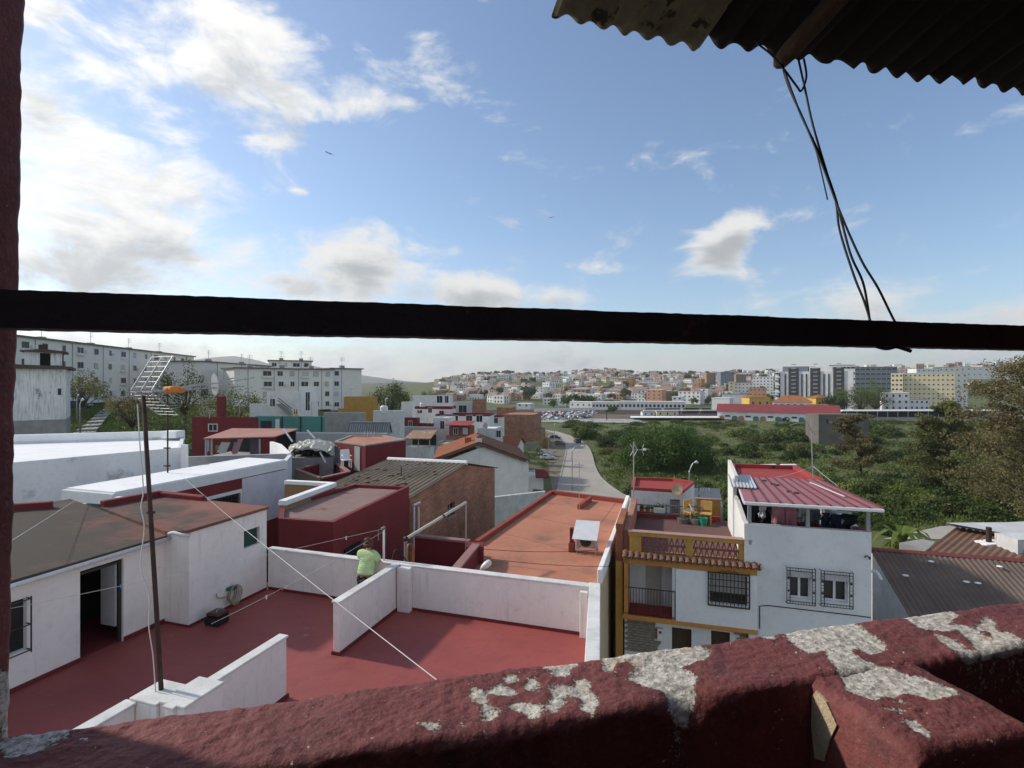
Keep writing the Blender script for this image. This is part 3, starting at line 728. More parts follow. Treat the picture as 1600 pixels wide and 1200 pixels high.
sheet('translucent_sheet', RE.s_at(862), s_mid+.004, .0, -.009, M_TRANS, wl=.062, am=.0085, tilt=-.055, rag=.010)
# a nail hole patch of light is left out; the wooden pole that carries the sheets
lp = P(1213, 103, 1.42)
mb = MB(); d = Vector((.25, -.95, .235)).normalized()
mb.tube([lp, lp+d*.012, lp+d*.05, lp+d*.5, lp+d*2.2], [.010, .020, .0245, .026, .03], 14)
tag(mb.build('roof_pole', mat('weathered_log', (.10, .062, .040), (.05, .032, .022), 20, .9, .4, 90, stretch=(1, .2, 1)), smooth=True), 'round wooden pole end under the corrugated roof, wires tied to it', 'pole')
wb = thing('wire_bundle', 'thin black wires hanging from the roof pole down to the beam', 'wires', P(1375, 505, 1.24))
WP = [[(1180, 42, 1.40), (1182, 65, 1.40), (1205, 85, 1.38), (1225, 108, 1.37), (1245, 135, 1.36), (1252, 142, 1.36), (1260, 120, 1.36), (1256, 92, 1.37)],
      [(1222, 100, 1.38), (1232, 135, 1.36), (1256, 188, 1.34), (1285, 258, 1.31), (1312, 330, 1.28), (1345, 405, 1.25), (1372, 450, 1.235), (1399, 504, 1.225), (1410, 512, 1.22)],
      [(1247, 90, 1.38), (1258, 140, 1.36), (1270, 195, 1.34), (1292, 270, 1.31), (1306, 315, 1.29), (1312, 360, 1.28), (1334, 430, 1.25), (1350, 470, 1.235), (1360, 503, 1.225), (1360, 516, 1.22)],
      [(1226, 112, 1.36), (1250, 176, 1.345), (1280, 240, 1.32), (1304, 305, 1.29), (1316, 350, 1.275), (1330, 400, 1.26), (1348, 440, 1.245), (1356, 480, 1.235), (1359, 503, 1.225)],
      [(1270, 215, 1.33), (1280, 255, 1.32), (1287, 285, 1.315), (1293, 312, 1.31)],
      [(1368, 541, 1.21), (1385, 545, 1.205), (1400, 542, 1.205), (1412, 545, 1.205), (1424, 549, 1.20)]]
for i, w in enumerate(WP):
    MB().tube(smooth_path([P(*q) for q in w]), (.0026 if i < 4 else .0016) if i != 5 else .0042, 6).build('wire', M_CABLE, wb, smooth=True)
# ================================================================== the terrace roofs just below
T = Fr(G(628, 955, -5.6), 18.0)
ZF = CZ - 5.6; ZT = CZ - 4.53
def wallgrid(mb, fr, axis, a0, a1, z0, z1, c, thick, holes, mi=0, rev=None):
    """A wall with real openings. axis 's': runs along s at t=c (front) to c+thick; axis 't': runs along t at s=c, thickness towards -s if thick<0."""
    A = sorted({a0, a1, *[h[0] for h in holes], *[h[1] for h in holes]}); Z = sorted({z0, z1, *[h[2] for h in holes], *[h[3] for h in holes]})
    A = [x for x in A if a0-1e-6 <= x <= a1+1e-6]; Z = [x for x in Z if z0-1e-6 <= x <= z1+1e-6]
    pt = (lambda a, d, z: fr.p(a, c+d, z)) if axis == 's' else (lambda a, d, z: fr.p(c+d, a, z))
    solid = lambda i, j: 0 <= i < len(A)-1 and 0 <= j < len(Z)-1 and not any(h[0]-1e-6 <= A[i] and A[i+1] <= h[1]+1e-6 and h[2]-1e-6 <= Z[j] and Z[j+1] <= h[3]+1e-6 for h in holes)
    for i in range(len(A)-1):
        for j in range(len(Z)-1):
            if not solid(i, j): continue
            a, b, l, h = A[i], A[i+1], Z[j], Z[j+1]
            for d in (0, thick): mb.poly([pt(a, d, l), pt(b, d, l), pt(b, d, h), pt(a, d, h)], mi)
            if not solid(i-1, j): mb.poly([pt(a, 0, l), pt(a, thick, l), pt(a, thick, h), pt(a, 0, h)], mi)
            if not solid(i+1, j): mb.poly([pt(b, 0, l), pt(b, thick, l), pt(b, thick, h), pt(b, 0, h)], mi)
            if not solid(i, j-1): mb.poly([pt(a, 0, l), pt(b, 0, l), pt(b, thick, l), pt(a, thick, l)], mi)
            if not solid(i, j+1): mb.poly([pt(a, 0, h), pt(b, 0, h), pt(b, thick, h), pt(a, thick, h)], mi)
    return mb

terr = thing('terrace_house', 'house with a red painted roof terrace and white parapet walls', 'house', T.p(0, -3, CZ-12.2))
TP0, TP1 = .13, .30                       # far parapet
M_TW = mat('terrace_wall_paint', (.82, .78, .745), (.72, .685, .655), .6, .88, .35, 26, streak=.5, scol=(.50, .47, .44), patch=((.60, .57, .545), .58, .8), psoft=.25)
M_CAP = mat('parapet_cap', (.74, .735, .71), (.55, .54, .51), 2.5, .9, .4, 40, patch=((.33, .31, .28), .66, 5))
# floor: one coat over broad tiles
MB().prism([T.p(-5.1, -7.6, ZF-.25), T.p(5.78, -7.6, ZF-.25), T.p(4.62, TP0+.05, ZF-.25), T.p(-5.1, TP0+.05, ZF-.25)], UP*.25).build('floor', M_REDFL, terr)
# faint tile joints, recessed darker lines laid as thin strips
mj = MB()
for k in range(8):
    s = -4.6 + k*1.2; mj.obox(T.p(s, -7.2, ZF-.001), T.u*.004, T.v*7.2, UP*.002)
for k in range(5):
    t = -6.6 + k*1.45; mj.obox(T.p(-4.9, t, ZF-.001), T.u*9.4, T.v*.004, UP*.0015)
mj.build('tile_joints', mat('painted_joint', (.25, .066, .060), (.21, .055, .052), 3, .6, .1), terr)
def wall(name, s0, s1, t0, t1, zt=ZT, capw=.025, zb=ZF-.01, m=M_TW, cap=True, par=terr):
    w = MB().fbox(T, s0, s1, t0, t1, zb, zt).build(name, m, par, bevel=.012)
    if cap: MB().fbox(T, s0-capw, s1+capw, t0-capw, t1+capw, zt+.002, zt+.045).build('coping', M_CAP, w, bevel=.012)
    return w
wall('parapet', -4.2, 4.60, TP0, TP1)
wall('partition_wall', -.30, -.15, -2.29, TP0-.03)
wall('pilaster', -.12, .22, TP0-.17, TP0-.002, zt=ZT+.002, cap=False)
wall('partition_wall', -.28, -.13, -6.05, -3.84)
pw_ = MB().prism([T.p(4.60, TP1+.03, ZF-.01), T.p(4.60+.15*7.8, -7.5, ZF-.01), T.p(4.80+.15*7.8, -7.5, ZF-.01), T.p(4.80, TP1+.03, ZF-.01)], UP*(ZT+.004-ZF+.01)).build('parapet', M_TW, terr, bevel=.012)
MB().prism([T.p(4.575, TP1+.06, ZT+.006), T.p(4.575+.15*7.8, -7.5, ZT+.006), T.p(4.825+.15*7.8, -7.5, ZT+.006), T.p(4.825, TP1+.06, ZT+.006)], UP*.043).build('coping', M_CAP, pw_, bevel=.012)
wall('pilaster', 4.42, 4.595, TP0-.13, TP0-.002, zt=ZT-.06, cap=False)
# stepped block where the partition meets the front wall of the terrace
blk = wall('front_wall', -1.02, -.84, -7.5, -6.06, zt=ZT-.06)
wall('mast_block', -.95, -.45, -6.05, -5.55, zt=ZT-.02, capw=.01)
wall('mast_block', -.45, .02, -6.0, -5.35, zt=ZT+.003, capw=.012)
# red painted skirting
sk = MB()
for (s0, s1, t0, t1) in ((-4.18, -.12, TP0-.02, TP0-.002), (.22, 4.42, TP0-.02, TP0-.002), (-.15, -.125, -2.30, TP0-.02), (-.325, -.30, -2.30, TP0-.02), (-.325, -.125, -2.32, -2.30), (-.13, -.10, -6.0, -3.83), (-.28, -.1, -3.84, -3.81)):
    MB().fbox(T, s0, s1, t0, t1, ZF, ZF+.07).build('skirting', mat('skirting_red', (.17, .028, .028), (.13, .022, .024), 2, .7, .2, 20), terr)
# body of the house below
MB().prism([T.p(-5.1, -7.6, CZ-12.6), T.p(5.9, -7.6, CZ-12.6), T.p(4.79, TP1, CZ-12.6), T.p(-5.1, TP1, CZ-12.6)], UP*(ZF-.26-CZ+12.6)).build('wall', M_WHITE, terr)

# ------------------------------------------------------------------ rooftop room at the left
room = thing('rooftop_room', 'low white rooftop room with stained red roof, open dark doorway and green window', 'room', T.p(-7, -3, ZF))
SA, SB = -4.98, -4.22
zg = CZ - 3.58; zb2 = CZ - 3.42
d0 = T.side(125, 960, SA)[0]; d1 = T.side(193, 960, SA)[0]; dz = T.side(125, 893, SA)[1]
gt0, gz0 = T.side(381, 858, SB); gt1, gz1 = T.side(406, 822, SB)
mb = MB(); wallgrid(mb, T, 't', -7.6, -2.28, ZF-.01, zg, SA, -.16, [(d0, d1, ZF-.01, min(dz, zg-.1)), (-6.9, T.side(42, 960, SA)[0], T.side(30, 1018, SA)[1], T.side(36, 935, SA)[1])])
mb.build('wall', M_TW, room)
mb = MB(); wallgrid(mb, T, 't', -2.28, .10, ZF-.01, zb2, SB, -.16, [(gt0, gt1, gz0, gz1)]); mb.build('wall', M_TW, room)
MB().fbox(T, SA-.15, SB-.16, -2.28, -2.12, ZF-.01, zb2-.002).build('wall', M_TW, room)
MB().fbox(T, SA-4.8, SB-.162, -.06, .10, ZF-.01, zb2-.004).build('wall', M_TW, room)
MB().fbox(T, SA-1.9, SA-1.8, -7.6, -.1, ZF, zg-.02).build('back_wall', M_BLACK, room)  # black backing stands in for the unlit depth of the room
MB().fbox(T, SA-1.8, SA-.17, -7.6, -.1, ZF-.2, ZF+.004).build('inner_floor', M_RED, room)
# roof: a stained coating that rises to the back
M_STAIN = mat('stained_red_roof', (.26, .105, .082), (.19, .085, .066), .9, .95, .5, 14, patch=((.070, .060, .050), .20, .75), contrast=.2, psoft=.30, pgrad=(-.030, -.050, 0))
def roof_sheet(name, pts, th, m, par, n=1):
    return MB().prism([Vector(p) for p in pts], UP*th).build(name, m, par)
zr1 = CZ-3.3
roof_sheet('roof', [T.p(SA+.16, -7.6, zg+.005), T.p(SA+.16, -2.34, zg+.005), T.p(SA-4.9, -1.2, zr1), T.p(SA-4.9, -7.6, zr1)], .06, M_STAIN, room)
roof_sheet('roof', [T.p(SA+.10, -2.34, zg+.075), T.p(SB+.05, -2.34, zb2+.006), T.p(SB+.05, .14, zb2+.006), T.p(SA-3.2, .14, zb2+.05), T.p(SA-3.2, -1.55, zr1-.05)], .07, M_STAIN, room)
for pa_, pb_ in ((T.p(SA-4.85, -7.6, zr1+.12), T.p(SA-4.85, -2.6, zr1+.12)), (T.p(SA-4.85, -2.6, zr1+.12), T.p(SA-4.3, -2.0, zr1+.10)), (T.p(SA-3.2, -1.5, zr1+.08), T.p(SA-3.1, .1, zb2+.18)), (T.p(SA-3.1, .08, zb2+.16), T.p(SA-1.4, .08, zb2+.13))): MB().bar(pa_, pb_, .2, .2).build('kerb', M_RED, room, bevel=.03)
gp = [T.p(SA+.19, -7.6, zg-.03), T.p(SA+.19, -2.30, zg-.02)]
MB().tube(gp, .045, 10).build('gutter', M_WHITE2, room, smooth=True)
MB().tube([T.p(SA+.15, -2.30, zg-.02), T.p(SA+.15, -2.30, zg+.1), T.p(SA+.4, -2.36, zg+.15), T.p(SB-.1, -2.40, zb2-.03), T.p(SB+.05, -2.31, zb2-.05)], .04, 8).build('drain_pipe', M_WHITE2, room, smooth=True)
# doorway: frame, curtain-like inner door, dark room
dr = MB(); dr.fbox(T, SA-.12, SA-.06, d0, d0+.05, ZF, dz); dr.fbox(T, SA-.12, SA-.06, d1-.05, d1, ZF, dz); dr.fbox(T, SA-.12, SA-.06, d0, d1, dz-.10, dz-.05)
dro = dr.build('door_frame', M_DARK, room)
MB().fbox(T, SA-.55, SA-.12, d1-.10, d1-.06, ZF+.35, dz-.1).build('door_leaf', M_GREYW, dro)
gw = MB().fbox(T, SB-.13, SB-.10, gt0, gt1, gz0, gz1).build('shutter', plain('green_shutter', (.018, .055, .045), .6), room)
for k in range(5):
    z = lerp(gz0, gz1, (k+.5)/5); MB().fbox(T, SB-.10, SB-.09, gt0+.02, gt1-.02, z-.012, z+.012).build('slat', MATS['green_shutter'], gw)
wt1 = T.side(42, 960, SA)[0]
gr = MB()
for k in range(5):
    t = lerp(-6.9, wt1, k/4); gr.bar(T.p(SA+.12, t, T.side(30, 1022, SA)[1]), T.p(SA+.12, t, T.side(36, 932, SA)[1]), .018)
for py in (935, 975, 1015): gr.bar(T.p(SA+.12, -6.9, T.side(38, py, SA)[1]), T.p(SA+.12, wt1, T.side(38, py, SA)[1]), .018); gr.bar(T.p(SA-.02, wt1, T.side(38, py, SA)[1]), T.p(SA+.12, wt1, T.side(38, py, SA)[1]), .018)
gr.build('window_grille', M_DARK, room)
MB().fbox(T, SA-.12, SA-.10, -6.9, wt1, T.side(30, 1018, SA)[1], T.side(36, 935, SA)[1]).build('window_pane', M_GLASS, room)
# skirting in front of the room
for q_ in ((SA+.002, SA+.025, -7.5, d0, ZF+.003, ZF+.08), (SA+.002, SA+.025, d1, -2.3, ZF+.003, ZF+.10), (SB+.002, SB+.022, -2.29, .08, ZF+.003, ZF+.06), (SA+.025, SB+.022, -2.305, -2.285, ZF+.003, ZF+.05)): MB().fbox(T, *q_).build('skirting', MATS['skirting_red'], room)

# things on the terrace -------------------------------------------------
hose = thing('hose_reel', 'coiled beige garden hose on a green wall holder', 'hose', T.p(SB, T.side(357, 930, SB)[0], T.side(357, 950, SB)[1]))
ht, hz = T.side(358, 925, SB)
MB().fbox(T, SB, SB+.16, ht-.10, ht+.10, hz+.06, hz+.14).build('holder', plain('green_plastic', (.02, .11, .07), .5), hose, bevel=.02)
M_HOSE = plain('beige_hose', (.30, .26, .19), .6)
for k in range(5):
    rr = .15 + .02*k; pts = [T.p(SB+.06+.03*k+.01*sin(3*g), ht+rr*.8*cos(g)+.01*k, hz-.06+rr*sin(g)*1.05) for g in [2*pi*j/22 for j in range(23)]]
    MB().tube(pts, .013, 6).build('coil', M_HOSE, hose, smooth=True)
MB().tube(smooth_path([T.p(SB+.05, ht-.14, hz-.06), T.p(SB+.06, ht-.28, hz-.04), T.p(SB+.05, ht-.40, hz+.02), T.p(SB+.04, ht-.42, hz+.12)]), .012, 6).build('hose_end', M_HOSE, hose, smooth=True)
q = T.loc(G(340, 974, -5.6))
grill = thing('portable_grill', 'small black boxy barbecue with a maroon lid on the terrace floor', 'barbecue', T.p(q[0], q[1], ZF))
MB().fbox(T, q[0]-.20, q[0]+.20, q[1]-.20, q[1]+.16, ZF+.03, ZF+.20).build('tray', M_BLACK, grill, bevel=.03)
MB().fbox(T, q[0]-.17, q[0]+.20, q[1]-.19, q[1]+.17, ZF+.204, ZF+.30).build('lid', plain('maroon_enamel', (.06, .012, .016), .3), grill, bevel=.05)
MB().tube([T.p(q[0]+.05, q[1]-.08, ZF+.30), T.p(q[0]+.05, q[1]-.06, ZF+.345), T.p(q[0]+.05, q[1]+.07, ZF+.345), T.p(q[0]+.05, q[1]+.09, ZF+.30)], .011, 6).build('handle', M_STEEL, grill)
for a, b in ((-.17, -.17), (.17, -.17), (.17, .13), (-.17, .13)): MB().tube([T.p(q[0]+a, q[1]+b, ZF), T.p(q[0]+a, q[1]+b, ZF+.04)], .015, 6).build('foot', M_DARK, grill)

# ------------------------------------------------------------------ television mast with corner reflector
mb0 = T.loc(G(252, 1080, -4.53)); base = G(252, 1080, -4.53); base.z = ZT+.01
ta = P(224, 618, 7.95)
mast = thing('antenna_mast', 'tall rusty mast with a corner reflector television aerial and orange dipole box', 'aerial', base)
MB().tube([base, base.lerp(ta, .5), ta], [.034, .033, .030], 10).build('mast', M_RUST, mast, smooth=True)
MB().tube([base.lerp(ta, .60)-Vector((.045,0,0)), base.lerp(ta, .60)+Vector((.06,0,0))], .02, 8).build('clamp', M_RUST, mast)
cp = smooth_path([base.lerp(ta, f)+Vector((dx, -.05, 0)) for f, dx in ((0, -.05), (.12, -.055), (.22, -.09), (.32, -.06), (.42, -.16), (.55, -.07), (.62, -.10), (.68, -.05), (.80, -.06), (.97, -.06))])
MB().tube(cp, .008, 6).build('cable', M_ROPE, mast, smooth=True)
ax = Vector((.47, .88, .05)).normalized(); sd2 = ax.cross(UP).normalized(); au = sd2.cross(ax).normalized()
A0 = ta + Vector((-.03, 0, .05))
M_ROD = plain('pale_aluminium_rod', (.40, .41, .42), .5, .3)
def rod(par, a, b, r=.008, m=None): return MB().tube([a, b], r, 5).build('rod', m or M_ROD, par)
for sg in (1, -1):
    dirp = (ax*.52 + au*.85*sg).normalized() if sg > 0 else (ax*.70 - au*.72).normalized(); ln = .62 if sg > 0 else .52
    pan = MB().tube([A0-sd2*.30, A0+sd2*.30], .011, 6).build('reflector', M_ROD, mast)
    for k in (-1, 0, 1): MB().tube([A0+sd2*.28*k+au*.03*sg, A0+sd2*.28*k+dirp*ln], .0085 if k else .007, 6).build('rail', M_ROD if k < 1 else M_STEEL, pan)
    for k in range(1, 8):
        c = A0 + dirp*ln*k/7; MB().tube([c-sd2*.30, c+sd2*.30], .0038, 5).build('rod', M_ROD, pan)
bm_end = A0 + ax*.62
MB().tube([A0-ax*.08, A0+ax*.75], .018, 8).build('boom', M_ROD, mast)
D0 = A0 + ax*.34
dm = MB(); dm.obox(D0-sd2*.04-au*.05, ax*.30, sd2*.08, au*.10); dm.obox(D0+ax*.02-sd2*.12-au*.035, ax*.14, sd2*.24, au*.10)
dm.build('dipole_box', plain('orange_plastic', (.62, .20, .03), .45), mast, bevel=.03)
for dv in (Vector((0, 0, 0)), sd2*.13+au*.07, -sd2*.13+au*.07):
    a = D0+ax*.2+dv*.4; b = D0+ax*1.35+dv*2.1
    MB().tube([a, b], .011, 6).build('director_boom', M_ROD, mast)
    for k in range(1, 8): c = a.lerp(b, k/8); MB().tube([c-au*.035, c+au*.035], .005, 4).build('director', M_ROD, mast)
mb = MB(); cc = D0+ax*.80+au*.06
mb.prism([cc+(sd2*cos(g)*.10+au*sin(g)*.19) for g in [2*pi*k/14 for k in range(14)]], ax*.02); mb.build('end_plate', M_STEEL, mast)

# ------------------------------------------------------------------ clothes lines, pegs, posts
def line(name, label, a, b, r, sag=.05, m=M_ROPE, n=14, cat='clothes line', group=None):
    pts = [a.lerp(b, k/n) - UP*sag*4*(k/n)*(1-k/n) for k in range(n+1)]
    o = MB().tube(pts, r, 5).build(name, m, None, smooth=True); return tag(o, label, cat, group), pts
pp = T.loc(ray_plane(600, 885, T.p(0, TP1-.05, 0), T.v)); pb = T.p(pp[0], TP1-.06, ZT+.046); pt_ = P(600, 826, pb.y)
post = thing('line_post', 'short white clothes line post on the parapet beside the woman in green', 'post', pb)
MB().tube([pb, pt_], .028, 8).build('pole', M_WHITE, post, smooth=True)
MB().tube([pt_-Vector((.07, 0, .02)), pt_+Vector((.03, 0, .03))], .04, 8).build('pulley', plain('green_grey_plastic', (.10, .17, .15), .5), post)
MB().tube([pt_+Vector((-.14, 0, -.05)), pt_+Vector((-.14, 0, -.3))], .012, 5).build('hook', MATS['green_grey_plastic'], post)
lA, ptsA = line('clothes_line', 'thin clothes line from the white rooftop room over the terrace to the white post', P(10, 952, 9.2), pt_, .005, .03)
lB, ptsB = line('clothes_line', 'thin low clothes line with three pegs above the red terrace floor', P(330, 975, 10.6), pt_-UP*.06, .004, .06)
lC, ptsC = line('white_rope', 'long pale rope slanting across the terraces to our house', P(278, 738, 19.8), Vector((2.25, 1.36, CZ-2.62)), .0055, .12, n=30, cat='rope')
lD, ptsD = line('white_rope', 'thin rope running up from the stained roof to the corner pillar', P(132, 772, 15.0), P(-40, 880, 8.0), .007, .02, cat='rope')
def peg(c, col, lab):
    o = thing('clothes_peg', lab, 'peg', c-UP*.05, 'pegs on the clothes lines')
    m = plain('peg_' + col[0], col[1], .5)
    for sg in (-1, 1): MB().obox(c+Vector((-.008+sg*.006, -.008, -.06)), Vector((.008, 0, 0)), Vector((0, .016, 0)), Vector((sg*.006, 0, .085))).build('leg', m, o)
for f, col, lab in ((.23, ('blue', (.05, .28, .60)), 'blue peg on the clothes line before the dark doorway'), (.53, ('white', (.75, .75, .73)), 'white peg on the line beside the hose'), (.66, ('yellow', (.6, .45, .12)), 'yellow peg above the coiled hose'), (.86, ('white', (.7, .7, .7)), 'white peg on the line beside the woman')):
    i = min(int(f*14), 13); peg(ptsA[i].lerp(ptsA[i+1], f*14-i), col, lab)
for f, col, lab in ((.27, ('white', 0), 'white peg hanging alone on the low line'), (.355, ('red', (.45, .06, .06)), 'red peg beside a pale one on the low line'), (.375, ('cream', (.66, .60, .45)), 'cream peg beside a red one on the low line')):
    i = min(int(f*14), 13); peg(ptsB[i].lerp(ptsB[i+1], f*14-i), col if col[1] else ('white', (.75, .75, .73)), lab)

# ------------------------------------------------------------------ woman leaning on the parapet
wq = T.loc(ray_plane(571, 880, T.p(0, -.22, 0), T.v)); W = T.p(wq[0], -.20, ZF)
def skin(name, joints, edges, m, par, lv=2):
    me = bpy.data.meshes.new(name); me.from_pydata([tuple(T.u*a + T.v*b + UP*c) for a, b, c, *_ in joints], edges, [])
    o = bpy.data.objects.new(name, me); C.objects.link(o); o.parent = par; me.materials.append(m)
    md = o.modifiers.new('skin', 'SKIN'); md.use_smooth_shade = True
    for v, j in zip(me.skin_vertices[0].data, joints): v.radius = (j[3], j[4] if len(j) > 4 else j[3]); 
    me.skin_vertices[0].data[0].use_root = True
    s = o.modifiers.new('sub', 'SUBSURF'); s.levels = lv; s.render_levels = lv
    return o
per = thing('person', 'person seen from behind in a light green shirt and black trousers, leaning on the parapet', 'person', W)
M_SKIN = plain('skin', (.50, .30, .21), .6)
J = [(0, 0, .92, .08, .07), (0, .02, 1.10, .08, .07), (0, .06, 1.30, .10, .08), (0, .10, 1.42, .07, .06), (0, .13, 1.50, .05), (0, .15, 1.60, .085, .095), (0, .15, 1.68, .06),
     (-.19, .08, 1.36, .055), (-.25, .18, 1.17, .042), (-.12, .34, 1.13, .035), (-.03, .38, 1.14, .03),
     (.19, .08, 1.36, .055), (.28, .20, 1.17, .042), (.14, .36, 1.13, .035), (.04, .40, 1.14, .03),
     (-.10, .0, .86, .07), (-.11, .02, .48, .05), (-.11, -.02, .09, .045), (-.12, .10, .04, .04), (.10, .0, .86, .07), (.12, .03, .48, .05), (.13, .0, .09, .045), (.14, .12, .04, .04)]
E = [(0,1),(1,2),(2,3),(3,4),(4,5),(5,6),(2,7),(7,8),(8,9),(9,10),(2,11),(11,12),(12,13),(13,14),(0,15),(15,16),(16,17),(17,18),(0,19),(19,20),(20,21),(21,22)]
body = skin('body', J, E, M_SKIN, per)
for sg, hx in ((-1, -.03), (1, .04)):       # fingers of the folded hands
    for k in range(4): skin('finger', [(hx-sg*(0), .38+.02*sg, 1.14, .012), (hx-sg*.05, .385+.016*(k-1.5), 1.15, .010), (hx-sg*(.09+.008*(k % 2)), .39+.018*(k-1.5), 1.135, .008)], [(0,1),(1,2)], M_SKIN, body, 1)
    skin('thumb', [(hx, .36, 1.14, .013), (hx-sg*.03, .34, 1.16, .011), (hx-sg*.05, .335, 1.16, .009)], [(0,1),(1,2)], M_SKIN, body, 1)
M_SHIRT = mat('light_green_shirt', (.50, .66, .36), (.40, .56, .28), 5, .9, .9, 9, bdist=.06, stretch=(.6, .6, 1.6))
skin('shirt', [(0, -.01, .86, .245, .175), (0, .0, .93, .24, .175), (0, .02, 1.04, .225, .17), (0, .05, 1.20, .225, .165), (0, .075, 1.34, .215, .155), (0, .10, 1.44, .075, .07), (-.20, .08, 1.36, .105), (-.25, .15, 1.20, .090), (.20, .08, 1.36, .105), (.275, .17, 1.20, .090)], [(0,1),(1,2),(2,3),(3,4),(4,5),(4,6),(6,7),(4,8),(8,9)], M_SHIRT, per)
skin('trousers', [(0, -.01, 1.0, .22, .16), (-.105, 0, .74, .145), (-.112, .02, .47, .10), (-.112, -.01, .10, .068), (.105, 0, .74, .145), (.12, .03, .47, .10), (.13, .0, .10, .068)], [(0,1),(1,2),(2,3),(0,4),(4,5),(5,6)], plain('black_trousers', (.012, .012, .013), .9), per)
hr = skin('hair', [(0, .09, 1.50, .10, .10), (0, .11, 1.59, .145, .145), (0, .12, 1.68, .12, .125), (-.01, .05, 1.70, .09), (-.015, .0, 1.70, .065)], [(0,1),(1,2),(2,3),(3,4)], mat('brown_hair', (.12, .058, .034), (.06, .03, .018), 20, .6, .6, 40, stretch=(1, 1, .2)), per)
for sg in (-1, 1):
    MB().ball(W+T.u*.088*sg+T.v*.16+UP*1.59, .028, 8, 6, sc=(.5, .8, 1.1)).build('ear', M_SKIN, per, smooth=True)
    skin('shoe', [(.125*sg, -.03, .05, .055), (.13*sg, .08, .04, .045), (.135*sg, .16, .035, .035)], [(0,1),(1,2)], M_DARK, per, 1)
MB().ball(W+T.v*.245+UP*1.58, .02, 6, 5, sc=(.8, 1.2, 1.3)).build('nose', M_SKIN, per, smooth=True)

# street lamp head behind the parapet
q = P(758, 884, 15.2)
sl = thing('street_lamp', 'white street lamp head rising just behind the white terrace parapet', 'street lamp', T.p(T.loc(q)[0], T.loc(q)[1], CZ-12.3))
qb = T.p(T.loc(q)[0]-.25, T.loc(q)[1]-.1, CZ-12.3); MB().tube([qb, Vector((qb.x, qb.y, q.z-.6)), q-Vector((.12, 0, .12))], .035, 8).build('arm', M_STEEL, sl, smooth=True)
dd = Vector((.8, .1, .6)).normalized()
mb = MB().tube([q-dd*.16, q-dd*.08, q+dd*.05, q+dd*.17, q+dd*.21], [.03, .075, .10, .085, .03], 10); mb.build('lamp_head', plain('lamp_white', (.72, .72, .70), .4), sl, smooth=True)
# ================================================================== neighbouring houses, near to far
def window(fr, par, plane, a, z, w, h, c, frame=None, glass=None, proud=.03, bars=0, sill=False, mull=True):
    """plane 's': on a front at t=c looking to -t; plane 't': on a side at s=c looking to +s."""
    frame = frame or M_FRAME; glass = glass or M_GLASS; f = min(.07, w*.12)
    bx = (lambda mb, a0, a1, d0, d1, z0, z1: mb.fbox(fr, a0, a1, c-d1, c-d0, z0, z1)) if plane == 's' else (lambda mb, a0, a1, d0, d1, z0, z1: mb.fbox(fr, c+d0, c+d1, a0, a1, z0, z1))
    mb = MB(); bx(mb, a-w/2, a-w/2+f, .001, proud, z-h/2, z+h/2); bx(mb, a+w/2-f, a+w/2, .001, proud, z-h/2, z+h/2)
    bx(mb, a-w/2+f, a+w/2-f, .001, proud, z+h/2-f, z+h/2); bx(mb, a-w/2+f, a+w/2-f, .001, proud, z-h/2, z-h/2+f)
    if mull: bx(mb, a-f*.35, a+f*.35, .001, proud*.8, z-h/2+f, z+h/2-f)
    o = mb.build('window', frame, par)
    mb = MB(); bx(mb, a-w/2+f*.6, a+w/2-f*.6, .0, proud*.45, z-h/2+f*.6, z+h/2-f*.6); mb.build('pane', glass, o)
    if sill: mb = MB(); bx(mb, a-w/2-.06, a+w/2+.06, .0, proud+.08, z-h/2-.06, z-h/2-.003); mb.build('sill', M_CAP, o)
    if bars:
        mb = MB()
        for k in range(bars+1): aa = lerp(a-w/2, a+w/2, k/bars); bx(mb, aa-.012, aa+.012, proud+.05, proud+.075, z-h/2-.03, z+h/2+.03)
        for k in range(4): zz = lerp(z-h/2, z+h/2, k/3); bx(mb, a-w/2-.05, a+w/2+.05, proud+.046, proud+.052, zz-.012, zz+.012)
        mb.build('grille', M_DARK, o)
    return o
def polyb(name, label, px, z, zb, wm, rm, par=0.0, parm=None, cat='house', group=None, pw=.16):
    """A flat-roofed house whose roof outline is given by pixels on the level z."""
    top = [G(x, y, z) for x, y in px]; c = sum(top, Vector())/len(top)
    o = thing(name, label, cat, Vector((c.x, c.y, CZ+zb)), group)
    zr = CZ+z-par
    MB().prism([Vector((p.x, p.y, CZ+zb)) for p in top], UP*(zr-CZ-zb-.005)).build('wall', wm, o)
    MB().poly([Vector((p.x, p.y, zr)).lerp(Vector((c.x, c.y, zr)), .004) for p in top]).build('roof', rm, o)
    if par:
        n = len(top); mb = MB()
        area = sum(top[i].x*top[(i+1) % n].y-top[(i+1) % n].x*top[i].y for i in range(n)); sg = 1 if area > 0 else -1
        inn = []
        for i in range(n):
            a, b, d = top[i-1], top[i], top[(i+1) % n]
            e1 = (b-a); e1.z = 0; e1.normalize(); e2 = (d-b); e2.z = 0; e2.normalize()
            n1 = Vector((-e1.y, e1.x, 0))*sg; n2 = Vector((-e2.y, e2.x, 0))*sg
            q = (n1+n2); q = q/max(.35, q.length_squared/2) ; inn.append(b+q*pw)
        for i in range(n):
            a, b, d, e = top[i], top[(i+1) % n], inn[(i+1) % n], inn[i]; base = zr-.004
            mb.add([Vector((p.x, p.y, zz)) for zz in (base, CZ+z) for p in (a, b, d, e)], [(4,5,6,7),(0,1,5,4),(3,7,6,2),(0,3,2,1)])
        mb.build('parapet', parm or wm, o)
    return o
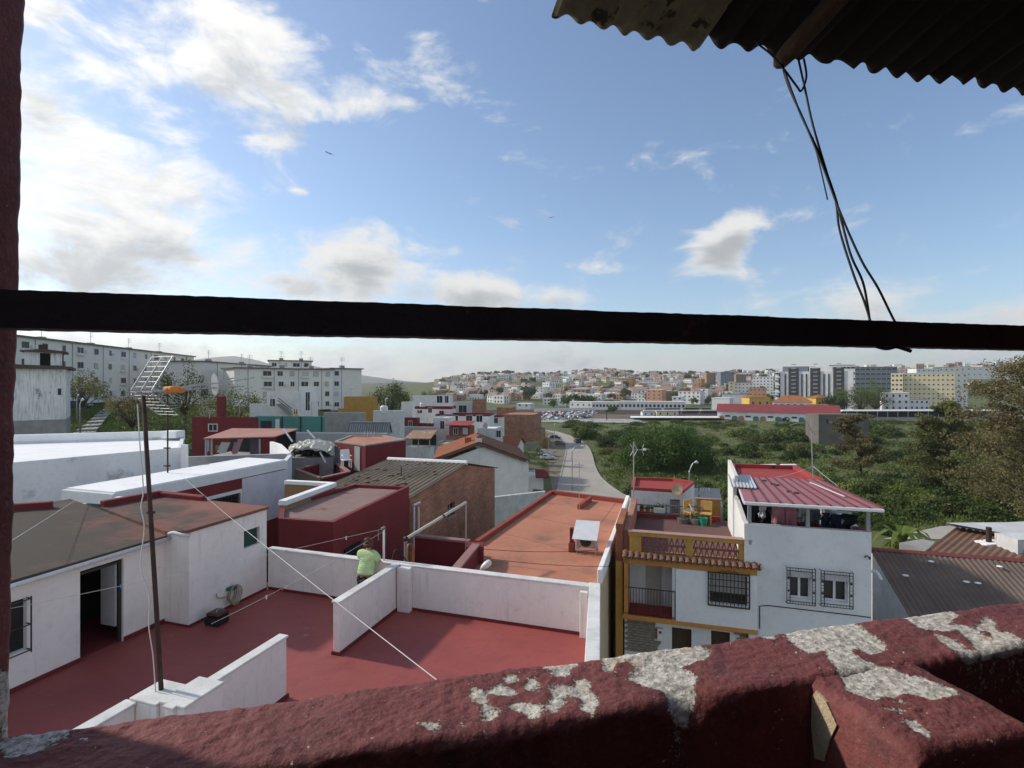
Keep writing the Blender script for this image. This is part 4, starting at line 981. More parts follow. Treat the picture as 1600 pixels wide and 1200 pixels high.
def bld(name, label, px0, px1, px2, Y, top, zb, wm, rm=None, th=17, par=.3, wins=(), swins=(), cat='house', group=None, dep=None, gable=None, over=.25, winkw={}, parm=None):
    """A block: px0 left end of the front, px1 its near right corner at depth Y, px2 far end of the right side."""
    fr = Fr(P(px1, 600, Y), th); s0 = fr.s_at(px0); t1 = dep if dep else fr.t_at(px2); zt = fr.z_at(top); zb = CZ+zb
    o = thing(name, label, cat, fr.p(s0/2, t1/2, zb), group)
    if not gable:
        MB().fbox(fr, s0, 0, 0, t1, zb, zt-par).build('wall', wm, o)
        MB().fbox(fr, s0+.12, -.12, .12, t1-.12, zt-par+.002, zt-par+.02).build('roof', rm or M_CONC, o)
        mb = MB(); mb.fbox(fr, s0, 0, 0, .13, zt-par+.001, zt); mb.fbox(fr, s0, 0, t1-.13, t1, zt-par+.001, zt); mb.fbox(fr, s0, s0+.13, .13, t1-.13, zt-par+.001, zt); mb.fbox(fr, -.13, 0, .13, t1-.13, zt-par+.001, zt)
        mb.build('parapet', parm or wm, o)
    else:
        kind, rise = gable; mb = MB().fbox(fr, s0, 0, 0, t1, zb, zt)
        if kind == 'v':      # ridge runs away from us: the gable end faces us
            m = s0/2; mb.prism([fr.p(s0, 0, zt), fr.p(0, 0, zt), fr.p(m, 0, zt+rise)], fr.v*t1)
        else: m = t1/2; mb.prism([fr.p(0, 0, zt), fr.p(0, t1, zt), fr.p(0, m, zt+rise)], fr.u*s0)
        mb.build('wall', wm, o)
        tile_roof(fr, o, s0, 0, 0, t1, zt, rise, kind, over, rm)
    for w in wins:
        s, z = fr.front(w[0], w[1]); window(fr, o, 's', s, z, w[2], w[3], 0, **winkw)
    for w in swins:
        t, z = fr.side(w[0], w[1]); window(fr, o, 't', t, z, w[2], w[3], 0, **winkw)
    return o, fr, s0, t1, zt
M_TILE = mat('clay_tile', (.36, .135, .075), (.24, .09, .055), 1.6, .9, .2, 20, patch=((.12, .09, .065), .62, 2.2))
M_OLDTILE = mat('weathered_tile', (.21, .165, .118), (.135, .108, .078), .8, .95, .4, 16, patch=((.16, .13, .10), .54, 1.0), psoft=.2)
def wavy(mb, o, du, lu, dv, lv, up, wl, am, nseg=6, rag=0.0, th=.03):
    """A sheet with real corrugation: waves across du, running down dv."""
    n = max(2, int(lu/wl*nseg)); k = 2
    b = len(mb.v)
    for i in range(n+1):
        x = lu*i/n; h = am*(1+cos(2*pi*x/wl))
        j = noise.noise(Vector((x*1.7, o.x, 2)))*rag
        for q in (0, 1): mb.v.append(o + du*x + dv*(lv*q + (j if q else 0)) + up*(h+th))
        for q in (0, 1): mb.v.append(o + du*x + dv*(lv*q + (j if q else 0)) + up*h*.98)
    for i in range(n):
        a = b+i*4; c = a+4
        for f in ((a, c, c+1, a+1), (a+2, a+3, c+3, c+2), (a+1, c+1, c+3, a+3), (a, a+2, c+2, c)): mb.f.append(list(f)); mb.m.append(0)
    return mb
def tile_roof(fr, par, s0, s1, t0, t1, ze, rise, kind, over, m=None, wl=.26, am=.05):
    m = m or M_TILE
    if kind == 'v':
        mid = (s0+s1)/2; w = (s1-s0)/2; sl = rise/w
        for sg in (-1, 1):
            top = fr.p(mid, t0-over, ze+rise+.02); dn = (fr.u*sg*w - UP*rise); ln = dn.length; dn.normalize(); up = dn.cross(fr.v)*(1 if dn.cross(fr.v).z > 0 else -1)
            wavy(MB(), top, fr.v, t1-t0+2*over, dn, ln+over, up.normalized(), wl, am, 5).build('roof', m, par, smooth=False, fix=False)
        MB().tube([fr.p(mid, t0-over, ze+rise+.07), fr.p(mid, t1+over, ze+rise+.07)], .13, 8).build('ridge', m, par)
    else:
        mid = (t0+t1)/2; w = (t1-t0)/2
        for sg in (-1, 1):
            top = fr.p(s0-over, mid, ze+rise+.02); dn = (fr.v*sg*w - UP*rise); ln = dn.length; dn.normalize(); up = dn.cross(fr.u); up = up if up.z > 0 else -up
            wavy(MB(), top, fr.u, s1-s0+2*over, dn, ln+over, up.normalized(), wl, am, 5).build('roof', m, par, fix=False)
        MB().tube([fr.p(s0-over, mid, ze+rise+.07), fr.p(s1+over, mid, ze+rise+.07)], .13, 8).build('ridge', m, par)

# --- white limewashed roof at the left
wr = polyb('whitewashed_house', 'house with a bright whitewashed flat roof behind the stained red roof', [(-60, 730), (284, 699), (288, 682), (-60, 692)], -2.9, -9, mat('limewash_wall', (.70, .71, .72), (.60, .61, .62), .8, .9, .35, 14, patch=((.40, .41, .43), .57, 1.1), psoft=.12), M_LIME, par=.12)
a = G(-60, 692, -2.9); b = G(288, 682, -2.9); mb = MB(); mb.bar(a+UP*.08, b+UP*.08, .25, .5); mb.build('coping', M_LIME, wr)
q = G(268, 684, -2.9); mb = MB(); mb.box(q.x-.35, q.x+.45, q.y-.35, q.y+.35, q.z, q.z+.38); mb.build('vent_box', M_LIME, wr, bevel=.03)
q = G(288, 700, -2.9); MB().box(q.x-.1, q.x+.12, q.y-.1, q.y+.1, q.z-1.0, q.z+.15).build('pipe_box', M_LIME, wr)
m2 = thing('thin_mast', 'thin dark aerial mast clamped to the whitewashed house', 'aerial', G(262, 742, -3.6))
b0 = P(262, 760, 21.5); b1 = P(262, 592, 21.5); MB().tube([b0, b1], .03, 7).build('mast', M_RUST, m2)
for py in (700, 728): MB().tube([P(256, py, 21.5), P(266, py, 21.5)], .03, 6).build('clamp', M_RUST, m2)
for k in range(6): q = P(262, 640-k*6, 21.5); MB().tube([q-Vector((.02, 0, 0)), q+Vector((.35+.03*k, .3, -.08*k+.1))], .009, 4).build('rod', M_ROD, m2)
# --- second white roof with red wall and barred window
fr2 = Fr(T.p(-11.4, 2.2, 0), 18)
h2 = thing('white_roof_house', 'house with a white roof edge, dark red side wall and barred window', 'house', fr2.p(-2, 3, CZ-9))
zt2 = CZ-3.62; tE = fr2.side(446, 720, 0)[0]
bt0, bz0 = fr2.side(320, 790, 0); bt1, bz1 = fr2.side(373, 762, 0); bz0 = CZ-5.35; bz1 = CZ-4.62
mb = MB(); wallgrid(mb, fr2, 't', -1.2, tE, CZ-9, zt2-.42, 0, -.18, [(bt0, bt1, bz0, bz1)]); mb.build('wall', M_RED, h2)
MB().fbox(fr2, -2.3, -.19, -1.2, tE, CZ-9, zt2-.6).build('wall', M_WHITE2, h2)
MB().fbox(fr2, -2.4, .06, -1.2, tE+.05, zt2-.40, zt2-.02).build('fascia', mat('fascia_white', (.70, .71, .73), (.60, .61, .63), 1, .9, .3, 20), h2, bevel=.02)
MB().fbox(fr2, -2.3, .0, -1.1, tE, zt2-.018, zt2+.03).build('roof', M_LIME, h2)
wp0 = fr2.side(378, 760, 0)[0]; MB().fbox(fr2, .003, .03, wp0, tE, CZ-6.2, zt2-.43).build('white_patch', mat('lilac_white', (.60, .60, .66), (.50, .50, .55), 2, .9, .4, 18), h2)
mb = MB(); mb.fbox(fr2, .002, .05, bt0-.14, bt0, bz0, bz1+.14); mb.fbox(fr2, .002, .05, bt1, bt1+.14, bz0, bz1+.14); mb.fbox(fr2, .002, .05, bt0, bt1, bz1, bz1+.14); wf = mb.build('window_surround', M_WHITE, h2)
mb = MB()
for k in range(12): t = lerp(bt0, bt1, k/11); mb.bar(fr2.p(.07, t, bz0), fr2.p(.07, t, bz1), .02)
for k in range(4): z = lerp(bz0+.05, bz1-.05, k/3); mb.bar(fr2.p(.07, bt0, z), fr2.p(.07, bt1, z), .02)
mb.build('grille', M_DARK, wf); MB().fbox(fr2, -.15, -.12, bt0, bt1, bz0, bz1).build('pane', M_GLASS, wf)
# wall return and bright slanting parapet beyond it
frx = Fr(fr2.p(0, tE, 0), 18)
xw = thing('boundary_wall', 'grey white boundary wall with a bright slanting end behind the white roof', 'wall', frx.p(0, .5, CZ-9))
MB().prism([P(290, 714, 31), P(452, 709, 29), P(452, 800, 29), P(290, 800, 31)], (.05, .25, 0)).build('wall', M_GREYW, xw)
MB().prism([P(427, 690, 33.5), P(440, 694, 32), P(455, 708, 29), P(455, 800, 29), P(427, 800, 33.5)], (-.22, 0, 0)).build('wall', M_LIME, xw)
MB().prism([P(446, 722, 25.2), P(456, 711, 28.9), P(456, 800, 28.9), P(446, 800, 25.2)], (-.2, 0, 0)).build('wall', M_WHITE, xw)

# --- dark red block behind the parapet
rb = polyb('dark_red_house', 'dark red flat-roofed block behind the terrace parapet, near the woman', [(435, 810), (521, 816), (639, 760), (553, 756), (470, 780), (438, 790)], -4.3, -11, M_RED, mat('dusty_red_roof', (.27, .20, .175), (.21, .13, .115), .5, .92, .3, 12, patch=((.15, .075, .07), .60, .8)), par=.13)
fr3 = Fr(G(521, 816, -4.3), 12.0)
t0, z0 = fr3.side(537, 872, 0); t1, z1 = fr3.side(560, 845, 0)
dw = MB().fbox(fr3, .02, .06, t0, t1, CZ-6.7, z1).build('door', M_BLACK, rb)
mb = MB()
for k in range(7): t = lerp(t0, t1, k/6); mb.bar(fr3.p(.09, t, CZ-6.7), fr3.p(.09, t, z1), .02)
for z in (z1-.1, z1-.5): mb.bar(fr3.p(.09, t0, z), fr3.p(.09, t1, z), .02)
mb.build('grille', M_DARK, dw)
# white coping running back between the roofs
cw = thing('garden_wall', 'ochre yard wall with a white coping beside the dark red block', 'wall', G(470, 785, -4.6)-UP*4)
a, b, c = G(441, 786, -4.15), G(521, 757, -4.15), G(447, 753, -4.15)
mb = MB(); mb.bar(a, b, .3, .18); mb.bar(c, b, .25, .16); mb.build('coping', M_LIME, cw, bevel=.02)
mb = MB(); mb.bar(a-UP*1.6, b-UP*1.6, .2, 3.0); mb.bar(c-UP*1.6, b-UP*1.6, .2, 3.0); mb.build('wall', mat('ochre_render', (.34, .22, .12), (.26, .17, .09), 1, .9, .3, 20, streak=.3), cw)

# --- bare brick building
def brick_mat(name, th, c1, c2, mortar, bw=.34, bh=.125):
    m = bpy.data.materials.new(name); m.use_nodes = True; n = m.node_tree.nodes; l = m.node_tree.links; b = n['Principled BSDF']
    t = n.new('ShaderNodeTexCoord'); mp = n.new('ShaderNodeMapping'); mp.vector_type = 'POINT'; mp.inputs['Rotation'].default_value = (0, 0, radians(th)); l.new(t.outputs['Object'], mp.inputs[0])
    sp = n.new('ShaderNodeSeparateXYZ'); l.new(mp.outputs[0], sp.inputs[0]); ad = n.new('ShaderNodeMath'); ad.operation = 'ADD'; l.new(sp.outputs[0], ad.inputs[0]); l.new(sp.outputs[1], ad.inputs[1])
    cb = n.new('ShaderNodeCombineXYZ'); l.new(ad.outputs[0], cb.inputs[0]); l.new(sp.outputs[2], cb.inputs[1])
    br = n.new('ShaderNodeTexBrick'); br.inputs['Scale'].default_value = 1; br.inputs['Brick Width'].default_value = bw; br.inputs['Row Height'].default_value = bh; br.inputs['Mortar Size'].default_value = .014
    br.inputs['Color1'].default_value = (*c1, 1); br.inputs['Color2'].default_value = (*c2, 1); br.inputs['Mortar'].default_value = (*mortar, 1); br.inputs['Bias'].default_value = -.1
    l.new(cb.outputs[0], br.inputs['Vector'])
    no = n.new('ShaderNodeTexNoise'); no.inputs['Scale'].default_value = .8; no.inputs['Detail'].default_value = 8; l.new(t.outputs['Object'], no.inputs[0])
    r = n.new('ShaderNodeMapRange'); l.new(no.outputs[0], r.inputs[0]); r.inputs[1].default_value = .3; r.inputs[2].default_value = .75; r.inputs[3].default_value = 1.15; r.inputs[4].default_value = .6
    mx = n.new('ShaderNodeVectorMath'); mx.operation = 'SCALE'; l.new(br.outputs[0], mx.inputs[0]); l.new(r.outputs[0], mx.inputs['Scale']); l.new(mx.outputs[0], b.inputs['Base Color'])
    bp = n.new('ShaderNodeBump'); bp.inputs['Distance'].default_value = .02; bp.inputs['Strength'].default_value = .6; bp.invert = True; l.new(br.outputs['Fac'], bp.inputs['Height']); l.new(bp.outputs[0], b.inputs['Normal'])
    b.inputs['Roughness'].default_value = .92; return m
M_BRICK = brick_mat('bare_brick', 17, (.47, .205, .12), (.31, .13, .08), (.22, .17, .135))
fb = Fr(P(640, 600, 22.5), 17)
bh = thing('brick_building', 'bare brick building with a weathered corrugated tile roof', 'house', fb.p(-3, 5, CZ-11))
tr, _ = fb.side(727, 726); te, ze = fb.side(773, 731); zn = CZ-4.83; zrg = fb.side(727, 726)[1]; ze = fb.side(773, 732)[1]
SLR = fb.s_at(606, tr); wt0, wz0 = fb.side(699.5, 810); wt1, wz1 = fb.side(710.5, 783)
mb = MB(); wallgrid(mb, fb, 't', 0, te, CZ-11, zn-.45, 0, -.25, [(wt0, wt1, wz0, min(wz1, zn-.46))])
mb.prism([fb.p(0, 0, zn-.448), fb.p(0, 0, zn), fb.p(0, tr, zrg), fb.p(0, te, ze), fb.p(0, te, zn-.448)], -fb.u*.25); mb.build('wall', M_BRICK, bh)
MB().fbox(fb, SLR+.4, -.26, te-.3, te, CZ-11, ze-.05).build('wall', M_BRICK, bh); MB().fbox(fb, SLR+.4, -.26, .02, .3, CZ-11, zn-.1).build('wall', M_BRICK, bh)
for (ta_, za, tb_, zb_) in ((-.3, zn-.03, tr, zrg+.03), (te+.25, ze-.03, tr, zrg+.03)):
    top = fb.p(SLR, tb_, zb_); dn = fb.v*(ta_-tb_)+UP*(za-zb_); ln = dn.length; dn.normalize(); up = dn.cross(fb.u); up = up if up.z > 0 else -up
    wavy(MB(), top, fb.u, .12-SLR, dn, ln, up, .27, .026, 8, rag=.12).build('roof', M_OLDTILE, bh, fix=False)
rg = MB(); rg.tube([fb.p(SLR, tr, zrg+.1), fb.p(.1, tr, zrg+.1)], .12, 7); rg.build('ridge', M_LIME, bh)
for k in range(40):
    s = R.uniform(SLR+.3, -.5); f = R.uniform(.05, .95); q = fb.p(s, lerp(-.3, tr, f), lerp(zn, zrg, f)+.10); mb = MB().ball(q, R.uniform(.05, .11), 6, 4, sc=(1.6, 1.3, .5)); mb.build('debris', MATS['weathered_tile'], bh)
MB().fbox(fb, -.16, -.13, wt0, wt1, wz0, wz1).build('window_pane', M_GLASS, bh)
mb = MB(); mb.bar(fb.p(-.1, wt0, (wz0+wz1)/2), fb.p(-.1, wt1, (wz0+wz1)/2), .04); mb.bar(fb.p(-.1, (wt0+wt1)/2, wz0), fb.p(-.1, (wt0+wt1)/2, wz1), .04); mb.build('window_frame', M_GREYW, bh)
MB().fbox(fb, 0, .06, wt0-.08, wt1+.08, wz0-.08, wz0).build('sill', M_CONC, bh)
q0, _ = fb.side(640, 790); 
dp = MB()
for px in (643, 650): t, z = fb.side(px, 792); dp.tube([fb.p(.12, t, z), fb.p(.12, t, z-1.9)], .045, 7)
t, z = fb.side(642, 789); t2, _ = fb.side(652, 787); dp.tube([fb.p(.12, t, z), fb.p(.12, t2, z)], .05, 7); dp.build('drain_pipe', M_WHITE, bh)
an = thing('roof_aerial', 'small pale yagi aerial standing on the weathered tile roof', 'aerial', P(627, 757, 26))
MB().tube([P(627, 757, 26), P(627, 728, 26)], .025, 6).build('mast', M_DARK, an)
MB().tube([P(622, 732, 26), P(668, 729, 27.4)], .018, 5).build('boom', M_ROD, an)
for k in range(10): q = P(626+4.2*k, 731-.25*k, 26.1+.14*k); MB().tube([q-Vector((.05, -.15, .12)), q+Vector((.05, -.15, .12))], .010, 4).build('rod', M_ROD, an)
for k in range(5): q = P(634, 722+4*k, 26.3); MB().tube([q-Vector((.25, .1, 0)), q+Vector((.2, .1, .06))], .010, 4).build('rod', M_ROD, an)

# --- low dark red yard below the brick wall, pipe frame above it
y0 = G(650, 838, -5.9); y1 = G(733, 847, -5.9); y2 = G(744, 852, -5.75); y3 = G(700, 905, -5.75)
ry = thing('red_yard', 'small yard with dark red walls below the bare brick wall', 'yard', Vector((y0.x, y0.y, CZ-11)))
mb = MB(); mb.bar(y0-UP*2.5, y1-UP*2.5, .2, 5); mb.build('wall', M_RED, ry)
MB().bar(y0+UP*.03, y1+UP*.03, .28, .08).build('coping', mat('pinkish_coping', (.33, .19, .17), (.26, .14, .13), 2, .9, .3), ry)
MB().bar(y2-UP*2.5, y3-UP*2.5, .2, 5).build('wall', M_RED, ry); MB().bar(y2+UP*.03, y3+UP*.03, .28, .07).build('coping', MATS['pinkish_coping'], ry)
MB().box(y2.x-.35, y2.x+.25, y2.y-.1, y2.y+.5, CZ-11, y2.z-.03).build('pier', M_RED, ry)
MB().prism([y3+Vector((-3.2, .6, -2)), y3+Vector((0, .2, -2)), y2+Vector((0, 0, -2)), y0+Vector((0, 0, -2))], UP*.1).build('floor', M_RED, ry)
pf = thing('pipe_frame', 'white pipe rail on two posts over the dark red yard', 'frame', P(634, 890, 16.2))
pa, pb_, pc = P(634, 842, 16.2), P(728, 785, 19.2), P(728, 848, 19.2)
MB().tube([pa, pb_], .05, 8).build('rail', plain('cream_pipe', (.60, .56, .47), .6), pf, smooth=True); MB().tube([pb_, pc-UP*.6], .025, 7).build('post', M_STEEL, pf)
MB().tube([pa, pa-UP*1.6], .055, 8).build('post', plain('grey_pipe', (.25, .25, .25), .6), pf); MB().ball(pa.lerp(pb_, .58), .07, 8, 6).build('joint', M_DARK, pf); MB().ball(pa, .085, 8, 6).build('joint', M_DARK, pf)
pc2 = smooth_path([P(612, 880, 15.5), P(617, 860, 15.6), P(627, 865, 15.6), P(640, 885, 15.4)]); tag(MB().tube(pc2, .02, 6).build('bent_hose', M_CABLE), 'thin dark hose looped over the terrace parapet', 'hose')
pc2 = smooth_path([P(637, 884, 15.6), P(637, 856, 15.7), P(641, 850, 15.8), P(646, 856, 15.8), P(646, 884, 15.7)]); tag(MB().tube(pc2, .03, 6).build('orange_pipe', plain('orange_brown', (.30, .11, .04), .6)), 'bent orange pipe behind the parapet at the red yard', 'pipe')

# --- terracotta flat roof with the air conditioner
TZ = -6.4
tr_ = thing('terracotta_house', 'house with a broad orange terracotta flat roof and an air conditioner on it', 'house', Vector((2, 20, CZ-12.4)))
cor = [G(x, y, TZ) for x, y in ((937, 912), (981, 787), (862, 772), (745, 852), (690, 905))]
cor.insert(0, T.p(4.0, .9, CZ+TZ)); cor.append(T.p(-2.3, .9, CZ+TZ))
MB().prism([Vector((p.x, p.y, CZ-12.6)) for p in cor], UP*(TZ+12.6-.02)).build('wall', mat('cream_wall', (.62, .50, .33), (.52, .42, .28), .8, .9, .25, 20, streak=.35, scol=(.34, .27, .18)), tr_)
MB().poly(cor).build('roof', M_TERRA, tr_)
mb = MB(); mb.bar(cor[2]+UP*.1, cor[3]+UP*.1, .22, .26); mb.bar(cor[3]+UP*.09, cor[4]+UP*.09, .22, .22); mb.build('kerb', mat('kerb_terra', (.30, .075, .055), (.24, .06, .045), 2, .85, .2), tr_, bevel=.02)
mb = MB(); mb.bar(cor[1]+UP*.22, cor[2]+UP*.22, .16, .46); mb.build('parapet', M_LIME, tr_, bevel=.02)
mb = MB(); a, b = cor[3], cor[2]
q1 = G(922, 783, TZ); q2 = G(905, 796, TZ); mb.bar(q1+UP*.12, q2+UP*.12, .2, .26); mb.build('kerb', MATS['kerb_terra'], tr_)
for k in (1, 4, 7):      # sheet joints in the coating
    f = (k+1)/10; a = cor[1].lerp(cor[2], f); b = cor[6].lerp(cor[5], f) if k < 0 else cor[3].lerp(cor[2], f); 
    MB().bar(a.lerp(cor[4].lerp(cor[3], f), .0)+UP*.004, cor[4].lerp(cor[3], f*.6)+UP*.004 if False else cor[3].lerp(cor[4], 1-f)+UP*.004, .03, .006).build('joint', mat('terra_joint', (.375, .165, .112), (.33, .14, .097), 3, .85, .1), tr_)
aq = G(916, 864, TZ); fa = Fr(aq, 16)
ac = thing('air_conditioner', 'air conditioner unit under a small sheet roof on the terracotta roof', 'air conditioner', aq)
MB().fbox(fa, -.35, .42, -.12, .22, aq.z+.22, aq.z+.78).build('casing', plain('cream_casing', (.45, .42, .36), .5), ac, bevel=.02)
MB().tube([fa.p(.0, -.13, aq.z+.48), fa.p(.0, -.145, aq.z+.48)], .21, 18).build('fan_grille', M_DARK, ac)
mb = MB()
for a in (-.33, .38):
    for b in (-.2, .3): mb.bar(fa.p(a, b, aq.z), fa.p(a, b, aq.z+.86), .035)
for a in (-.33, .38): mb.bar(fa.p(a, -.2, aq.z+.2), fa.p(a, .3, aq.z+.2), .035)
mb.build('stand', M_STEEL, ac)
MB().prism([fa.p(-.44, -.62, aq.z+.66), fa.p(.48, -.62, aq.z+.66), fa.p(.48, .36, aq.z+1.12), fa.p(-.44, .36, aq.z+1.12)], UP*.02).build('sheet_roof', mat('pale_sheet', (.66, .67, .68), (.55, .56, .57), 3, .6, .2), ac)
MB().fbox(fa, -.66, -.45, -.1, .2, aq.z, aq.z+.35).build('block', MATS['kerb_terra'], ac); MB().fbox(fa, -.62, -.50, -.05, .15, aq.z+.352, aq.z+.9).build('block', M_RED, ac)
for i, (y1_, y2_, px1_, px2_, Y1, Y2) in enumerate(((857, 859, 748, 936, 15.3, 16.5), (871, 885, 748, 962, 14.8, 17.5), (786, 855, 962, 905, 25, 19))):
    line('overhead_cable', ['thin black cable crossing above the terracotta roof to the alley', 'sagging black cable low over the terracotta roof by the lamp head', 'thin cable slanting over the far corner of the terracotta roof'][i], P(px1_, y1_, Y1), P(px2_, y2_, Y2), .008, .08, M_CABLE, cat='cable')
mast_ = thing('thin_aerial', 'very thin tall aerial mast on the terracotta roof edge', 'aerial', P(905, 795, 26.2))
MB().tube([P(905, 797, 26.2), P(905, 722, 26.2)], .018, 6).build('mast', M_STEEL, mast_)
for py, w in ((726, 7), (729, 5), (746, 5)): MB().tube([P(905-w, py, 26.2), P(905+w, py+1, 26.2)], .014, 4).build('rod', M_STEEL, mast_)
# ================================================================== the white house with the red sheet roof, at the right
H = Fr(P(975, 600, 19.0), 16.2)
def hs(px, t=0): return H.s_at(px, t)
def hz(px, py, t=0): return H.front(px, py, t)[1]
M_HW = mat('bluish_white_wall', (.72, .735, .74), (.64, .655, .665), .55, .9, .3, 18, streak=.22, scol=(.42, .43, .44))
M_STONE = mat('stone_cladding', (.30, .26, .21), (.19, .165, .135), 5, .9, .4, 40)
zf1 = hz(975, 966)                       # underside of the first floor
zc = hz(980, 868); S1 = hs(1183); SBy = hs(1056); S2 = hs(1362); zg0 = CZ-12.6
hA = thing('balcony_house', 'white two-storey house with ochre balustrade, tiled cornice and small balcony', 'house', H.p(2, 3, zg0))
# ground floor with stone cladding pieces, doors
d1a, d1b = hs(1050), hs(1081); w1a, w1b = hs(1112), hs(1142)
mb = MB(); wallgrid(mb, H, 's', 0, S1, zg0, zf1-.002, .25, .25, [(d1a, d1b, zg0, hz(1060, 986)), (w1a, w1b, zg0+.9, hz(1120, 991))]); mb.build('wall', M_HW, hA)
MB().fbox(H, d1a, d1b, .42, .47, zg0, hz(1060, 986)).build('door', M_WOOD, hA); MB().fbox(H, w1a, w1b, .42, .46, zg0+.9, hz(1120, 991)).build('door', M_WOOD, hA)
stone_meshes = [MB().obox((0, 0, 0), (w, 0, 0), (0, .05, 0), (0, 0, h)).mesh('stone', M_STONE) for w, h in ((.30, .085), (.22, .085), (.38, .085), (.26, .085))]
zrow = zf1-.10; r_i = 0
for r_ in range(13):
    s = .02 + (.1 if r_ % 2 else 0)
    for lim in ((d1a-.42), ):
        while s < S1-.3:
            i = R.randrange(4); w = (.30, .22, .38, .26)[i]
            inside = lambda a, b: s < b and s+w > a
            if not (inside(d1a-.35, d1b+.25) or inside(w1a-.2, w1b+.1)):
                o = bpy.data.objects.new('stone', stone_meshes[i]); C.objects.link(o); o.parent = hA
                o.location = H.p(s, .25-R.uniform(.028, .05), zrow-r_*.095) - ORG[hA.name]; o.rotation_euler = (0, 0, -radians(16.2))
            s += w+.014
ms = thing('meter_box', 'small white meter box on the stone wall beside the house door', 'box', H.p(hs(1031), .2, zf1-.8))
a = hs(1027); MB().fbox(H, a, a+.2, .10, .24, hz(1030, 1004), hz(1030, 985)).build('case', M_FRAME, ms, bevel=.01); MB().fbox(H, a+.06, a+.14, .09, .10, hz(1030, 992), hz(1030, 988)).build('window', M_DARK, ms)
# first floor slab, orange band, corner column
MB().fbox(H, -.05, S1+.02, -.06, 6, zf1, zf1+.16).build('floor_slab', M_ORANGE, hA, bevel=.015)
zb1 = zf1+.162
MB().fbox(H, 0, .14, -.03, .95, zb1, zc-.03).build('column', M_ORANGE, hA)
MB().fbox(H, -.02, S1, -.03, .6, zc-.28, zc-.02).build('band', M_ORANGE, hA, bevel=.01)
MB().fbox(H, .0, SBy-.002, 1.05, 1.2, zb1, zc-.29).build('balcony_wall', M_HW, hA)
MB().fbox(H, SBy-.12, SBy-.003, .02, 1.04, zb1, zc-.29).build('balcony_side', M_HW, hA)
MB().fbox(H, .14, SBy-.12, .0, 1.04, zb1+.001, zb1+.02).build('balcony_floor', M_REDROOF, hA)
da, db = hs(1010, 1.05), hs(1034, 1.05); bd = MB().fbox(H, da, db, 1.0, 1.048, zb1+.02, H.front(1020, 884, 1.05)[1]).build('balcony_door', plain('beige_door', (.40, .39, .33), .6), hA)
MB().fbox(H, db-.1, db-.06, .96, 1.0, zb1+.85, zb1+1.0).build('handle', M_STEEL, bd)
# bay with the grilled window
wa, wz0 = H.front(1109, 941, -.05); wb, wz1 = H.front(1168, 901, -.05)
mb = MB(); wallgrid(mb, H, 's', SBy, S1, zb1-.14, zc-.285, -.055, .2, [(wa, wb, wz0, wz1)]); mb.build('wall', M_HW, hA)
MB().fbox(H, SBy, S1, .146, .2, zb1, zc-.29).build('shade_backing', M_BLACK, hA)  # black sheet behind the window, painted as the unlit interior
wn_ = MB().fbox(H, wa, wb, .08, .10, wz0, wz1).build('window', M_GLASS, hA)
bl = MB()
for k in range(9): z = lerp(wz0+.35*(wz1-wz0), wz1, k/9); MB().fbox(H, wa+.03, wb-.03, .06, .078, z, z+(wz1-wz0)*.066).build('slat', plain('grey_blind', (.38, .39, .38), .6), wn_)
gm = MB(); z0, z1 = wz0-.06, wz1+.06; a0, b0 = wa-.05, wb+.05
for k in range(12): a = lerp(a0, b0, k/11); gm.bar(H.p(a, -.13, z0), H.p(a, -.13, z1), .02)
for k in range(6):
    z = lerp(z0, z1, k/5); gm.bar(H.p(a0, -.13, z), H.p(b0, -.13, z), .022 if 0 < k < 5 else .035)
for a in (a0, b0): gm.bar(H.p(a, -.13, z0), H.p(a, -.13, z1), .035); gm.bar(H.p(a, -.13, z0), H.p(a, -.05, z0), .03); gm.bar(H.p(a, -.13, z1), H.p(a, -.05, z1), .03)
gm.tube(smooth_path([H.p(lerp(a0, b0, f), -.13, z1+h) for f, h in ((.22, 0), (.35, .09), (.42, .05), (.5, .1), (.58, .05), (.65, .09), (.78, 0))]), .010, 5)
gm.build('grille', M_RUST, wn_)
# balcony railing
rl = thing('balcony_railing', 'dark iron balcony railing in front of the beige door', 'railing', H.p(.8, -.02, zb1))
zr0, zr1 = zb1+.06, zb1+.06+.92
for z in (zr0, zr1): MB().bar(H.p(.02, -.02, z), H.p(SBy-.02, -.02, z), .03, .025).build('rail', M_RUST, rl)
n = 17
for k in range(n+1): s = lerp(.03, SBy-.03, k/n); MB().bar(H.p(s, -.02, zr0), H.p(s, -.02, zr1), .016).build('bar', M_RUST, rl)
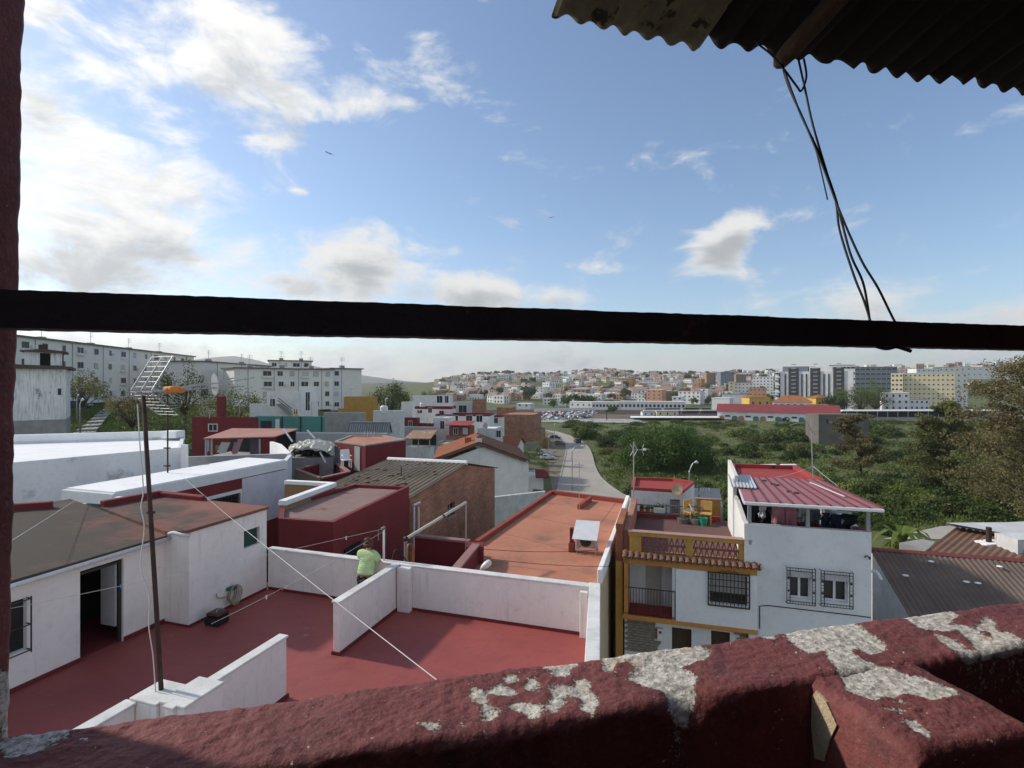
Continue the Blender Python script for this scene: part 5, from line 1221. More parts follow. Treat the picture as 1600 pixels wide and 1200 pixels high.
# cornice tiles: alternating barrel tiles, each a piece
tm = MB(); L_, r_ = .42, .095
pr = [(r_*cos(pi*k/6), r_*sin(pi*k/6)) for k in range(7)]; pi_ = [((r_-.018)*cos(pi*k/6), (r_-.018)*sin(pi*k/6)) for k in range(7)]
ring = pr + pi_[::-1]; tm.prism([Vector((x, 0, z)) for x, z in ring], (0, L_, 0)); tile_up = tm.mesh('tile', mat('cornice_tile', (.23, .12, .085), (.13, .075, .055), 6, .9, .3, 40, patch=((.30, .26, .20), .64, 9)))
nt_ = 21
for k in range(nt_):
    s = lerp(-.06, S1+.02, (k+.5)/nt_)
    for kind in (0, 1):
        o = bpy.data.objects.new('cornice_tile', tile_up); C.objects.link(o); o.parent = hA
        ss = s + (.0 if kind == 0 else (S1+.08)/nt_*.5); tilt = radians(-14 + R.uniform(-2, 2))
        o.location = H.p(ss, -.30+R.uniform(-.012, .012), zc-.03+(.02 if kind == 0 else .085)) - ORG[hA.name]
        M3 = Matrix.Rotation(-radians(16.2)+R.uniform(-.03, .03), 4, 'Z') @ Matrix.Rotation(-tilt, 4, 'X') @ (Matrix.Rotation(pi, 4, 'Y') if kind else Matrix.Identity(4))
        o.rotation_euler = M3.to_euler()
MB().fbox(H, -.06, S1+.03, .0, .4, zc-.018, zc+.13).build('cornice_bed', M_OCHRE, hA)
# terrace floor, balustrade
zt_ = zc+.05
MB().fbox(H, -.05, hs(1168), .4, 5.9, zt_-.2, zt_).build('terrace_floor', mat('brown_terrace', (.155, .085, .075), (.12, .065, .06), .6, .9, .2, 20, patch=((.20, .06, .055), .62, .7)), hA)
MB().fbox(H, -.05, S1, 1.21, 6, zf1+.17, zt_-.21).build('inner_core', M_HW, hA)
zbt = hz(984, 830); bal = [(hs(984), hs(1002)), (hs(1072), hs(1083)), (hs(1155), hs(1174))]
for a, b in bal: MB().fbox(H, a, b, .05, .27, zc+.131, zbt-.05).build('baluster_post', M_OCHRE, hA, bevel=.012)
MB().fbox(H, bal[0][0]-.04, bal[2][1]+.02, .02, .30, zbt-.16, zbt-.04).build('balustrade_beam', M_OCHRE, hA, bevel=.01)
MB().fbox(H, bal[0][0]-.06, bal[2][1]+.03, .0, .32, zbt-.038, zbt+.0).build('balustrade_coping', mat('pink_coping', (.42, .26, .21), (.33, .19, .15), 3, .9, .3), hA, bevel=.008)
M_LAT = mat('clay_lattice', (.27, .105, .085), (.19, .075, .06), 5, .9, .2, 30)
def lattice(par, fr, a, b, t, z0, z1, cols, rows, axis='s', m=None):
    """breeze blocks, one piece each: a square ring with a diagonal cross"""
    w = (b-a)/cols; h = (z1-z0)/rows; mb = MB(); e = .10
    q = lambda x, d, z: (x, d, z)
    f = .022
    mb.obox((0, 0, 0), (w-.01, 0, 0), (0, e, 0), (0, 0, f)); mb.obox((0, 0, h-f-.006), (w-.01, 0, 0), (0, e, 0), (0, 0, f))
    for i in range(2):
        x0, x1 = (f, w/2) if i == 0 else (w-.01-f, w/2)
        mb.prism([(x0-f*.8, .01, f), (x0+f*.8, .01, f), (x1+f*.8, .01, h-f-.006), (x1-f*.8, .01, h-f-.006)], (0, e-.02, 0))
    me = mb.mesh('lattice_block', m or M_LAT)
    for i in range(cols):
        for j in range(rows):
            o = bpy.data.objects.new('lattice_block', me); C.objects.link(o); o.parent = par
            o.location = (fr.p(a+i*w, t, z0+j*h) if axis == 's' else fr.p(t, a+i*w, z0+j*h)) - ORG[par.name]
            o.rotation_euler = (0, 0, -radians(fr.th) + (0 if axis == 's' else pi/2))
lattice(hA, H, bal[0][1], bal[1][0], .11, zc+.132, zbt-.162, 8, 2); lattice(hA, H, bal[1][1], bal[2][0], .11, zc+.132, zbt-.162, 8, 2)
# left parapet of the terrace (pinkish top, stacked tiles on the alley side)
MB().fbox(H, -.05, .16, .33, 5.9, zt_+.001, zbt-.05).build('side_parapet', mat('salmon_render', (.42, .20, .14), (.33, .15, .11), 1.5, .9, .3), hA, bevel=.01)
for k in range(30): MB().fbox(H, -.30+R.uniform(-.01, .01), -.052, .1, 2.6, zc-.25+k*.045, zc-.25+k*.045+.032).build('stacked_tile', M_TILE, hA)
MB().fbox(H, -.30, -.055, .1, 2.6, zg0, zc-.26).build('alley_wall', M_OCHRE, hA)
# rear edge: low red wall, railing with posts
MB().fbox(H, .16, hs(1125, 5.6), 5.6, 5.8, zt_+.001, zt_+.22).build('rear_kerb', M_REDROOF, hA)
rr_ = thing('roof_railing', 'thin grey pipe railing along the rear of the brown roof terrace', 'railing', H.p(1.5, 5.5, zt_))
for py in (788, 802):
    a = ray_plane(987, py, H.p(0, 5.45, 0), H.v); b = ray_plane(1112, py+5, H.p(0, 5.45, 0), H.v); MB().tube([a, b], .03, 6).build('rail', plain('grey_rail', (.11, .11, .12), .5), rr_)
for px in (990, 1041, 1098): a = ray_plane(px, 787, H.p(0, 5.45, 0), H.v); MB().tube([a, Vector((a.x, a.y, zt_))], .03, 6).build('post', MATS['grey_rail'], rr_)
# clutter on the terrace
def pot(px, py, r, h, t, m, lab, plant=True):
    c = ray_plane(px, py, H.p(0, t, 0), H.v); c.z = zt_+(.222 if t > 5.6 else 0.0)
    o = thing('plant_pot' if plant else 'tub', lab, 'pot' if plant else 'tub', c)
    MB().lathe([(0, 0), (r*.75, 0), (r, h), (r*.9, h), (r*.85, h*.9), (0, h*.9)], 12, c=c).build('pot', m, o, smooth=False)
    if plant:
        mb = MB()
        for k in range(60):
            d = Vector((R.gauss(0, .5), R.gauss(0, .5), abs(R.gauss(.3, .5)))); p = c+UP*h+d*r*1.0; x = Vector((R.gauss(0, 1), R.gauss(0, 1), R.gauss(0, 1))).normalized()*.05; y = x.orthogonal().normalized()*.03; mb.poly([p-x, p+y, p+x, p-y])
        mb.build('leaves', mat('pot_leaves', (.07, .13, .03), (.04, .08, .02), 8, .7, 0), o, fix=False)
pb0 = ray_plane(1030, 800, H.p(0, 5.65, 0), H.v)
po = thing('planter_box', 'white rectangular planter with small green plants on the rear kerb', 'planter', Vector((pb0.x, pb0.y, zt_+.22)))
s0 = H.loc(pb0)[0]; MB().fbox(H, s0-.24, s0+.24, 5.58, 5.82, zt_+.222, zt_+.46).build('box', M_FRAME, po, bevel=.02)
mb = MB()
for k in range(80): p = H.p(s0+R.uniform(-.22, .2), 5.7+R.uniform(-.1, .1), zt_+.47+abs(R.gauss(0, .08))); x = Vector((R.gauss(0, 1), R.gauss(0, 1), R.gauss(0, 1))).normalized()*.05; y = x.orthogonal().normalized()*.03; mb.poly([p-x, p+y, p+x, p-y])
mb.build('leaves', mat('pot_leaves', (.07, .13, .03), (.04, .08, .02), 8, .7, 0), po, fix=False)
M_CLAY = plain('clay_pot', (.36, .13, .07), .8); M_GREYP = plain('grey_tub', (.16, .15, .15), .6)
for i, px in enumerate((1003, 1012, 1021)): pot(px, 802, .11, .16, 5.7, M_CLAY, ['small clay pot at the open end of the rear kerb', 'small clay pot between two others on the rear kerb', 'small clay pot next to the white planter'][i], True); 
pot(1067, 813, .26, .22, 5.0, M_GREYP, 'grey planter tub beside the yellow chair legs', True); pot(1086, 814, .25, .24, 5.0, plain('mid_grey_tub', (.24, .24, .24), .6), 'grey tub standing before the yellow chair', True)
pot(1099, 816, .19, .34, 4.85, plain('bright_green_plastic', (.02, .26, .16), .4), 'bright green bucket on the brown terrace', False)
M_YEL = mat('yellow_wood', (.55, .35, .12), (.44, .26, .08), 4, .7, .2, 30)
def wchair(px, py, t, rz, lab):
    c = ray_plane(px, py, H.p(0, t, 0), H.v); c.z = zt_; o = thing('chair', lab, 'chair', c); f = Fr(c, 16.2+rz)
    MB().fbox(f, -.24, .24, -.22, .22, zt_+.42, zt_+.46).build('seat', M_YEL, o, bevel=.01); MB().fbox(f, -.24, .24, .2, .24, zt_+.55, zt_+.95).build('backrest', M_YEL, o, bevel=.01)
    for a in (-.22, .18):
        for b in (-.2, .18): MB().fbox(f, a, a+.04, b, b+.04, zt_, zt_+(.42 if b < 0 else .55)).build('leg', M_YEL, o)
wchair(1103, 812, 5.2, 10, 'yellow wooden chair standing upright before the ochre wall'); wchair(1080, 812, 5.3, -40, 'yellow wooden chair turned sideways beside the grey tubs')
mb = MB(); a = ray_plane(1077, 787, H.p(0, 5.3, 0), H.v); b = ray_plane(1086, 804, H.p(0, 5.1, 0), H.v); mb.bar(a, b, .07, .03)
tag(mb.build('plank', plain('pale_plank', (.60, .52, .36), .8)), 'pale plank leaning on the yellow chair', 'plank')
oa = ray_plane(1088, 806, H.p(0, 5.85, 0), H.v); ob = ray_plane(1126, 810, H.p(0, 5.85, 0), H.v)
sA, sB_ = H.loc(oa)[0], H.loc(ob)[0]
ow = thing('ochre_wall', 'ochre yellow wall at the rear of the brown roof terrace', 'wall', H.p((sA+sB_)/2, 5.95, zt_-.2)); MB().fbox(H, sA, sB_, 5.9, 6.05, zt_-.2, ray_plane(1100, 781, H.p(0, 5.9, 0), H.v).z).build('wall', M_OCHRE, ow); MB().fbox(H, sA-.05, sB_+.05, 5.86, 6.09, ray_plane(1100, 781, H.p(0, 5.9, 0), H.v).z+.002, ray_plane(1100, 779, H.p(0, 5.9, 0), H.v).z).build('coping', MATS['pink_coping'], ow)

# ------------------------------------------------------------------ the taller white house
hB = thing('laundry_house', 'taller white house with a red sheet roof over its laundry terrace', 'house', H.p(7, 3, zg0))
SL_ = hs(1170); zwt = hz(1168, 819)
w2 = [(hs(1233), hs(1267), hz(1250, 936), hz(1250, 902)), (hs(1286), hs(1325), hz(1300, 940), hz(1300, 907))]
mb = MB(); wallgrid(mb, H, 's', SL_, S2, zg0, zwt, .02, .2, w2); mb.build('wall', mat('patchy_white_wall', (.69, .71, .72), (.58, .60, .61), .5, .9, .3, 16, streak=.3, scol=(.45, .46, .46), patch=((.48, .50, .51), .62, .9), psoft=.12), hB)
MB().fbox(H, SL_, S2, .225, .30, zg0, zwt-1.0).build('shade_backing', M_BLACK, hB); MB().fbox(H, S2-.2, S2, .302, 5.0, zg0, zwt-.1).build('wall', M_HW, hB)  # black slab behind the windows paints the interior's shade
zfl = zwt-1.0; MB().fbox(H, SL_, S2-.2, .31, 5.0, zfl-.2, zfl).build('terrace_floor', M_RED, hB)
MB().fbox(H, SL_, S2-.21, .31, 5.0, zg0, zfl-.21).build('core', M_HW, hB)
for (a, b, z0, z1) in w2:
    MB().fbox(H, a, b, .19, .20, z0, z1).build('window_pane', M_GLASS, hB)
    mb = MB(); f = .05
    for (x0, x1, y0, y1) in ((a, a+f, z0, z1), (b-f, b, z0, z1), (a+f, b-f, z0, z0+f), (a+f, b-f, z1-f, z1), ((a+b)/2-.035, (a+b)/2+.035, z0+f, z1-f)): mb.fbox(H, x0, x1, .13, .17, y0, y1)
    mb.build('window_frame', M_FRAME, hB)
    MB().fbox(H, a-.02, b+.02, -.02, .018, z1, z1+.2).build('shutter_box', mat('shutter_box_grey', (.50, .51, .51), (.36, .36, .36), 14, .8, .3), hB)
    mb = MB(); x0, x1, y0, y1 = a-.10, b+.10, z0-.12, z1+.34
    for x in (x0, x0+.10, x1-.10, x1): mb.bar(H.p(x, -.16, y0), H.p(x, -.16, y1), .016)
    for y in (y0, y0+.09, y1-.10, y1): mb.bar(H.p(x0, -.16, y), H.p(x1, -.16, y), .016)
    k = 12
    for i in range(k):
        y = lerp(y0, y1, (i+.5)/k)
        for xa in (x0, x1-.10): mb.tube([H.p(xa+.05+.045*cos(g), -.16, y+.05*sin(g)) for g in (0, 1.05, 2.1, 3.14, 4.2, 5.2, 6.28)], .0042, 4)
    for i in range(8):
        x = lerp(x0+.1, x1-.1, (i+.5)/8)
        for ya in (y0+.045, y1-.05): mb.tube([H.p(x+.05*cos(g), -.16, ya+.04*sin(g)) for g in (0, 1.05, 2.1, 3.14, 4.2, 5.2, 6.28)], .0042, 4)
    for x in (x0, x1):
        for y in (y0, y1): mb.bar(H.p(x, -.16, y), H.p(x, .03, y), .014)
    for x in (x0+.05, x1-.05):
        for y in (z0+.3, z1): mb.tube([H.p(x, -.175, y), H.p(x, -.15, y)], .035, 8)
    mb.build('grille', M_DARK, hB)
cb = [H.front(px, py, .0) for px, py in ((1187, 982), (1187, 947), (1200, 946), (1260, 953), (1330, 961), (1345, 963), (1361, 965))]
tag(MB().tube([H.p(s, .0, z) for s, z in cb], .016, 5).build('wall_cable', M_CABLE), 'black cable running along the white wall below the grilled windows', 'cable')
s, z = H.front(1354, 869, 0); wl_ = thing('wall_lamp', 'small black bracket on the white wall near the corner by the corrugated shed', 'bracket', H.p(s, 0, z)); MB().tube([H.p(s-.05, .0, z-.04), H.p(s-.03, -.1, z+.04), H.p(s+.05, -.12, z)], .02, 6).build('arm', M_DARK, wl_); MB().tube([H.p(s+.04, -.12, z+.02), H.p(s+.05, -.12, z-.06)], .03, 6).build('shade', M_DARK, wl_)
# sunlit flank: stepped wall with clay lattice
sl = SL_
tl1, _ = H.side(1121, 760, sl); 
fl = mat('sunlit_flank', (.70, .70, .66), (.60, .60, .565), 1, .9, .3, 20)
zs1 = H.side(1160, 822, sl)[1]
MB().prism([H.p(sl, .0, zt_), H.p(sl, .0, zwt+.02), H.p(sl, .5, zwt+.02), H.p(sl, 2.2, zwt+.32), H.p(sl, 5.0, zwt+.42), H.p(sl, 5.0, zt_)], -H.u*.14).build('flank_wall', fl, hB)
MB().prism([H.p(sl-.02, 3.1, zwt+.35), H.p(sl-.02, 2.6, zwt+1.2), H.p(sl-.02, 5.0, zwt+1.48), H.p(sl-.02, 5.0, zwt+.4)], -H.u*.12).build('flank_screen', fl, hB)
lattice(hB, H, .9, 2.0, sl-.145+.11, zt_+.10, zwt-.28, 5, 3, 't'); lattice(hB, H, 2.8, 4.3, sl-.145+.11, zt_+.10, zwt-.28, 6, 3, 't')
MB().tube([H.p(sl-.2, 2.5, zt_), H.p(sl-.2, 2.5, zwt+1.1)], .03, 6).build('flank_post', M_FRAME, hB)
# red sheet roof: separate panels with standing seams
tn = -.45; sR = hs(1379, tn); sLr = hs(1163, tn); zn_ = H.front(1163, 784, tn)[1]; zn2 = H.front(1379, 796, tn)[1]; tf = 4.55
zfar = H.front(1149, 745, tf)[1]
sLf, sRf = hs(1149, tf), hs(1281, tf)
M_SHEET = mat('red_sheet_metal', (.36, .14, .14), (.30, .105, .108), 1.4, .5, .06, 8, spec=.5, patch=((.22, .07, .07), .69, 3))
rf = thing('sheet_roof', 'dusty red sheet metal lean-to roof above the laundry terrace', 'roof', H.p(sLr, tn, zn_))
NP = 11
def rp(f, g, dz=0): # f across, g from front to rear
    return H.p(lerp(lerp(sLr, sR, f), lerp(sLf, sRf, f), g), lerp(tn, tf, g), lerp(lerp(zn_, zn2, f), zfar, g)+dz)
for k in range(NP):
    f0, f1 = k/NP, (k+1)/NP; dz = R.uniform(-.004, .004)
    MB().prism([rp(f0, 0, dz), rp(f1, 0, dz), rp(f1, 1, dz), rp(f0, 1, dz)], UP*.03).build('panel', M_SHEET, rf)
    MB().prism([rp(f1-.006, -.012, .033), rp(f1+.006, -.012, .033), rp(f1+.006, 1, .033), rp(f1-.006, 1, .033)], UP*.035).build('seam', mat('seam_dark_red', (.17, .05, .055), (.14, .04, .045), 3, .6, .1), rf)
MB().bar(rp(-.005, -.01, -.03), rp(1.005, -.01, -.03), .10, .10).build('gutter', M_FRAME, rf, bevel=.02)
MB().bar(rp(-.003, 0, -.02), rp(-.003, .55, -.02), .05, .08).build('edge_strip', M_FRAME, rf)
for f, g in ((.28, .80), (.37, .62), (.42, .38), (.47, .34), (.34, .66)): 
    MB().prism([rp(f, g, .035), rp(f+.05, g+.01, .035), rp(f+.052, g+.035, .06), rp(f+.004, g+.03, .05)], UP*.015).build('loose_tile', M_RUST, rf)
MB().prism([rp(.86, .28, .07), rp(.875, .28, .07), rp(.80, .80, .07), rp(.785, .80, .07)], UP*.02).build('white_strip', M_FRAME, rf)
wv = rp(.0, 1.0, .06); dn = (rp(.0, .42, .06)-wv); ln = dn.length; dn.normalize()
wavy(MB(), wv-H.u*.28, H.u, .85, dn, ln, UP, .12, .015, 8, rag=.1).build('grey_sheet', mat('grey_corrugated', (.48, .50, .52), (.36, .38, .40), 3, .5, .1), rf, fix=False)
for px in (1171, 1262, 1356):
    s = hs(px, .12); MB().fbox(H, s-.055, s+.055, .07, .18, zwt+.002, zn_-.02+(zn2-zn_)*(s-sLr)/(sR-sLr)).build('post', plain('grey_post', (.27, .29, .31), .6), hB)
for s in (SL_+.1, (SL_+S2)/2, S2-.2): MB().fbox(H, s, s+.1, 4.6, 4.7, zfl, zfar-.03).build('post', M_RUST, hB)
MB().fbox(H, SL_+.1, S2-.3, 4.75, 4.9, zfl, zwt+.55).build('rear_wall', mat('rear_wall_shade', (.16, .15, .14), (.11, .10, .10), 2, .9, .2), hB)  # shade under the sheet roof is put into this dark colour
# laundry hung in the shade
def cloth(px0, px1, py0, py1, t, col, lab, wav=.05, name='hanging_cloth', ragged=.0):
    a = H.front(px0, py0, t); b = H.front(px1, py1, t); n = 12; m = 6; mb = MB()
    for j in range(m+1):
        for i in range(n+1):
            f = i/n; g = j/m; s = lerp(a[0], b[0], f)+ragged*noise.noise(Vector((f*3, g*3, px0)))*.4; z = lerp(a[1], b[1], g) - ragged*abs(noise.noise(Vector((f*4, 1, px0))))*g*.6
            mb.v.append(H.p(s, t + wav*sin(f*9+g*2+px0)*(.3+g), z))
    for j in range(m):
        for i in range(n): q = j*(n+1)+i; mb.f.append([q, q+1, q+n+2, q+n+1]); mb.m.append(0)
    o = mb.build(name, mat('cloth_%s' % lab.replace(' ', '_'), col, tuple(v*.8 for v in col), 3, .95, .2, 20, thru=.2), None, smooth=True, fix=False)
    so = o.modifiers.new('thick', 'SOLIDIFY'); so.thickness = .012
    tag(o, lab, 'laundry', None); return o
cloth(1206, 1226, 792, 821, .9, (.52, .25, .28), 'pink sheet hanging folded beside a second pink sheet'); cloth(1227, 1245, 793, 823, .95, (.55, .24, .27), 'second pink sheet hanging nearer the middle roof post')
cloth(1180, 1203, 792, 822, 1.3, (.02, .02, .025), 'black garment hanging beside the pink sheet', .1, ragged=.3); cloth(1186, 1197, 790, 808, .7, (.55, .54, .55), 'pale grey shirt over a black garment', .05, ragged=.4)
cloth(1246, 1257, 793, 815, 1.0, (.45, .45, .46), 'light grey cloth next to the middle roof post', .06, ragged=.3); cloth(1265, 1282, 797, 812, 1.1, (.15, .18, .25), 'dark blue grey shirt hanging past the middle post', .06, ragged=.3)
cloth(1283, 1297, 801, 826, .6, (.025, .03, .05), 'navy trousers hanging beside the dark jackets', .08, ragged=.5); cloth(1298, 1315, 803, 828, .7, (.03, .035, .075), 'navy blue jacket hanging among dark clothes', .08, ragged=.4); cloth(1316, 1332, 803, 824, .5, (.015, .016, .022), 'black jacket with a trailing sleeve on the line', .1, ragged=.6)
cloth(1295, 1330, 797, 803, 2.5, (.55, .56, .58), 'white cloth behind the dark jackets', .03); cloth(1330, 1352, 822, 831, .4, (.30, .10, .09), 'reddish cloth lying over the wall top by the last post', .05, ragged=.5)
line('clothes_line', 'laundry line under the red sheet roof', H.p(SL_+.1, .9, H.front(1206, 791, .9)[1]), H.p(S2-.2, .6, H.front(1340, 800, .6)[1]), .008, .02, M_ROPE)

# --- red roofed block behind, and the small white hut
rbk = polyb('red_roof_house', 'house with a flat red roof and raised edge behind the sheet metal roof', [(1143, 752), (1290, 750), (1243, 727), (1142, 724)], -4.75, -14, M_WHITE, M_REDROOF, par=.22, parm=M_REDROOF, pw=.22)
for px, py in ((1190, 729), (1205, 731), (1222, 729)): q = G(px, py, -4.9); MB().obox(q, (.9, .1, 0), (0, .3, 0), (.05, 0, .1)).build('slab', M_LIME if px != 1205 else M_RUST, rbk)
hut = polyb('white_hut', 'small white rooftop hut with a red coated roof behind the pipe railing', [(986, 761), (1068, 766), (1085, 752), (1052, 747), (989, 745)], -4.95, -13, M_WHITE2, M_REDROOF, par=.14, parm=M_REDROOF)
fh = Fr(G(1068, 766, -4.95), 11.5)
a, z1 = fh.front(1047, 780); b, _ = fh.front(1062, 780); gd = MB().fbox(fh, a, b, -.04, -.004, z1-.9, z1).build('door', plain('dark_green_door', (.03, .05, .04), .6), hut)
for k in range(5): s = lerp(a, b, (k+.5)/5); MB().fbox(fh, s-.02, s+.02, -.06, -.041, z1-.85, z1-.05).build('bar', M_STEEL, gd)
s, z = fh.front(1058, 765, -.3); dsh = thing('satellite_dish', 'small brownish satellite dish on the white hut', 'dish', fh.p(s, -.1, z-.2))
mb = MB(); nv = Vector((-.5, -.8, .3)).normalized(); e1 = nv.orthogonal().normalized(); e2 = nv.cross(e1); c = fh.p(s, -.3, z)
mb.v = [c-nv*.06] + [c+(e1*cos(g)+e2*sin(g))*.26 for g in [2*pi*k/16 for k in range(16)]]; mb.f = [[0, 1+k, 1+(k+1) % 16] for k in range(16)]; mb.m = [0]*16; ds = mb.build('reflector', plain('rusty_dish', (.28, .20, .14), .6), dsh, fix=False); ds.modifiers.new('t', 'SOLIDIFY').thickness = .015
MB().tube([c, fh.p(s, 0, z-.1)], .02, 6).build('arm', M_STEEL, dsh); MB().tube([c, c+nv*.3], .012, 5).build('feed', M_STEEL, dsh)
am = thing('yagi_aerial', 'pale yagi aerial on a tall mast above the white hut', 'aerial', P(990, 800, 24.5))
MB().tube([P(990, 800, 24.5), P(990, 690, 24.5)], .03, 6).build('mast', M_STEEL, am)
MB().tube([P(988, 703, 24.3), P(1015, 702, 25.2)], .016, 5).build('boom', M_ROD, am)
for i, px in enumerate((990, 996, 1003)):
    for sg in (-1, 1): q = P(px, 703, 24.4); MB().tube([q, P(px-5 if i < 2 else px+3, 703+sg*9, 24.4)], .018, 5).build('rod', M_ROD, am)
MB().obox(P(1006, 704, 24.6), (.12, 0, 0), (0, .1, 0), (0, 0, .1)).build('box', M_FRAME, am)
a2 = thing('wall_aerial', 'small white aerial on a thin pole before the blue grey roof', 'aerial', P(1092, 792, 25))
MB().tube([P(1092, 790, 25), P(1092, 745, 25)], .02, 6).build('mast', M_DARK, a2)
for k in range(4): MB().tube([P(1096+k*4, 762, 25), P(1092+k*5, 772, 24.9)], .016, 4).build('rod', M_ROD, a2)
MB().tube([P(1094, 768, 25), P(1112, 771, 25.3)], .014, 4).build('boom', M_ROD, a2)
bg = polyb('grey_roof_shed', 'low shed with a blue grey roof behind the ochre wall', [(1066, 790), (1130, 792), (1124, 763), (1070, 762)], -6.3, -14, M_CONC, mat('blue_grey_roof', (.10, .115, .14), (.08, .09, .11), .5, .7, .1), par=0)
a3 = thing('tall_aerial', 'tall thin mast with a folded aerial behind the red sheet roof', 'aerial', P(1268, 745, 23.5))
MB().tube([P(1270, 748, 23.5), P(1267, 655, 23.5)], .022, 6).build('mast', M_STEEL, a3)
for k in range(5): MB().tube([P(1256+k*3, 654+k*5, 23.4), P(1262+k*3, 660+k*5, 23.4)], .016, 4).build('rod', M_ROD, a3)
MB().tube(smooth_path([P(1262, 672, 23.5), P(1245, 668, 23.5), P(1234, 665, 23.5), P(1248, 661, 23.5), P(1260, 664, 23.5)]), .012, 4).build('loop', M_ROD, a3)
line('guy_rope', 'pale guy rope from the tall mast down to the sheet roof corner', P(1270, 728, 23.5), P(1310, 760, 22.2), .011, .02, cat='rope'); line('guy_rope', 'pale guy rope from the tall mast across the red roof', P(1270, 728, 23.5), P(1195, 748, 22.5), .008, .1, cat='rope')

# --- corrugated fibre roof and brown roofed shed at the right edge
K = Fr(G(1363, 857, -6.55), 16.2)
cr = thing('corrugated_shed', 'long shed with a dark weathered corrugated roof and a red ridge', 'shed', K.p(6, -2, CZ-12.6))
M_CORR = mat('dark_fibre_cement', (.175, .130, .105), (.115, .088, .072), .9, .95, .3, 16, streak=0, patch=((.17, .065, .058), .62, 1.0), psoft=.15)
wx = K.s_at(1363, 0); dn = (-K.v*6.5 - UP*2.1); ln = dn.length; dn.normalize()
for i in range(14): wavy(MB(), K.p(wx-.1+i*1.06, .05, CZ-6.60+.012*(i % 2)), K.u, 1.1, dn, ln+R.uniform(-.05, .05), UP, .177, .017, 9).build('sheet', M_CORR, cr, fix=False)
dn2 = (K.v*5 - UP*1.6); l2 = dn2.length; dn2.normalize(); wavy(MB(), K.p(wx-.1, -.05, CZ-6.62), K.u, 14.8, dn2, l2, UP, .177, .017, 6).build('sheet', M_CORR, cr, fix=False)
MB().prism([K.p(wx-.1, -.16, CZ-6.59), K.p(wx-.1, 0, CZ-6.50), K.p(wx-.1, .16, CZ-6.59)], K.u*14.8).build('ridge', mat('faded_red_ridge', (.20, .055, .05), (.13, .04, .038), 2, .9, .2), cr)
MB().prism([K.p(wx, -6.2, CZ-12.6), K.p(wx, -6.2, CZ-8.7), K.p(wx, 0, CZ-6.7), K.p(wx, 4.7, CZ-8.3), K.p(wx, 4.7, CZ-12.6)], K.u*14.4).build('wall', M_WHITE2, cr)
for px, py in ((1510, 912), (1528, 914), (1562, 888), (1455, 880), (1415, 902)): q = ray_plane(px, py, K.p(0, 0, CZ-6.5), dn.cross(K.u).normalized()); MB().ball(q+UP*.07, .07, 6, 4, sc=(1.6, 1.4, .4)).build('pale_stone', M_LIME, cr)
pv = thing('white_pipe', 'short curved white pipe at the corner of the white laundry house', 'pipe', P(1366, 905, 17.2)); MB().tube(smooth_path([P(1362, 893, 17.4), P(1368, 893, 17.3), P(1373, 898, 17.2), P(1377, 906, 17.1)]), .05, 7).build('pipe', M_FRAME, pv, smooth=True)
fbz = Fr(G(1445, 868, -9.2), 30)
bz = thing('brown_roof_house', 'low house with a ribbed brown roof, white rear roof and metal flue', 'house', G(1530, 880, -12.6))
pts = [G(1440, 868, -9.0), G(1600, 880, -9.0), G(1640, 850, -8.4), G(1495, 825, -8.4)]
o_ = pts[3]; du = (pts[2]-pts[3]); lu = du.length; du.normalize(); dv = (pts[0]-pts[3]); lv = dv.length; dv.normalize()
wavy(MB(), o_, du, lu, dv, lv, UP, .30, .03, 6).build('roof', mat('brown_ribbed', (.20, .115, .075), (.15, .085, .055), 1, .7, .1), bz, fix=False)
MB().prism([G(1493, 823, -8.3), G(1700, 860, -8.3), G(1700, 818, -8.1), G(1478, 820, -8.1)], UP*.12).build('roof', mat('dull_white_roof', (.58, .58, .57), (.46, .46, .45), .6, .9, .2), bz)
MB().prism([Vector((p.x, p.y, CZ-13)) for p in pts], UP*3.9).build('wall', M_WHITE2, bz)
MB().tube([G(1545, 850, -8.6), G(1545, 850, -8.6)+UP*.9], .13, 10).build('flue', M_RUST, bz); q = G(1545, 850, -8.6); MB().obox(q-Vector((.5, .4, .05)), (1.0, 0, .1), (0, .8, 0), (0, 0, .12)).build('flashing', M_LIME, bz)
q = G(1600, 862, -8.6); MB().box(q.x-.6, q.x+1.2, q.y-.3, q.y+1, q.z-1.5, q.z+.7).build('chimney_stack', M_WHITE2, bz); MB().box(q.x-.3, q.x+.1, q.y-.34, q.y-.301, q.z-.5, q.z+.2).build('vent', M_DARK, bz)
sh = polyb('small_shed', 'small low grey shed roof beside the brown roofed house', [(1405, 848), (1450, 858), (1462, 846), (1440, 842)], -9.6, -13, M_CONC, M_CONC, cat='shed')
# ================================================================== houses stepping down the hill, apartment blocks, hillside
M_WARM = mat('apartment_beige', (.78, .75, .68), (.70, .67, .61), .12, .9, .05, 6, streak=.12)
M_PALE = mat('apartment_pale', (.74, .74, .74), (.66, .66, .66), .15, .9, .05, 6, streak=.12)
M_EAVE = plain('eave_grey', (.16, .15, .14), .9)
M_TEAL = mat('teal_paint', (.10, .27, .24), (.08, .21, .19), .8, .85, .2, 14, streak=.25)
M_BLINDW = plain('pale_blind', (.50, .50, .48), .7)
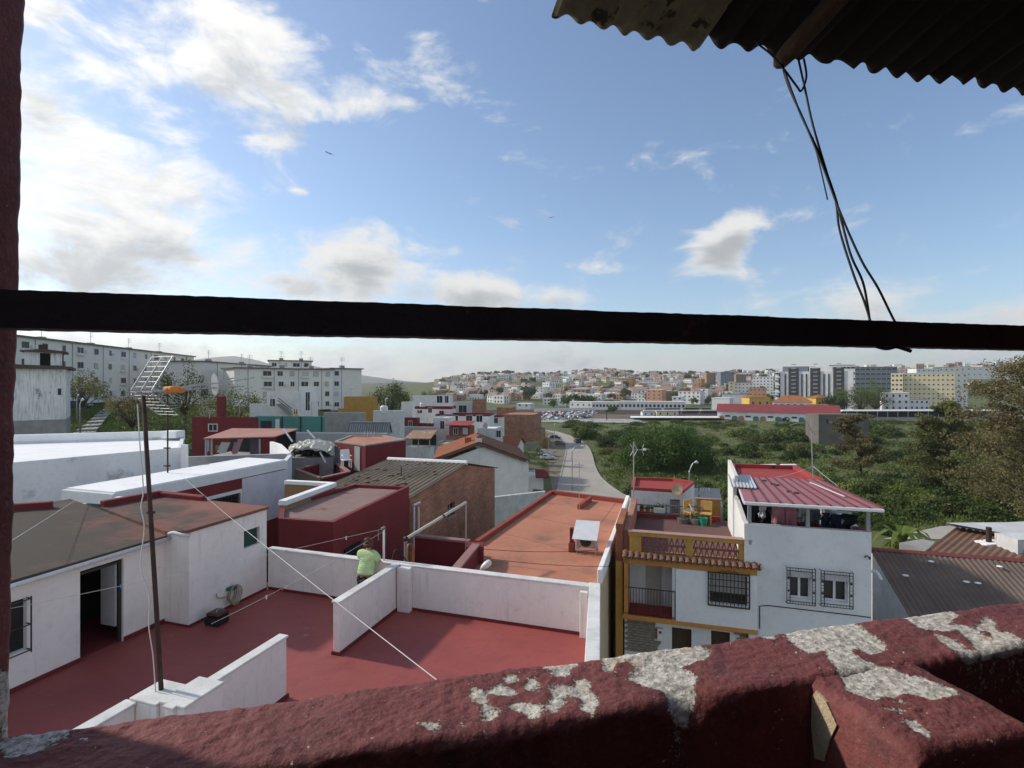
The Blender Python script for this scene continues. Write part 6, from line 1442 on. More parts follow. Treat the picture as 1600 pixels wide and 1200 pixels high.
# --- long four-storey block running back along the left hill
def apartment(name, label, A, B_, zt, zb, dep, floors, cols, m, wm=None, shop=False, pale=(), seed=1, ant=3, skip=()):
    """A, B_: roof corners of the front as (px, depth). The front is the face that looks at us."""
    a = Vector(((A[0]-800)/F*A[1], A[1], 0)); b = Vector(((B_[0]-800)/F*B_[1], B_[1], 0)); d = b-a; ln = d.length; th = degrees(atan2(-d.y, d.x)); fr = Fr(a, th); rnd = random.Random(seed)
    if fr.v.y < 0 and False: pass
    o = thing(name, label, 'apartment block', fr.p(ln/2, dep/2, CZ+zb)); z0, z1 = CZ+zb, CZ+zt
    MB().fbox(fr, 0, ln, 0, dep, z0, z1).build('wall', m, o); MB().fbox(fr, -.4, ln+.4, -.5, dep+.5, z1+.002, z1+.3).build('roof', M_EAVE, o)
    for (c0, c1, f0, f1) in pale: MB().fbox(fr, ln*c0, ln*c1, -.04, -.002, lerp(z0, z1, f0), lerp(z0, z1, f1)).build('pale_panel', M_PALE, o)
    h = (z1-z0)/floors
    for i in range(cols):
        for j in range(floors):
            if (i, j) in skip: continue
            s = ln*(i+.5)/cols + rnd.uniform(-.2, .2); w = (1.3, 1.0, 1.9)[i % 3]*rnd.uniform(.9, 1.1); z = z0+h*(j+.58)
            window(fr, o, 's', s, z, w, 1.25, -.045, frame=M_FRAME if rnd.random() < .5 else M_GREYW, glass=M_GLASS if rnd.random() < .72 else M_BLINDW, proud=.06, mull=rnd.random() < .6)
            if i % 3 == 2: MB().fbox(fr, s-w/2-.2, s+w/2+.2, -.5, -.05, z-1.05, z-.66).build('balcony', m if rnd.random() < .5 else M_PALE, o)
            if rnd.random() < .22: MB().fbox(fr, s+w/2+.25, s+w/2+.95, -.4, -.05, z-.5, z).build('air_unit', M_FRAME, o)
    for k in range(cols//2): s = ln*(2*k+1)/cols; MB().fbox(fr, s-.06, s+.06, -.12, -.046, z0, z1).build('downpipe', M_GREYW, o)
    for k in range(ant):
        s = ln*(k+.6)/ant*.95; t = dep*.4; MB().fbox(fr, s-.6, s+.6, t, t+1.0, z1+.302, z1+1.1).build('chimney', M_CONC, o)
        an = MB(); an.tube([fr.p(s, t+.5, z1+1.1), fr.p(s, t+.5, z1+3.4)], .05, 5)
        for q in range(3): an.tube([fr.p(s-.6, t+.5, z1+2.4+q*.4), fr.p(s+.7, t+.2, z1+2.45+q*.4)], .035, 4)
        an.build('aerial', M_STEEL, o)
    return o, fr
apartment('apartment_block', 'long four-storey beige and white apartment block above the grassy hillside', (-60, 79), (303, 158), 8.0, -3.9, 11, 4, 16, M_WARM, pale=((.40, .99, 0, .22), (.44, .62, .76, 1), (.6, .8, .26, .52)), seed=3, ant=5)
apartment('apartment_block', 'plain beige apartment block with a windowless end wall behind the trees', (318, 125), (423, 160), 5.2, -5.5, 10, 4, 6, M_WARM, seed=4, ant=2, skip=[(i, j) for i in range(3) for j in range(4)])
apartment('apartment_block', 'beige block with balconies and dishes behind the white stair house', (366, 122), (520, 138), 3.6, -6.5, 9, 4, 8, M_WARM, seed=5, ant=3, skip=[(i, j) for i in range(2) for j in range(4)])
apartment('apartment_block', 'pale block with a blank end and a red balcony beside the ochre house', (517, 140), (565, 146), 4.0, -7, 9, 4, 3, M_WARM, pale=((0, .4, 0, 1),), seed=6, ant=1, skip=[(1, j) for j in range(4)]+[(2, j) for j in range(4)])
apartment('apartment_block', 'further beige block showing only its top between two others', (420, 165), (487, 170), 7.2, -4, 9, 4, 4, M_WARM, seed=8, ant=2)

# --- ruined white building at the far left
rz = Fr(P(103, 600, 52), -37)
ru = thing('ruined_house', 'white house with flaking plaster, dark eaves and a small roof hut', 'house', rz.p(-4, 3, CZ-6))
s0 = rz.s_at(-60); zt = rz.z_at(577); zb_ = rz.z_at(655)
M_FLAKE = mat('flaking_plaster', (.84, .84, .82), (.68, .68, .67), .4, .92, .4, 8, streak=.9, scol=(.26, .25, .24), patch=((.30, .27, .24), .60, .5), stretch=(1, 1, .7))
MB().fbox(rz, s0, 0, 0, 7, zb_, zt).build('wall', M_FLAKE, ru); MB().fbox(rz, s0, .02, -.03, 7, CZ-7, zb_-.002).build('plinth', M_CONC, ru)
MB().prism([rz.p(s0, -.5, zt+.002), rz.p(.45, -.5, zt+.002), rz.p(.45, -.4, zt+.25), rz.p(s0, -.4, zt+.55)], rz.v*8).build('roof', mat('rotten_eave', (.10, .075, .06), (.06, .05, .045), 2, .95, .3), ru)
a, b = rz.s_at(38, 1.5), rz.s_at(97, 1.5); zh0 = zt+.4; zh1 = rz.z_at(551, 0, 1.5)
mb = MB(); wallgrid(mb, rz, 's', a, b, zh0, zh1, 1.5, .25, [(rz.s_at(62, 1.5), rz.s_at(79, 1.5), zh0, zh1-.1)]); mb.build('hut_wall', M_FLAKE, ru); MB().fbox(rz, a, b, 3.5, 3.7, zh0, zh1).build('hut_wall', M_BLACK, ru)
MB().prism([rz.p(a-.3, 1.1, zh1), rz.p(b+.4, 1.1, zh1-.1), rz.p(b+.4, 1.1, zh1+.08), rz.p((a+b)/2, 1.1, zh1+.3), rz.p(a-.3, 1.1, zh1+.1)], rz.v*3).build('hut_roof', MATS['rotten_eave'], ru)
MB().fbox(rz, rz.s_at(60, 2), rz.s_at(74, 2), 2, 2.6, zh1+.25, zh1+.75).build('chimney', M_RUST, ru)
t = rz.s_at(93); MB().fbox(rz, t-.13, t+.13, -.03, -.001, rz.z_at(617), rz.z_at(607)).build('vent', M_DARK, ru)

# --- grassy hillside with stepped path
def hz_(x, y): return gzw(x, y)
PA = [(112, 682), (135, 664), (152, 648), (166, 636), (174, 629)]; PB = [(148, 682), (160, 664), (172, 648), (181, 636), (186, 629)]
def hit(px, py, y0=30, y1=170):
    best = None; d = Vector(((px-800)/F, 1, (600-py)/F))
    prev = None
    for i in range(400):
        y = lerp(y0, y1, i/399); z = CZ+d.z*y
        if z <= hz_(d.x*y, y): return Vector((d.x*y, y, hz_(d.x*y, y)))
    return Vector((d.x*y1, y1, CZ+d.z*y1))
a = [hit(*p) for p in PA]; b = [hit(*p) for p in PB]
ps = thing('stepped_path', 'pale concrete stepped path climbing the grass to the apartment block', 'path', a[0]); A_ = smooth_path(a, 3); B2 = smooth_path(b, 3)
for i in range(len(A_)-1):
    p, q, r, s = A_[i].lerp(A_[i+1], .04), B2[i].lerp(B2[i+1], .04), B2[i+1], A_[i+1]; z = max(p.z, s.z)+.12
    MB().prism([Vector((w.x, w.y, z-.8)) for w in (p, q, r, s)], UP*.8).build('step', M_CONC, ps)
# grass lawn on the hillside
rnd = random.Random(5); mb = MB(); i = 0
while i < 14000:
    px, py = rnd.uniform(95, 310), 626+rnd.random()*62; Y = rnd.uniform(44, 118); q = Vector(((px-800)/F*Y, Y, 0)); z = hz_(q.x, q.y); h = rnd.uniform(.15, .45); w = h*.8; a_ = rnd.random()*pi
    d = Vector((cos(a_)*w*.5, sin(a_)*w*.5, 0)); p = Vector((q.x, q.y, z-.1)); tp = Vector((rnd.uniform(-.1, .1), rnd.uniform(-.1, .1), h)); b_ = len(mb.v); mb.v += [p-d, p+d, p+d*.5+tp, p-d*.5+tp]; mb.f.append([b_, b_+1, b_+2, b_+3]); mb.m.append(0); i += 1
tag(struct(mb.build('grass', leafmat('lawn_grass', (.065, .105, .022), (.10, .145, .035), .2, .3), fix=False), 'stuff'), 'short green grass on the hillside below the apartments', 'grass')
def tree_at(px, py, Y, w, h, m, seed, label, leaf=.28, n=2600, low=.3, cl=30):
    x = (px-800)/F*Y; zb = hz_(x, Y); zt_ = CZ+(600-py)/F*Y; h = max(h, zt_-zb)
    return big_crown('tree', label, x, Y, zb, w, w, h, n, leaf, m, seed, cl, low=low)
tree_at(128, 578, 84, 4.2, 5, LF_YEL, 41, 'round yellow green tree beside the ruined white house', low=.25)
tree_at(206, 605, 70, 3.6, 4, LF_BROWN, 42, 'sparse brown tree on the lawn beside the stepped path', n=1300)
tree_at(288, 566, 80, 3.8, 6, LF_DARK, 43, 'dark leafy tree rising behind the television aerial', n=2600, low=.35)
tree_at(333, 602, 72, 4.0, 4, LF_YEL, 44, 'yellow green bushy tree behind the dark red chimney', low=.15)
tree_at(365, 603, 88, 5.0, 4, LF_OLIVE, 45, 'olive tree with bare branches before the beige blocks', n=2200, low=.2)
tree_at(400, 612, 92, 4.6, 4, LF_MID, 50, 'leafy tree between the olive tree and the white stair house', n=2000, low=.1)
tree_at(262, 640, 62, 2.6, 3, LF_DARK, 46, 'small dark tree at the foot of the hillside lawn', n=1100, low=.2)
q = P(606, 604, 150); big_crown('tree', 'big dark round tree behind the ochre house', q.x, 150, CZ-11, 7.4, 7, 12.3, 5000, .42, LF_DARK, 47, 46, low=.15)
q = P(668, 612, 210); big_crown('tree', 'low yellow green tree beyond the white houses', q.x, 210, CZ-13, 6, 5, 11, 1500, .5, LF_YEL, 48, 24, low=.3)
def thin_lamp(px, py, Y, h, label, arm=1.2, side=1, name='street_lamp'):
    x = (px-800)/F*Y; zt_ = CZ+(600-py)/F*Y; o = thing(name, label, 'street lamp', Vector((x, Y, zt_-h)))
    MB().tube([Vector((x, Y, zt_-h)), Vector((x, Y, zt_-.5)), Vector((x+.15*side, Y, zt_-.1)), Vector((x+arm*side, Y, zt_))], [.10, .07, .06, .05], 7).build('pole', M_STEEL, o, smooth=True)
    MB().tube([Vector((x+arm*side*.75, Y, zt_)), Vector((x+arm*side, Y, zt_+.06)), Vector((x+arm*side*1.55, Y, zt_+.03))], [.08, .17, .05], 8).build('lamp_head', MATS['lamp_white'], o, smooth=True); return o
thin_lamp(125, 625, 60, 4.6, 'street lamp with a white head on the grass by the ruined house', .3); thin_lamp(120, 618, 75, 5, 'thin second lamp post behind the lamp on the grass', .2)
thin_lamp(374, 627, 70, 5.5, 'street lamp before the olive trees', .3); thin_lamp(602, 623, 110, 7, 'street lamp in front of the big dark tree', .3)

# --- car builder (body, wheels, windows, lights)
def make_car(name, label, col, loc, rz_, group=None, cat='car'):
    o = thing(name, label, cat, Vector((0, 0, 0)), group); L_, W_ = 3.9, 1.68
    prof = [(-1.95, .35), (-1.95, .72), (-1.72, .90), (-1.55, 1.05), (-1.10, 1.42), (-.2, 1.48), (.45, 1.42), (1.05, .98), (1.75, .82), (1.95, .62), (1.95, .35)]
    mb = MB(); n = len(prof)
    for sgn, k in ((-1, 1.0), (1, 1.0)):
        for x, z in prof: mb.v.append(Vector((x, sgn*(W_/2-(.14 if z > 1.0 else 0)), z)))
    mb.f = [list(range(n))[::-1], [n+i for i in range(n)]] + [[i, (i+1) % n, n+(i+1) % n, n+i] for i in range(n)]; mb.m = [0]*len(mb.f)
    paint = mat('car_paint_' + col[0], col[1], tuple(v*.95 for v in col[1]), 3, .3, 0, spec=.5); mb.build('body', paint, o, bevel=.05)
    for sgn in (-1, 1):
        y = sgn*(W_/2-.10); MB().prism([(-1.30, y, 1.02), (-1.02, y-.06*sgn, 1.36), (-.28, y-.06*sgn, 1.40), (-.28, y, 1.00)], (0, .05*sgn, 0)).build('side_window', M_GLASS, o); MB().prism([(-.20, y, 1.00), (-.20, y-.06*sgn, 1.40), (.40, y-.06*sgn, 1.36), (.86, y, 1.00)], (0, .05*sgn, 0)).build('side_window', M_GLASS, o)
        for x in (-1.2, 1.22):
            w = MB().tube([(x, sgn*(W_/2-.17), .31), (x, sgn*(W_/2+.02), .31)], .31, 14).build('wheel', plain('tyre', (.02, .02, .02), .9), o); MB().tube([(x, sgn*(W_/2+.021), .31), (x, sgn*(W_/2+.03), .31)], .19, 10).build('rim', M_ALU, w)
        MB().obox((1.90, sgn*.62-.18, .60), (.07, 0, 0), (0, .36, 0), (0, 0, .14)).build('headlight', plain('lamp_glass', (.7, .7, .68), .15), o); MB().obox((-1.97, sgn*.66-.12, .74), (.06, 0, 0), (0, .24, 0), (0, 0, .2)).build('tail_light', plain('tail_red', (.3, .02, .02), .3), o)
    MB().prism([(.50, -.62, 1.40), (.50, .62, 1.40), (1.03, .70, 1.005), (1.03, -.70, 1.005)], (.03, 0, .03)).build('windscreen', M_GLASS, o); MB().prism([(-1.14, -.6, 1.41), (-1.14, .6, 1.41), (-1.56, .7, 1.06), (-1.56, -.7, 1.06)], (-.03, 0, .03)).build('rear_window', M_GLASS, o)
    o.location = loc; o.rotation_euler = (0, 0, rz_); return o
def ground_car(px, py, z, rz_, col, label, group=None): return make_car('parked_car', label, col, G(px, py, z), radians(rz_), group)
WH = ('white', (.72, .72, .72)); GR = ('grey', (.17, .18, .19)); BL = ('blue', (.03, .05, .10)); SI = ('silver', (.42, .43, .44))
ground_car(842, 745, ZR, 15, WH, 'white hatchback parked alone on the verge behind the white gable house')
ground_car(855, 718, ZR, 10, WH, 'white car parked beside another white car on the verge'); ground_car(850, 711, ZR, 8, ('pearl', (.66, .67, .68)), 'pearl white car behind the pair on the verge')
ground_car(875, 695, ZR, -20, GR, 'dark grey car parked at the kerb of the road bend'); ground_car(868, 686, ZR, -15, BL, 'dark blue car parked beyond the grey one')
ground_car(902, 692, ZR, 100, ('dark', (.06, .06, .065)), 'dark car driving along the middle of the road').name = 'moving_car'
cq = Vector(((123-800)/F*98, 98, 0)); cq.z = hz_(cq.x, 98)
make_car('parked_car', 'dark car parked in front of the long apartment block', BL, cq, .25)
# road lamps
def road_lamp(px, pb, pt, label, side=1):
    b = G(px, pb, ZR); h = (pb-pt)/F*b.y; o = thing('road_lamp', label, 'street lamp', b)
    MB().tube(smooth_path([b, b+UP*h*.6, b+UP*h*.86, b+UP*h*.97+Vector((.5*side, 0, 0)), b+UP*h+Vector((1.6*side, 0, 0))], 4), .085, 7).build('pole', M_STEEL, o, smooth=True); MB().tube([b+UP*h+Vector((1.5*side, 0, 0)), b+UP*h+Vector((2.0*side, 0, .05)), b+UP*h+Vector((2.6*side, 0, .02))], [.06, .16, .05], 7).build('lamp_head', MATS['lamp_white'], o, smooth=True)
road_lamp(894, 766, 697, 'tall curved street lamp beside the near road'); road_lamp(857, 716, 679, 'curved street lamp between the parked cars'); road_lamp(866, 702, 660, 'straight lamp by the road bend'); 
b = P(1077, 748, 62); o = thing('road_lamp', 'curved grey street lamp behind the small white hut', 'street lamp', Vector((b.x, 62, gzw(b.x, 62))))
MB().tube(smooth_path([Vector((b.x, 62, gzw(b.x, 62))), b, P(1078, 735, 62), P(1083, 724, 62), P(1089, 722, 62)], 5), .07, 7).build('pole', M_STEEL, o, smooth=True); MB().tube([P(1085, 723, 62), P(1088, 721.5, 62), P(1091, 723, 62)], [.08, .18, .08], 8).build('lamp_head', MATS['lamp_white'], o, smooth=True)

# --- aerials and tanks on the mid-distance roofs
for i, (px, pb, pt, Y, lab) in enumerate(((424, 631, 618, 77, 'thin aerial above the low white house'), (487, 650, 628, 58, 'bent aerial pole on the teal house roof'), (652, 650, 641, 99, 'aerial above the small dark red cube'), (668, 661, 652, 96, 'small aerial on the low dark red wing'), (677, 636, 626, 119, 'aerial on the red-edged white house'), (708, 647, 632, 113, 'aerial on the house with three windows'), (760, 669, 655, 104, 'aerial on the whitish flat block'), (575, 690, 676, 36, 'short aerial on the red room roof'), (327, 652, 640, 48, 'low aerial beside the tall red chimney'), (548, 620, 606, 93, 'aerial on the ochre house roof'))):
    a_ = P(px, pb+2, Y); b_ = P(px, pt, Y); o = thing('house_aerial', lab, 'aerial', a_); sc_ = Y/60
    MB().tube([a_, b_], .02*sc_+.012, 5).build('mast', M_STEEL, o); MB().tube([b_-Vector((.35, 0, .1)), b_+Vector((.55, .2, -.1))], .014*sc_+.008, 4).build('boom', M_STEEL, o)
    for k in range(4): c_ = b_+Vector((-.25+.22*k, 0, -.1)); MB().tube([c_-Vector((.0, .1, .18)), c_+Vector((0, .1, .18))], .011*sc_+.006, 4).build('rod', M_STEEL, o)
for px, py, Y, lab in ((660, 634, 121, 'white water tank on the red-edged white house'), (600, 641, 83, 'white water tank on the tall blank white house'), (757, 667, 106, 'grey water tank on the whitish flat block')):
    q = P(px, py, Y); o = thing('water_tank', lab, 'tank', q-UP*.5); MB().lathe([(0, 0), (.55, 0), (.6, .1), (.6, 1.0), (.45, 1.2), (.15, 1.25), (0, 1.25)], 12, c=q-UP*.5).build('tank', M_FRAME if 'grey' not in lab else M_CONC, o); MB().lathe([(0, 1.26), (.18, 1.26), (.16, 1.36), (0, 1.36)], 8, c=q-UP*.5).build('lid', M_DARK, o)
# --- white gable house and its neighbours
gy = 50.0
fE = Fr(P(685, 600, gy), -5)
eh = thing('gable_house', 'white house with a broad blank gable and red tiled roof', 'house', P(760, 700, gy)-UP*6)
def ep(px, py, t=0): s, z = fE.front(px, py, t); return fE.p(s, t, z)
pts = [ep(690, 722), ep(754, 698), ep(826, 724), ep(826, 782), ep(690, 782)]
low = [Vector((p.x, p.y, p.z)) for p in pts]; low[3].z = low[4].z = CZ-15; MB().prism(low, fE.v*9).build('wall', M_WHITE, eh)
apx = ep(748, 692, -.3); lft = ep(683, 716, -.3); rgt = ep(822, 719, -.3)
for e, m_ in ((lft, M_TILE), (rgt, mat('brown_tile', (.17, .095, .065), (.12, .07, .05), 1.5, .9, .2))):
    dn = e-apx; ln = dn.length; dn.normalize(); up = dn.cross(fE.v); up = up if up.z > 0 else -up
    wavy(MB(), apx, fE.v, 9.6, dn, ln+.4, up, .30, .034, 6).build('roof', m_, eh, fix=False)
    MB().bar(apx-UP*.08, e-UP*.08, .2, .22).build('verge_board', MATS['brown_tile'] if 'brown_tile' in MATS else M_RUST, eh)
ch = ep(748, 690, .5); MB().box(ch.x-.28, ch.x+.28, ch.y-.28, ch.y+.28, ch.z-.6, ch.z+.35).build('chimney', M_WHITE, eh); MB().ball(ch+UP*.4, .3, 8, 6).build('chimney_cap', M_TILE, eh)
MB().box(ch.x-1.5, ch.x-.9, ch.y+2, ch.y+2.6, ch.z-.6, ch.z+.2).build('chimney', M_TILE, eh)
gwall = thing('retaining_wall', 'rough grey white retaining wall below the white gable house', 'wall', P(812, 790, 43)); a, b = P(772, 777, 41), P(852, 768, 46); mb = MB(); mb.prism([a, b, Vector((b.x, b.y, CZ-16)), Vector((a.x, a.y, CZ-16))], (0, .4, 0)); mb.build('wall', M_WHITE2, gwall)
fd = ep(833, 745, 1); fd2 = thing('annex', 'low white annex with a dark red awning beside the gable house', 'house', Vector((fd.x, fd.y, CZ-15))); MB().box(fd.x-.8, fd.x+1.0, fd.y, fd.y+3, CZ-15, fd.z).build('wall', M_WHITE, fd2); MB().obox((fd.x+.2, fd.y-1, fd.z+.05), (1.3, 0, 0), (0, 1.6, .5), (0, 0, .1)).build('awning', M_RED, fd2); MB().obox((fd.x, fd.y-1.2, fd.z-1.9), (1.9, .4, 0), (0, 1.2, .6), (0, 0, .12)).build('awning', M_OLDTILE, fd2)
wk = dict(proud=.05)
bld('tiled_house', 'small white house with a hipped red tile roof by the verge', 773, 806, 818, 110, 698, -20, M_WHITE, M_TILE, 14, wins=(), swins=((811, 706, 1.0, 2.0),), gable=('u', 1.6), over=.5)
bld('pale_block', 'whitish flat-roofed block between the brick house and the tiled house', 746, 774, 786, 104, 669.5, -20, M_WHITE2, M_LIME, 14, wins=((779, 678, 1.0, 1.4),), par=.25)
o, fr, s0, t1, zt = bld('brick_canopy_house', 'brick house with a bright red canopy roof on its terrace', 697, 738, 747, 95, 682, -18, M_BRICK, M_TERRA, 14, par=.1)
MB().fbox(fr, s0+.4, -.6, .4, t1-.3, zt+.002, fr.z_at(666.5)).build('upper_room', mat('brick_red_paint', (.27, .085, .06), (.21, .065, .05), .8, .9, .2), o); MB().prism([fr.p(s0, -.2, fr.z_at(665.5)), fr.p(-.4, -.2, fr.z_at(665.5)), fr.p(-.6, t1, fr.z_at(660.5)), fr.p(s0+.3, t1, fr.z_at(660.5))], UP*.1).build('canopy', M_REDROOF, o)
for px in (712, 727): s, z = fr.front(px, 673.5, .4); window(fr, o, 's', s, z, .9, 1.2, .395, glass=M_GLASS if px == 712 else M_BLINDW)
bld('green_roof_house', 'house with a flat pale green roof beside the white gable house', 676, 745, 757, 78, 695, -16, M_GREYW, mat('pale_green_roof', (.30, .37, .32), (.24, .29, .26), .3, .9, .1), 8, par=.3, parm=M_CONC)
o, fr, s0, t1, zt = bld('veranda_shed', 'shed with mottled pink tile roof over an open veranda', 634, 672, 678, 68, 699, -14, M_WHITE2, M_CONC, 10, par=.1)
MB().prism([fr.p(s0-.2, -.3, fr.z_at(687)), fr.p(.2, -.3, fr.z_at(686)), fr.p(.1, 2.6, fr.z_at(676)), fr.p(s0, 2.6, fr.z_at(677))], UP*.12).build('roof', mat('mottled_tile', (.38, .20, .13), (.24, .17, .12), 1.5, .9, .3, patch=((.45, .36, .26), .58, 2)), o)
for s in (s0+.1, s0/2, -.15): MB().fbox(fr, s, s+.12, 0, .12, zt+.001, fr.z_at(687.5)).build('post', M_GREYW, o)
MB().fbox(fr, s0, 0, 2.4, 2.6, zt+.001, fr.z_at(679, 0, 2.4)).build('rear_wall', M_DARK, o)
bld('dark_red_cube', 'small dark red rooftop house with a lower red wing', 631, 652, 656, 97, 653, -14, M_RED, M_CONC, 12, wins=((641, 662, .8, 1.1),), par=.2)
bld('dark_red_wing', 'low dark red wing beside the small dark red cube', 652.5, 674, 678, 97, 662, -14, M_RED, M_CONC, 12, par=.2); 
bld('grey_base_house', 'grey rendered house under the dark red cube', 626, 676, 682, 93, 668, -15, M_GREYW, M_CONC, 12, par=.15)
bld('white_house', 'white house with one dark window beside the brick canopy house', 677, 700, 712, 100, 653, -16, M_WHITE, M_LIME, 12, wins=((691, 664, .9, 1.6),), par=.25)
bld('white_house', 'long low white house with a dark red roof edge on the crest', 643, 704, 712, 118, 636, -14, M_WHITEF, M_REDROOF, 10, wins=((656, 643, 1.2, .8), (672, 641, 1, 1.2), (690, 645, 1.2, 1)), par=.5, parm=M_RED)
bld('white_house', 'upper white house with two windows below the wooded ridge', 645, 704, 708, 128, 618, -14, M_WHITEF, M_CONC, 10, wins=((687, 624, 1.5, 1.8), (698, 624, 1, 1.8)), par=.3)
bld('white_house', 'small white house beside the red-edged white house', 627, 644, 648, 100, 628, -14, M_WHITEF, M_CONC, 10, par=.3)
bld('white_house', 'white house with three windows and a dark red roof line', 680, 764, 772, 112, 648, -18, M_WHITEF, M_REDROOF, 8, wins=((711, 654, 1.4, 1.4), (733, 654, 1.4, 1.5), (749, 654, 1.4, 1.5), (692, 654, 1.2, 1.4)), par=.35, parm=M_RED)
bld('pale_grey_house', 'pale grey house with two barred windows and a red box on its roof', 700, 738, 742, 136, 628, -16, mat('pale_blue_grey', (.52, .56, .55), (.45, .48, .48), .3, .9, .05), M_CONC, 10, wins=((707, 639, 2, 2.0), (723, 639, 2.2, 2.0)), par=.4)
bld('ochre_side_house', 'brown brick block beside the pale grey house', 738.5, 757, 760, 134, 624, -16, M_BRICK, M_CONC, 10, par=.3)
bld('brown_block', 'large windowless brown brick block near the road', 784, 834, 846, 168, 648, -21, M_BRICK, M_BRICK, 12, par=.2)
bld('brown_block', 'small brown brick block behind the large brown one', 776, 800, 806, 185, 637, -21, M_BRICK, M_BRICK, 12, par=.2)
bld('white_annex', 'white shed with a dark opening before the brown brick block', 764.5, 784, 788, 150, 650, -20, M_WHITEF, M_REDROOF, 12, wins=((775, 657, 1.2, 1.6),), par=.4, parm=M_RED)
bld('brick_house', 'low brown brick house next to the parked blue car', 824, 845, 852, 165, 672, -21, M_BRICK, M_OLDTILE, 12, par=.2)
bld('ochre_garage', 'small ochre garage behind the grey wall by the verge', 845, 857, 860, 170, 686, -21, M_OCHRE, M_OLDTILE, 12, par=.1)
bld('grey_yard_wall', 'grey yard wall with broken panels beside the tiled house', 817, 845, 850, 156, 692, -21, M_CONC, M_CONC, 12, par=.1, cat='wall', dep=.6)
x = (822-800)/F*140; big_crown('shrub_mass', 'dark brownish shrubs behind the tiled house', x, 140, CZ-19.5, 5.5, 3.5, 8.0, 1600, .3, LF_OLIVE, 61, 22, cat='bush', trunk=False)
q = G(835, 722, ZR); big_crown('shrub_mass', 'green shrubs between the gable house and the parked cars', q.x, q.y+6, CZ-20, 4, 4, 3.2, 1200, .3, LF_MID, 62, 20, cat='bush', trunk=False)
q = G(852, 732, ZR); big_crown('shrub_mass', 'low green weeds along the verge by the single white car', q.x, q.y+2, CZ-20, 3, 2.5, 1.6, 700, .25, LF_MID, 63, 14, cat='bush', trunk=False)
bld('tall_white_wall', 'tall blank white wall house beside the dark red cube', 583, 625, 632, 82, 642, -12, M_WHITE2, M_LIME, 10, par=.25)
bld('ochre_house', 'plain ochre yellow house below the pale apartment block', 537, 583, 590, 92, 620, -10, M_OCHRE, M_OCHRE, 8, par=.25)
bld('ochre_wing', 'low ochre wing beside the ochre house', 528, 540, 541, 90, 638, -10, M_OCHRE, M_OCHRE, 8, par=.2)
o, fr, s0, t1, zt = bld('stair_house', 'white house with an outside stair and dark handrail', 417, 466, 470, 78, 612, -9, M_WHITE, M_LIME, 6, par=.25, wins=((426, 629, .9, 1.2),))
st = MB()
for k in range(9): s, z = fr.front(434+2.6*k, 631+2.2*k, -.5); MB().fbox(fr, s, s+.3, -.9, -.01, z-.25, z).build('step', M_CONC, o)
for d in (0, -4): mb = MB(); a = fr.front(434, 625+d, -.9); b = fr.front(456, 643+d, -.9); mb.bar(fr.p(a[0], -.9, a[1]), fr.p(b[0], -.9, b[1]), .08); mb.build('handrail', M_DARK, o)
bld('tall_white_house', 'narrow bluish white house beside the stair house', 467, 494, 497, 84, 604, -9, M_PALE, M_LIME, 6, par=.25, wins=((481, 627, .8, 3.0),))
bld('low_white_house', 'low white house beside the stair house', 390, 416.5, 420, 76, 631, -9, M_WHITE, M_LIME, 6, par=.2)
o, fr, s0, t1, zt = bld('teal_house', 'flat-roofed house with a teal painted wall', 398, 504, 508, 56, 651, -8, M_TEAL, M_CONC, 5, par=.15)
for px in (441, 470, 503): s, z = fr.front(px, 662); MB().fbox(fr, s-.05, s+.05, -.08, -.002, zt-2.2, zt).build('downpipe', M_DARK, o)
s, z = fr.front(416, 667); MB().fbox(fr, s-.6, s+.6, -.05, -.002, z-.7, z+.65).build('door', M_DARK, o)
cw_ = MB(); s, z = fr.front(434.5, 663); cw_.obox(fr.p(s-.22, -.15, z-.6), fr.u*.45, fr.v*.04, UP*1.15); tag(cw_.build('hanging_towel', M_FRAME), 'white towel hanging on the teal wall', 'towel')
tq = fr.p(fr.s_at(456), .8, zt-.1); tb_ = thing('yellow_basket', 'yellow basket with two red bottles on the teal house roof', 'basket', tq); MB().lathe([(0, 0), (.22, 0), (.28, .35), (.26, .35), (.2, .03)], 10, c=tq).build('basket', plain('yellow_plastic', (.55, .55, .05), .5), tb_)
for k in (-.1, .12): MB().lathe([(0, .05), (.07, .05), (.07, .55), (.03, .7), (.03, .85), (0, .85)], 8, c=tq+Vector((k, 0, 0))).build('bottle', plain('dark_red_bottle', (.12, .01, .01), .3), tb_)
bld('derelict_wall', 'stained grey derelict house between the teal and ochre houses', 505, 564, 572, 64, 645, -9, M_CONC, M_CONC, 6, par=.15)
o, fr, s0, t1, zt = bld('grey_gable_shed', 'low shed with a blue grey gabled sheet roof', 546, 605, 610, 60, 676, -9.5, M_GREYW, mat('grey_sheet_roof', (.19, .20, .22), (.15, .16, .175), .6, .7, .05), 6, gable=('u', 1.0), over=.2)
bld('grey_wall_house', 'long grey white wall house behind the pile of plastic sheeting', 432, 600, 606, 50, 678, -9, M_GREYW, M_CONC, 6, par=.15)
